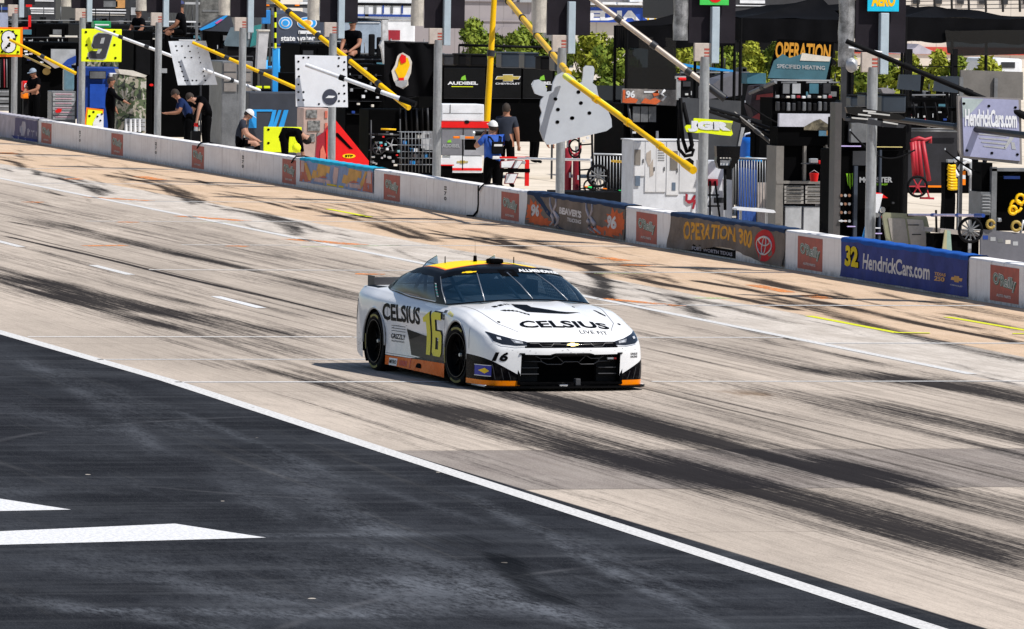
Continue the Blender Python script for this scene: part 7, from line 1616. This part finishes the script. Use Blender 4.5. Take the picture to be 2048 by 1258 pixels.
part(t, 'outline', TYL, lambda g: t.poly(g, [(1388, 236), (1466, 242), (1462, 256), (1466, 268), (1462, 272), (1440, 270), (1404, 265), (1395, 266), (1374, 264), (1370, 254), (1374, 250), (1386, 250)], .04, 0)); part(t, 'letters', WH, lambda g: t.txt(g, 'JGR', 1376, 1462, 241, 263, .010, 0, .10, 3.)); part(t, 'letter_shade', mat('olive_shade', (.30, .32, .12), .6), lambda g: t.poly(g, [(1440, 244), (1464, 246), (1462, 262)], .006, .006))
# ---- J: blue barrel, canopy and slanted awning
t = T('blue_barrel', 'bright blue plastic barrel left of the red shirted crewman', 'barrel', 1484, 5.0); c = t.p(1493, 275); part(t, 'barrel', mat('barrel_blue', (.01, .14, .6), .4), lambda g: g.grid([[(.30*f*math.cos(a), c.y+.30*f*math.sin(a)*.5, z_) for a in np.linspace(0, 2*math.pi, 17)] for z_, f in ((0, .9), (.1, 1), (c.z*.5, .97), (c.z-.1, 1), (c.z, .9), (c.z, 0))], 0, True)); part(t, 'hoop', WH, lambda g: t.tube(g, [(1488, 274), (1491, 268), (1500, 266), (1516, 268)], .02, .1))
t = T('blue_sheet', 'deep blue sheet hanging behind the second crowd barrier', 'sheet', 1476, 2.4); part(t, 'sheet', mat('sheet_blue', (.02, .07, .28), .7, var=.4, scale=6, streak=(1, 6, 1)), lambda g: t.box(g, 1478, 1514, 322, None, .05, 0)); part(t, 'beige_sheet', mat('sheet_beige', (.42, .36, .33), .7, var=.3, scale=6, streak=(1, 6, 1)), lambda g: t.box(g, 1516, 1534, 365, None, .05, -.02)); part(t, 'rope', BLB, lambda g: t.tube(g, [(1476, 320), (1495, 316), (1525, 322)], .03, .05))
t = T('white_bench', 'low white bench top below the second crowd barrier', 'bench', 1474, 1.3); part(t, 'top', WH, lambda g: t.poly(g, [(1474, 417), (1480, 414), (1548, 420), (1552, 425), (1546, 426), (1474, 420)], .3, 0)); part(t, 'leg', LG, lambda g: (t.box(g, 1532, 1536, 425, None, .05, -.1), t.box(g, 1480, 1484, 420, None, .05, -.1)))
t = canopy('large black canopy over the orange lettered awning board', (1690, -2), 1482, 1694, 36, 40, 5.0, 3.2)
t = canopy('black canopy behind the board of the last post, right of the drinks tower', (1800, -5), 1700, 1905, 22, 38, 7.2, 3.2)
t = canopy('rightmost black canopy with a see through valance, at the right edge', (1930, 14), 1812, 2090, 34, 40, 6.0, 3.4)
meshside(t, [(1890, 60), (1905, 62), (1990, 60), (2060, 60), (2060, 108), (1920, 112), (1895, 106)], .05)
t = T('awning_board', 'slanted board with amber letters over a teal panel under the large black canopy', 'sign board', 1538, 4.2)
part(t, 'dark_board', K, lambda g: t.poly(g, [(1556, 78), (1668, 84), (1660, 162), (1536, 158)], .05, -.02)); part(t, 'amber_letters', mat('amber_letters', (.60, .27, .02), .6), lambda g: t.txt(g, 'OPERATION', 1551, 1662, 83, 117, .01, 0, .03, 6., .15)); part(t, 'teal_panel', mat('teal_banner', (.045, .13, .17), .7), lambda g: t.poly(g, [(1548, 122), (1566, 108), (1580, 116), (1610, 106), (1662, 116), (1652, 160), (1536, 156)], .03, .04)); part(t, 'cream_patch', CRM, lambda g: t.poly(g, [(1604, 106), (1662, 114), (1659, 123), (1600, 121)], .02, .05)); part(t, 'lettering', LG, lambda g: t.txt(g, 'SPECIFIED HEATING', 1554, 1650, 128, 136, .05, 0, .02, 4.)); part(t, 'ledge', LG, lambda g: t.box(g, 1546, 1664, 158.5, 162.5, .2, .1)); part(t, 'support', K2, lambda g: (t.box(g, 1548, 1551, 162, None, .05, -.05), t.box(g, 1655, 1658, 162, None, .05, -.05)))
t = T('teal_box', 'small dark teal box left of the awning board on the black frame', 'case', 1493, 5.2); part(t, 'case', TEAL, lambda g: t.box(g, 1494, 1532, 146, 168, .5, 0, 0, .01)); part(t, 'stand', K2, lambda g: t.box(g, 1496, 1530, 168, None, .4, -.05))
t = T('grey_car_cover', 'grey sloping cover behind the black frame left of the awning board', 'cover', 1418, 6.5); part(t, 'cover', mat('cover_grey', (.12, .12, .14), .6), lambda g: t.poly(g, [(1418, 175), (1440, 158), (1486, 144), (1494, 146), (1486, 190), (1418, 198)], .8, 0)); part(t, 'base', K2, lambda g: t.box(g, 1420, 1486, 196, None, .6, -.1))
# booms on the right
boom('long pale bronze pole falling from the top of the view to the grey panel', (1168, -14, Xp(1168, .9, 4)), (1448, 196, Xp(1448, 3.2, 2.9)), .055, mat('pale_bronze', (.50, .42, .36), .35, .3), 3, m2=DG)
def truss(label, p0, p1, w_, m=K2):
    a = on_x(*p0); b_ = on_x(*p1); e = empty('boom_truss', tuple(b_), 0, label, 'boom arm', 'black boom arms'); A = a-b_
    for s_ in (-1, 1): g = MB(); g.cyl(A+Vector((0, 0, s_*w_*.5)), (0, 0, s_*w_), .03, .04, 8); g.build('tube', m, e)
    for k in range(7):
        f0, f1 = k/7, (k+1)/7; g = MB(); g.cyl(A*f0+Vector((0, 0, w_*.8*(1 if k % 2 else -1))), A*f1+Vector((0, 0, w_*.8*(-1 if k % 2 else 1))), .015, .015, 6); g.build('brace', MG, e)
    g = MB(); d = A.normalized(); g.cyl(A-d*.05, A+d*.10, .06, .05, 8); g.build('end_clamp', LG, e); return e
truss('black braced boom arm pointing over the fluorescent JGR sign', (1411, 217, Xp(1411, 1.2, 3)), (1520, 250, Xp(1520, 3.0, 2.7)), .05)
truss('second stretch of black boom arm reaching down to the silver drawers cart', (1500, 246, Xp(1500, 2.6, 2.7)), (1664, 312, Xp(1664, 3.4, 2.2)), .07)
boom('thin dark strut under the second black boom arm', (1468, 225, Xp(1468, 2.2, 2.8)), (1562, 302, Xp(1562, 3.0, 2.2)), .035, mat('strut_grey', (.08, .075, .07), .4, .4), 1)
boom('long thin black pole from the camera dome down to the right edge', (1692, 82, PX[8]+.2), (2060, 236, Xp(2060, 3., 3)), .045, K2, 2, m2=K2)
t_b = boom('thick black pole running level past the dealer board at right', (1770, 236, Xp(1770, 1.4, 3)), (2070, 273, Xp(2070, 2.6, 2.8)), .055, mat('satin_black_tube', (.012, .012, .013), .3, spec=.6), 1)
t = TX('chrome_jack_head', 'shiny black and chrome jack head stretched across the last post', 'jack', 1690, PX[8]+.7, None, 230)
for P_, mm in (([(1692, 214), (1710, 213), (1800, 229), (1812, 236), (1800, 240), (1740, 236), (1695, 226)], KG), ([(1688, 236), (1740, 238), (1812, 250), (1806, 256), (1770, 254), (1690, 241)], DG)): part(t, 'housing', mm, lambda g: t.poly(g, P_, .08, 0))
for a, b_, c, d in ((1726, 220, 1752, 222), (1736, 224, 1780, 229), (1704, 234, 1736, 237), (1766, 242, 1796, 247), (1716, 227, 1742, 230)): part(t, 'chrome_strip', ALU, lambda g: t.poly(g, [(a, b_), (c, d), (c, d+3), (a, b_+3)], .03, .03))
boom('thin white cable bar from the camera dome to the pale mast', (1697, 95, PX[8]+.25), (1764, 105, PX[8]+.3), .02, WH, 0)
# ---- K: silver drawers wagon
t = T('pit_cart', 'tall grey framed pit cart with silver drawers and a red bucket inside', 'pit cart', 1552, 2.3, 'pit carts behind the wall')
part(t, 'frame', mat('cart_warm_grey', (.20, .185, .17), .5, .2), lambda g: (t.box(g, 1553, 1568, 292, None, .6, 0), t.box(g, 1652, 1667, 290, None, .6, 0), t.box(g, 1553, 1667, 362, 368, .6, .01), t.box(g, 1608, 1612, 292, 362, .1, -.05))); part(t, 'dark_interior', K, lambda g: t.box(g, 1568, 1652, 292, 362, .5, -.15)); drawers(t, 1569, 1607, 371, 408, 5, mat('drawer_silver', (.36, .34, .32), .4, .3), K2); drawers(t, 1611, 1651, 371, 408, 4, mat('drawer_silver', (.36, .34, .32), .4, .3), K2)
part(t, 'lower_cabinet', LG, lambda g: (t.box(g, 1571, 1603, 413, None, .4, -.02), t.box(g, 1608, 1652, 414, None, .4, -.02))); part(t, 'upper_panel', mat('lilac_white_panel', (.52, .52, .58), .5), lambda g: t.box(g, 1559, 1668, 227, 254, .1, .0)); part(t, 'landscape_print', mat('landscape_print', (.14, .12, .08), .6, var=.9, scale=6), lambda g: t.poly(g, [(1608, 254), (1628, 242), (1640, 238), (1668, 256), (1668, 262), (1608, 260)], .01, .01)); part(t, 'upper_box', K, lambda g: t.box(g, 1556, 1668, 254, 292, .5, -.05)); part(t, 'screen', mat('screen_cyan', (.15, .35, .5), .4), lambda g: t.box(g, 1638, 1664, 260, 272, .01, .01)); part(t, 'amber_screen', mat('screen_amber', (.6, .3, .08), .4), lambda g: t.box(g, 1653, 1664, 261, 271, .01, .015))
t = T('red_bucket', 'small red bucket on the shelf of the grey framed cart', 'bucket', 1619, 2.1); t.base = t.p(1628, 363).z; t.r.location.z = t.base; c = t.p(1628, 362); part(t, 'bucket', REDB, lambda g: g.cyl((0, c.y, 0), (0, c.y, .14), .06, .08, 12)); part(t, 'handle', LG, lambda g: g.tube([(0, c.y-.08, .14), (0, c.y, .19), (0, c.y+.08, .14)], .006, 5))
t = T('shelf_tins', 'pale tins with a red lid on the upper shelf of the grey framed cart', 'tins', 1620, 2.15); t.base = t.p(1630, 328).z; t.r.location.z = t.base; part(t, 'tin', LG, lambda g: t.box(g, 1621, 1636, 317, 326, .1, 0, 0, .01)); part(t, 'red_lid', REDB, lambda g: t.box(g, 1638, 1650, 321, 328, .1, 0, 0, .01)); part(t, 'shelf', DG, lambda g: t.box(g, 1612, 1652, 327, 329, .3, -.02))
t = T('headset_rack', 'dark rack crowded with headsets and small white lamps above the lilac panel', 'rack', 1548, 3.6)
part(t, 'frame', K, lambda g: (t.box(g, 1545, 1672, 196, None, .8, -.1), t.box(g, 1555, 1562, 162, 196, .1, 0), t.box(g, 1608, 1612, 162, 196, .1, 0)))
for k in range(4): screen(t, [1565, 1584, 1618, 1646][k], [1580, 1602, 1638, 1662][k], 166, 188, [MG, LG, TEAL, DG][k], .05)
for k in range(11): part(t, 'lamp', [LG, K2, CRM, LG, REDD, WH][k % 6], lambda g: t.box(g, 1552+10.5*k, 1559+10.5*k, 190+k % 3, 196+k % 2, .06, .12, 0, .01)); part(t, 'headset', [DG, K2, MG][k % 3], lambda g: t.box(g, 1553+10.5*k, 1560+10.5*k, 203+k % 4, 222, .08, .1, 0, .02))
boom('grey bar sloping up from the left of the headset rack to the awning ledge', (1500, 186, Xp(1500, 3.4, 3)), (1552, 163, Xp(1552, 3.6, 3)), .04, MG, 1)
t = T('folded_net', 'dark mesh bag with red and white items left of the headset rack', 'mesh bag', 1508, 4.0); part(t, 'bag', mat('mesh_bag_mix', (.04, .025, .03), .7, var=.7, scale=6), lambda g: t.poly(g, [(1508, 172), (1550, 168), (1552, 240), (1512, 248), (1500, 210)], .4, 0)); part(t, 'red_patch', mat('dusty_red', (.30, .05, .05), .7), lambda g: t.poly(g, [(1514, 190), (1546, 186), (1546, 196), (1512, 200)], .02, .02)); part(t, 'red_patch', mat('dusty_red', (.30, .05, .05), .7), lambda g: t.poly(g, [(1502, 236), (1518, 226), (1528, 240), (1506, 240)], .02, .02)); part(t, 'lettering', LG, lambda g: t.txt(g, 'INTERSTATE', 1524, 1550, 206, 211, .02, 0, .03)); part(t, 'stand', K, lambda g: t.box(g, 1510, 1548, 242, None, .3, -.05))
# ---- L: drinks tower
t = T('pit_cart', 'black drinks tower with three green claw marks behind the last post', 'pit cart', 1674, 2.0, 'pit carts behind the wall')
part(t, 'cabinet', K, lambda g: t.box(g, 1682, 1800, 300, None, 1.2, 0, 0, .02)); part(t, 'upper_cabinet', K, lambda g: t.box(g, 1690, 1812, 236, 300, 1.0, -.1, 0, .02)); part(t, 'pillar', mat('pillar_grey', (.07, .065, .065), .5), lambda g: t.box(g, 1671, 1684, 205, None, .3, .1)); part(t, 'mast', DG, lambda g: t.box(g, 1685, 1692, 105, 236, .08, .05))
GRN = mat('claw_green', (.22, .52, .01), .5)
for P_ in ([(1692, 347), (1696, 347), (1697, 372), (1695, 366), (1693, 350)], [(1698, 347), (1701, 347), (1701, 379), (1699, 372)], [(1703, 347), (1706, 346), (1706, 368), (1704, 374), (1704, 350)]): part(t, 'claw_mark', GRN, lambda g: t.poly(g, P_, .01, .012))
part(t, 'lettering', LG, lambda g: t.txt(g, 'MONSTER', 1719, 1785, 354, 365, .012, 0, .04)); part(t, 'small_lettering', GRN, lambda g: t.txt(g, 'ENERGY', 1752, 1776, 367, 370.5, .012, 0, .02)); panel(t, 'grey_box', 1703, 1735, 246, 285, MG, .1, .2); panel(t, 'grey_hatch', 1706, 1756, 302, 331, DG, .05, .05)
part(t, 'purple_strip', mat('lilac_strip', (.55, .45, .8), .4), lambda g: t.box(g, 1680, 1722, 291, 293.5, .05, .08)); part(t, 'amber_strip', mat('straw_strip', (.6, .5, .2), .4), lambda g: t.box(g, 1750, 1805, 290+3, 295, .05, .08)); part(t, 'ladder_rail', mat('rail_slate', (.03, .04, .06), .5), lambda g: (t.box(g, 1709, 1716, 332, None, .08, .12), t.box(g, 1760, 1764, 300, None, .08, .12)))
for j in range(4):
    for i in range(3): part(t, 'lug_socket', LG if (i+j) % 2 else mat('copper_socket', (.25, .12, .07), .4), lambda g: (t.ell(g, 1683+8*i, 391+17*j, 2.8, 3., .04, .12, 0, 10)))
for k, (a, b_) in enumerate(((1678, 441), (1695, 452), (1745, 455), (1748, 466))): part(t, 'shelf_light', [WH, mat('lilac_strip', (.55, .45, .8), .4)][k % 2], lambda g: t.box(g, a, a+16, b_, b_+2, .05, .14))
for k in range(16): a = 1740+(k*17 % 46); b_ = 400+(k*23 % 60); part(t, 'small_part', [MG, LG, K2, DG, REDD][k % 5], lambda g: t.box(g, a, a+5, b_, b_+4, .06, .1, 0, .005))
t = T('white_gun', 'white and red jack handle leaning against the drinks tower right of the last post', 'jack handle', 1740, 1.4); part(t, 'handle', WH, lambda g: t.poly(g, [(1750, 388), (1766, 388), (1760, 414), (1754, 430), (1744, 424), (1748, 410)], .08, 0)); part(t, 'red_hood', REDB, lambda g: t.poly(g, [(1746, 384), (1762, 386), (1776, 396), (1768, 396), (1748, 396)], .08, -.06)); part(t, 'chrome_knuckle', ALU, lambda g: (t.ell(g, 1752, 430, 8, 5, .06, .02), t.ell(g, 1766, 420, 5, 6, .05, .0)))
t = T('blue_squeegee', 'blue squeegee handle leaning against the foot of the last post', 'squeegee', 1726, .75); part(t, 'handle', BLB, lambda g: t.poly(g, [(1738, 424), (1744, 424), (1738, 474), (1725, 474)], .03, .12)); part(t, 'blade', K2, lambda g: t.box(g, 1735, 1748, 420, 425, .05, .14))
for k, (a, b_, c, d, lab) in enumerate(((1702, 1728, 190, 214, 'left black tub on the rail right of the mast'), (1731, 1760, 186, 214, 'second black tub, just right of the last grey post'), (1764, 1812, 188, 226, 'widest black tub on the rail of the drinks tower'))):
    t = T('black_tub', lab, 'tub', a, 3.4, 'black tubs above the drinks tower'); t.base = t.p(a, d).z; t.r.location.z = t.base; part(t, 'tub', BINC, lambda g: t.box(g, a, b_, c+3, d, .5, 0, 0, .03)); part(t, 'rim', K2, lambda g: t.box(g, a-1, b_+1, c, c+3.5, .54, .02, 0, .01))
t = T('rail_platform', 'black railed platform carrying tubs and screens above the drinks tower', 'platform', 1695, 3.8); part(t, 'deck', K, lambda g: t.box(g, 1695, 1925, 214, 222, 1.2, 0)); part(t, 'rail', K2, lambda g: (t.box(g, 1694, 1930, 130, 134.5, .06, -.1), t.box(g, 1705, 1707, 130, 214, .05, -.1), t.box(g, 1816, 1822, 98, 300, .06, -.05), t.box(g, 1908, 1914, 98, 214, .06, -.1))); part(t, 'leg', K2, lambda g: (t.box(g, 1812, 1818, 222, None, .1, -.1), t.box(g, 1920, 1924, 222, None, .1, -.1)))
part(t, 'brace', K2, lambda g: [t.tube(g, [(1826+22*k, 205), (1832+22*k, 240)], .02, .05) for k in range(5)] and None); part(t, 'cover_cloth', mat('cloth_grey', (.2, .19, .2), .7), lambda g: t.poly(g, [(1762, 178), (1776, 176), (1792, 182), (1786, 190), (1766, 186)], .3, .1))
for k, (a, b_, c, d, lab) in enumerate(((1796, 1846, 149, 182, 'slanted black screen on the platform left of centre, against the bushes'), (1868, 1922, 152, 186, 'black screen on the platform beside the grey panel'))):
    t = T('timing_screen', lab, 'screen', a, 3.3, 'timing screens on the platform'); t.base = t.p(a, 214).z; t.r.location.z = t.base
    part(t, 'screen', BINC, lambda g: t.poly(g, [(a+4, c), (b_-4, c+1), (b_-6, d), (a, d-4)], .08, 0)); part(t, 'casing', K, lambda g: t.poly(g, [(b_-4, c+1), (b_+4, c+4), (b_-2, d+3), (b_-6, d)], .10, 0)); part(t, 'stand', K2, lambda g: t.box(g, (a+b_)/2-2, (a+b_)/2+2, d-3, 214, .05, -.09))
# ---- M: open bay with red hand cart
t = T('black_screen_cloth', 'black cloth screen behind the red hand cart', 'screen', 1812, 7.5); part(t, 'cloth', mat('screen_cloth', (.018, .018, .024), .8, var=.4, scale=3), lambda g: t.poly(g, [(1812, 255), (1925, 257), (1925, 366), (1880, 372), (1850, 370), (1812, 372)], .05, 0)); part(t, 'rail', MG, lambda g: (t.tube(g, [(1815, 258), (1922, 258)], .015, .1), t.tube(g, [(1815, 262), (1922, 263)], .015, .1))); part(t, 'orange_hem', ORN, lambda g: t.box(g, 1856, 1888, 371, 375, .04, .05))
t = T('hand_cart', 'red tubular hand cart with one large spoked wheel', 'hand cart', 1818, 4.6)
for a0, a1 in (((1824, 284), (1829, 352)), ((1829, 282), (1834, 352)), ((1836, 282), (1843, 354)), ((1845, 282), (1858, 362))): part(t, 'tube', mat('cart_red', (.42, .015, .03), .5), lambda g: t.tube(g, [a0, a1], .045))
part(t, 'handle', mat('cart_red', (.42, .015, .03), .5), lambda g: t.tube(g, [(1822, 282), (1838, 276), (1850, 280), (1862, 276), (1860, 286)], .035)); wheel_part(t, 1835, 373, .17, K2, .1, 6, mat('cart_red', (.42, .015, .03), .5)); part(t, 'foot', mat('cart_red', (.42, .015, .03), .5), lambda g: t.tube(g, [(1850, 366), (1858, 394), (1840, 396), (1868, 397)], .02))
t = T('post_with_hoses', 'thick black post wrapped with coiled yellow hoses right of the red hand cart', 'post', 1887, 2.4); part(t, 'post', K, lambda g: t.poly(g, [(1890, 325), (1909, 325), (1911, 400), (1908, 480), (1886, 480), (1890, 400)], .2, 0)); part(t, 'cap', LG, lambda g: t.box(g, 1896, 1906, 319, 325, .1, -.03))
for k in range(9): part(t, 'coil', YPO, lambda g: t.tube(g, [(1896-(k % 2), 331+5.6*k), (1902, 333+5.6*k), (1911+(k > 4)*3, 332+5.6*k)], .028, .05))
t = T('white_hose_stand', 'bundle of white hoses over a stand with an orange and white sleeve', 'hose stand', 1908, 3.2); part(t, 'stand', LG, lambda g: (t.box(g, 1919, 1923, 345, None, .06, 0), t.box(g, 1941, 1944, 320, None, .06, -.05)))
for P_ in ([(1908, 322), (1916, 317), (1928, 319), (1938, 322)], [(1918, 338), (1924, 328), (1934, 322), (1942, 323)], [(1920, 342), (1928, 334), (1938, 340), (1940, 350)], [(1909, 340), (1913, 348), (1916, 352)]): part(t, 'hose', WH, lambda g: t.tube(g, P_, .035, .06))
part(t, 'sleeve', ORN, lambda g: (t.box(g, 1925, 1931, 342, 350, .06, .05), t.box(g, 1925, 1931, 358, 370, .06, .05))); part(t, 'sleeve_band', WH, lambda g: t.box(g, 1925, 1931, 350, 358, .06, .05)); part(t, 'black_strut', K2, lambda g: t.tube(g, [(1952, 345), (1985, 400)], .05, .0))
t = T('flat_board', 'flat warm grey panel with two pale struts above the dealer board at right', 'panel', 1921, 3.0); part(t, 'panel', mat('warm_grey_flat', (.15, .14, .13), .7), lambda g: t.poly(g, [(1922, 140), (2046, 144), (2046, 200), (1922, 197)], .06, 0)); part(t, 'strut', MG, lambda g: (t.box(g, 1920, 1925, 154, 260, .05, .05), t.box(g, 1989, 1995, 156, 196, .05, .05))); part(t, 'leg', DG, lambda g: t.box(g, 1924, 1928, 197, None, .06, -.05))
t = T('pit_sign', 'pale lilac dealer board with white lettering and stripes at right', 'pit sign', 1918, 1.9, 'pit signs on booms')
part(t, 'frame', mat('frame_taupe', (.22, .20, .19), .6), lambda g: t.poly(g, [(1916, 192), (2042, 197), (2044, 329), (1924, 316), (1918, 300)], .08, -.02)); part(t, 'board', mat('lilac_board', (.30, .31, .46), .5, var=.15, scale=1.5), lambda g: t.poly(g, [(1924, 195), (2037, 200), (2040, 322), (1928, 312)], .03, .01)); part(t, 'pale_corner', mat('minty_corner', (.36, .42, .42), .5), lambda g: t.poly(g, [(1924, 196), (1968, 198), (1944, 224), (1926, 236)], .004, .013)); part(t, 'lettering', WH, lambda g: t.txt(g, 'HendrickCars.com', 1930, 2034, 217, 252, .02, 0, .04, 4.)); holes(t, [(1928, 207), (1978, 212), (2031, 215), (1934, 301), (1984, 306), (2035, 309)], 3., .018)
for k, (a, b_) in enumerate(((1956, 2014), (1958, 2016), (1962, 2012), (1966, 2010))): part(t, 'stripe', LG, lambda g: t.poly(g, [(a, 267+8*k), (b_, 270+8*k), (b_, 274+8*k), (a+2, 269+8*k)], .004, .016))
part(t, 'mark', LG, lambda g: (t.poly(g, [(2020, 272), (2030, 273), (2012, 298), (2008, 296)], .004, .016), t.poly(g, [(2022, 284), (2029, 285), (2032, 299), (2024, 298)], .004, .016)))
t = T('pit_cart', 'open fronted pit cart with dark interior and grey sponsor skirt at the right edge', 'pit cart', 1962, 2.2, 'pit carts behind the wall')
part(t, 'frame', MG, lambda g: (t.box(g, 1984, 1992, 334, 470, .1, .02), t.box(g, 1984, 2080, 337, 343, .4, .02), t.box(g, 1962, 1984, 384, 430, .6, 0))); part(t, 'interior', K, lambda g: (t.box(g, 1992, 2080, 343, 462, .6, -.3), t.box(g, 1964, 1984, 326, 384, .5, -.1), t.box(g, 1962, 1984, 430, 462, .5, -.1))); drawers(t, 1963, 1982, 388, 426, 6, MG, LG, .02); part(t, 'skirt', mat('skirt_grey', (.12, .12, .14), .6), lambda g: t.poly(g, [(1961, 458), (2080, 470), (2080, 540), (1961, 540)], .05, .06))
for k in range(5): part(t, 'skirt_logo', [BLD, LG, MG, CRM, LG][k], lambda g: t.box(g, 1966+15*k, 1976+15*k, 471+3*k, 479+3*k, .004, .064, 0))
for k, (a, b_, r_) in enumerate(((2032, 412, .09), (2040, 398, .07), (2024, 420, .06), (2030, 452, .07), (1978, 448, .06))): part(t, 'yellow_hose', YPO if k < 3 else mat('dull_brass', (.35, .24, .05), .5), lambda g: g.tube([t.p(a, b_, .0)+Vector((.02*k, r_*math.cos(q), r_*math.sin(q))) for q in np.linspace(0, 6, 14)], .025, 6))
part(t, 'blue_cloth', BLD, lambda g: t.box(g, 2008, 2040, 352, 358, .05, -.1)); part(t, 'tool', LG, lambda g: (t.tube(g, [(2040, 470), (2047, 440)], .02, .0), t.box(g, 1996, 2004, 436, 444, .1, -.05, 0, .02)))
t = T('olive_board', 'olive framed sign board turned face away, leaning behind the blue banner', 'board', 1765, .9); part(t, 'frame', mat('olive_frame', (.26, .26, .17), .6), lambda g: t.poly(g, [(1765, 431), (1770, 425), (1848, 429), (1854, 435), (1870, 505), (1778, 505)], .06, 0)); part(t, 'panel', mat('taupe_panel', (.33, .30, .27), .6), lambda g: t.poly(g, [(1776, 436), (1810, 437), (1820, 505), (1788, 505)], .01, .012)); part(t, 'panel', mat('beige_panel', (.42, .38, .34), .6), lambda g: t.poly(g, [(1814, 438), (1846, 440), (1858, 505), (1824, 505)], .01, .012)); part(t, 'bracket', K2, lambda g: t.box(g, 1815, 1828, 428, 433, .03, .02)); part(t, 'cut', DG, lambda g: (t.box(g, 1816, 1838, 449, 451, .005, .02), t.box(g, 1824, 1842, 468, 470, .005, .02)))
boom('level pale lilac bar with blue clamps from the olive board to the right hand cart', (1818, 429.5, Xp(1818, 1.3, 1.)), (1966, 431, Xp(1966, 1.4, 1.)), .022, mat('lilac_bar', (.6, .52, .72), .3, .5), 2, m2=BLD)
t = T('bicycle_wheel', 'black bicycle wheel standing beside the right hand pit cart', 'wheel', 1915, 1.7); wheel_part(t, 1941, 460, .185, K2, 0, 12, MG)
t = T('small_table', 'low dark table with striped sheets right of the olive board', 'table', 1868, 1.5); part(t, 'top', mat('table_beige', (.35, .31, .28), .6), lambda g: t.poly(g, [(1866, 456), (1960, 464), (1962, 474), (1862, 464)], .5, 0)); part(t, 'front', K, lambda g: t.box(g, 1868, 1958, 468, None, .4, -.05)); part(t, 'sheet', mat('sheet_mint', (.3, .42, .36), .6), lambda g: t.poly(g, [(1893, 460), (1901, 462), (1904, 505), (1888, 505)], .03, .03)); part(t, 'sheet', mat('sheet_straw', (.45, .42, .25), .6), lambda g: t.poly(g, [(1890, 460), (1894, 460), (1893, 505), (1884, 505)], .03, .05)); part(t, 'white_sheet', LG, lambda g: t.box(g, 1937, 1943, 478, None, .03, .03)); part(t, 'peg', K2, lambda g: t.tube(g, [(1872, 420), (1873, 465)], .02, .05))
# tyres lying about: stacks of spare wheels behind the wall in the middle boxes
t = T('floor_tarpaulin', 'dark ribbed mat and gear spread on the ground below the crowd barrier', 'mat', 1130, 1.9); part(t, 'mat', K2, lambda g: t.box(g, 1125, 1262, 384, None, 1.2, 0))

# hoses and cables draped over the wall and sagging between the carts
for px, lab in ((402, 'thin black hose draped over the wall between the third and fourth red panels'), (592, 'thin black hose draped over the wall beside the colourful banner'), (968, 'black cable end hanging over the wall left of the sixth red panel')):
    X = x_of(px, 0, .6); e = empty('draped_hose', (X, 0, 0), 0, lab, 'hose', 'hoses draped over the wall')
    g = MB(); g.tube([(-.3, -.03, .50), (-.12, -.03, .585), (0, .0, WT+.02), (.10, .15, WT+.03), (.2, WD+.03, WT-.01), (.28, WD+.1, .3), (.3, WD+.3, .02)], .016, 6); g.build('hose', K2, e)
for (a, b_, c, d, Y, lab) in ((300, 96, 470, 130, 4.4, 'black cable sagging behind the third and fourth posts'), (700, 150, 880, 175, 3.2, 'black cable sagging below the flame emblem cloth'), (1490, 205, 1680, 236, 3.0, 'black cable sagging in front of the lilac white panel'), (1700, 262, 1830, 300, 1.8, 'black cable sagging across the drinks tower'), (1890, 300, 2060, 335, 1.7, 'black cable sagging under the lilac dealer board')):
    t = T('hanging_cable', lab, 'cable', a, Y, 'cables hanging between the pit carts')
    part(t, 'cable', K2, lambda g: g.tube([t.p(a+(c-a)*f, b_+(d-b_)*f+34*math.sin(math.pi*f)) for f in np.linspace(0, 1, 14)], .014, 5))
    part(t, 'hook', LG, lambda g: g.cyl(t.p(a, b_), t.p(a, b_-4), .015, .01, 6))
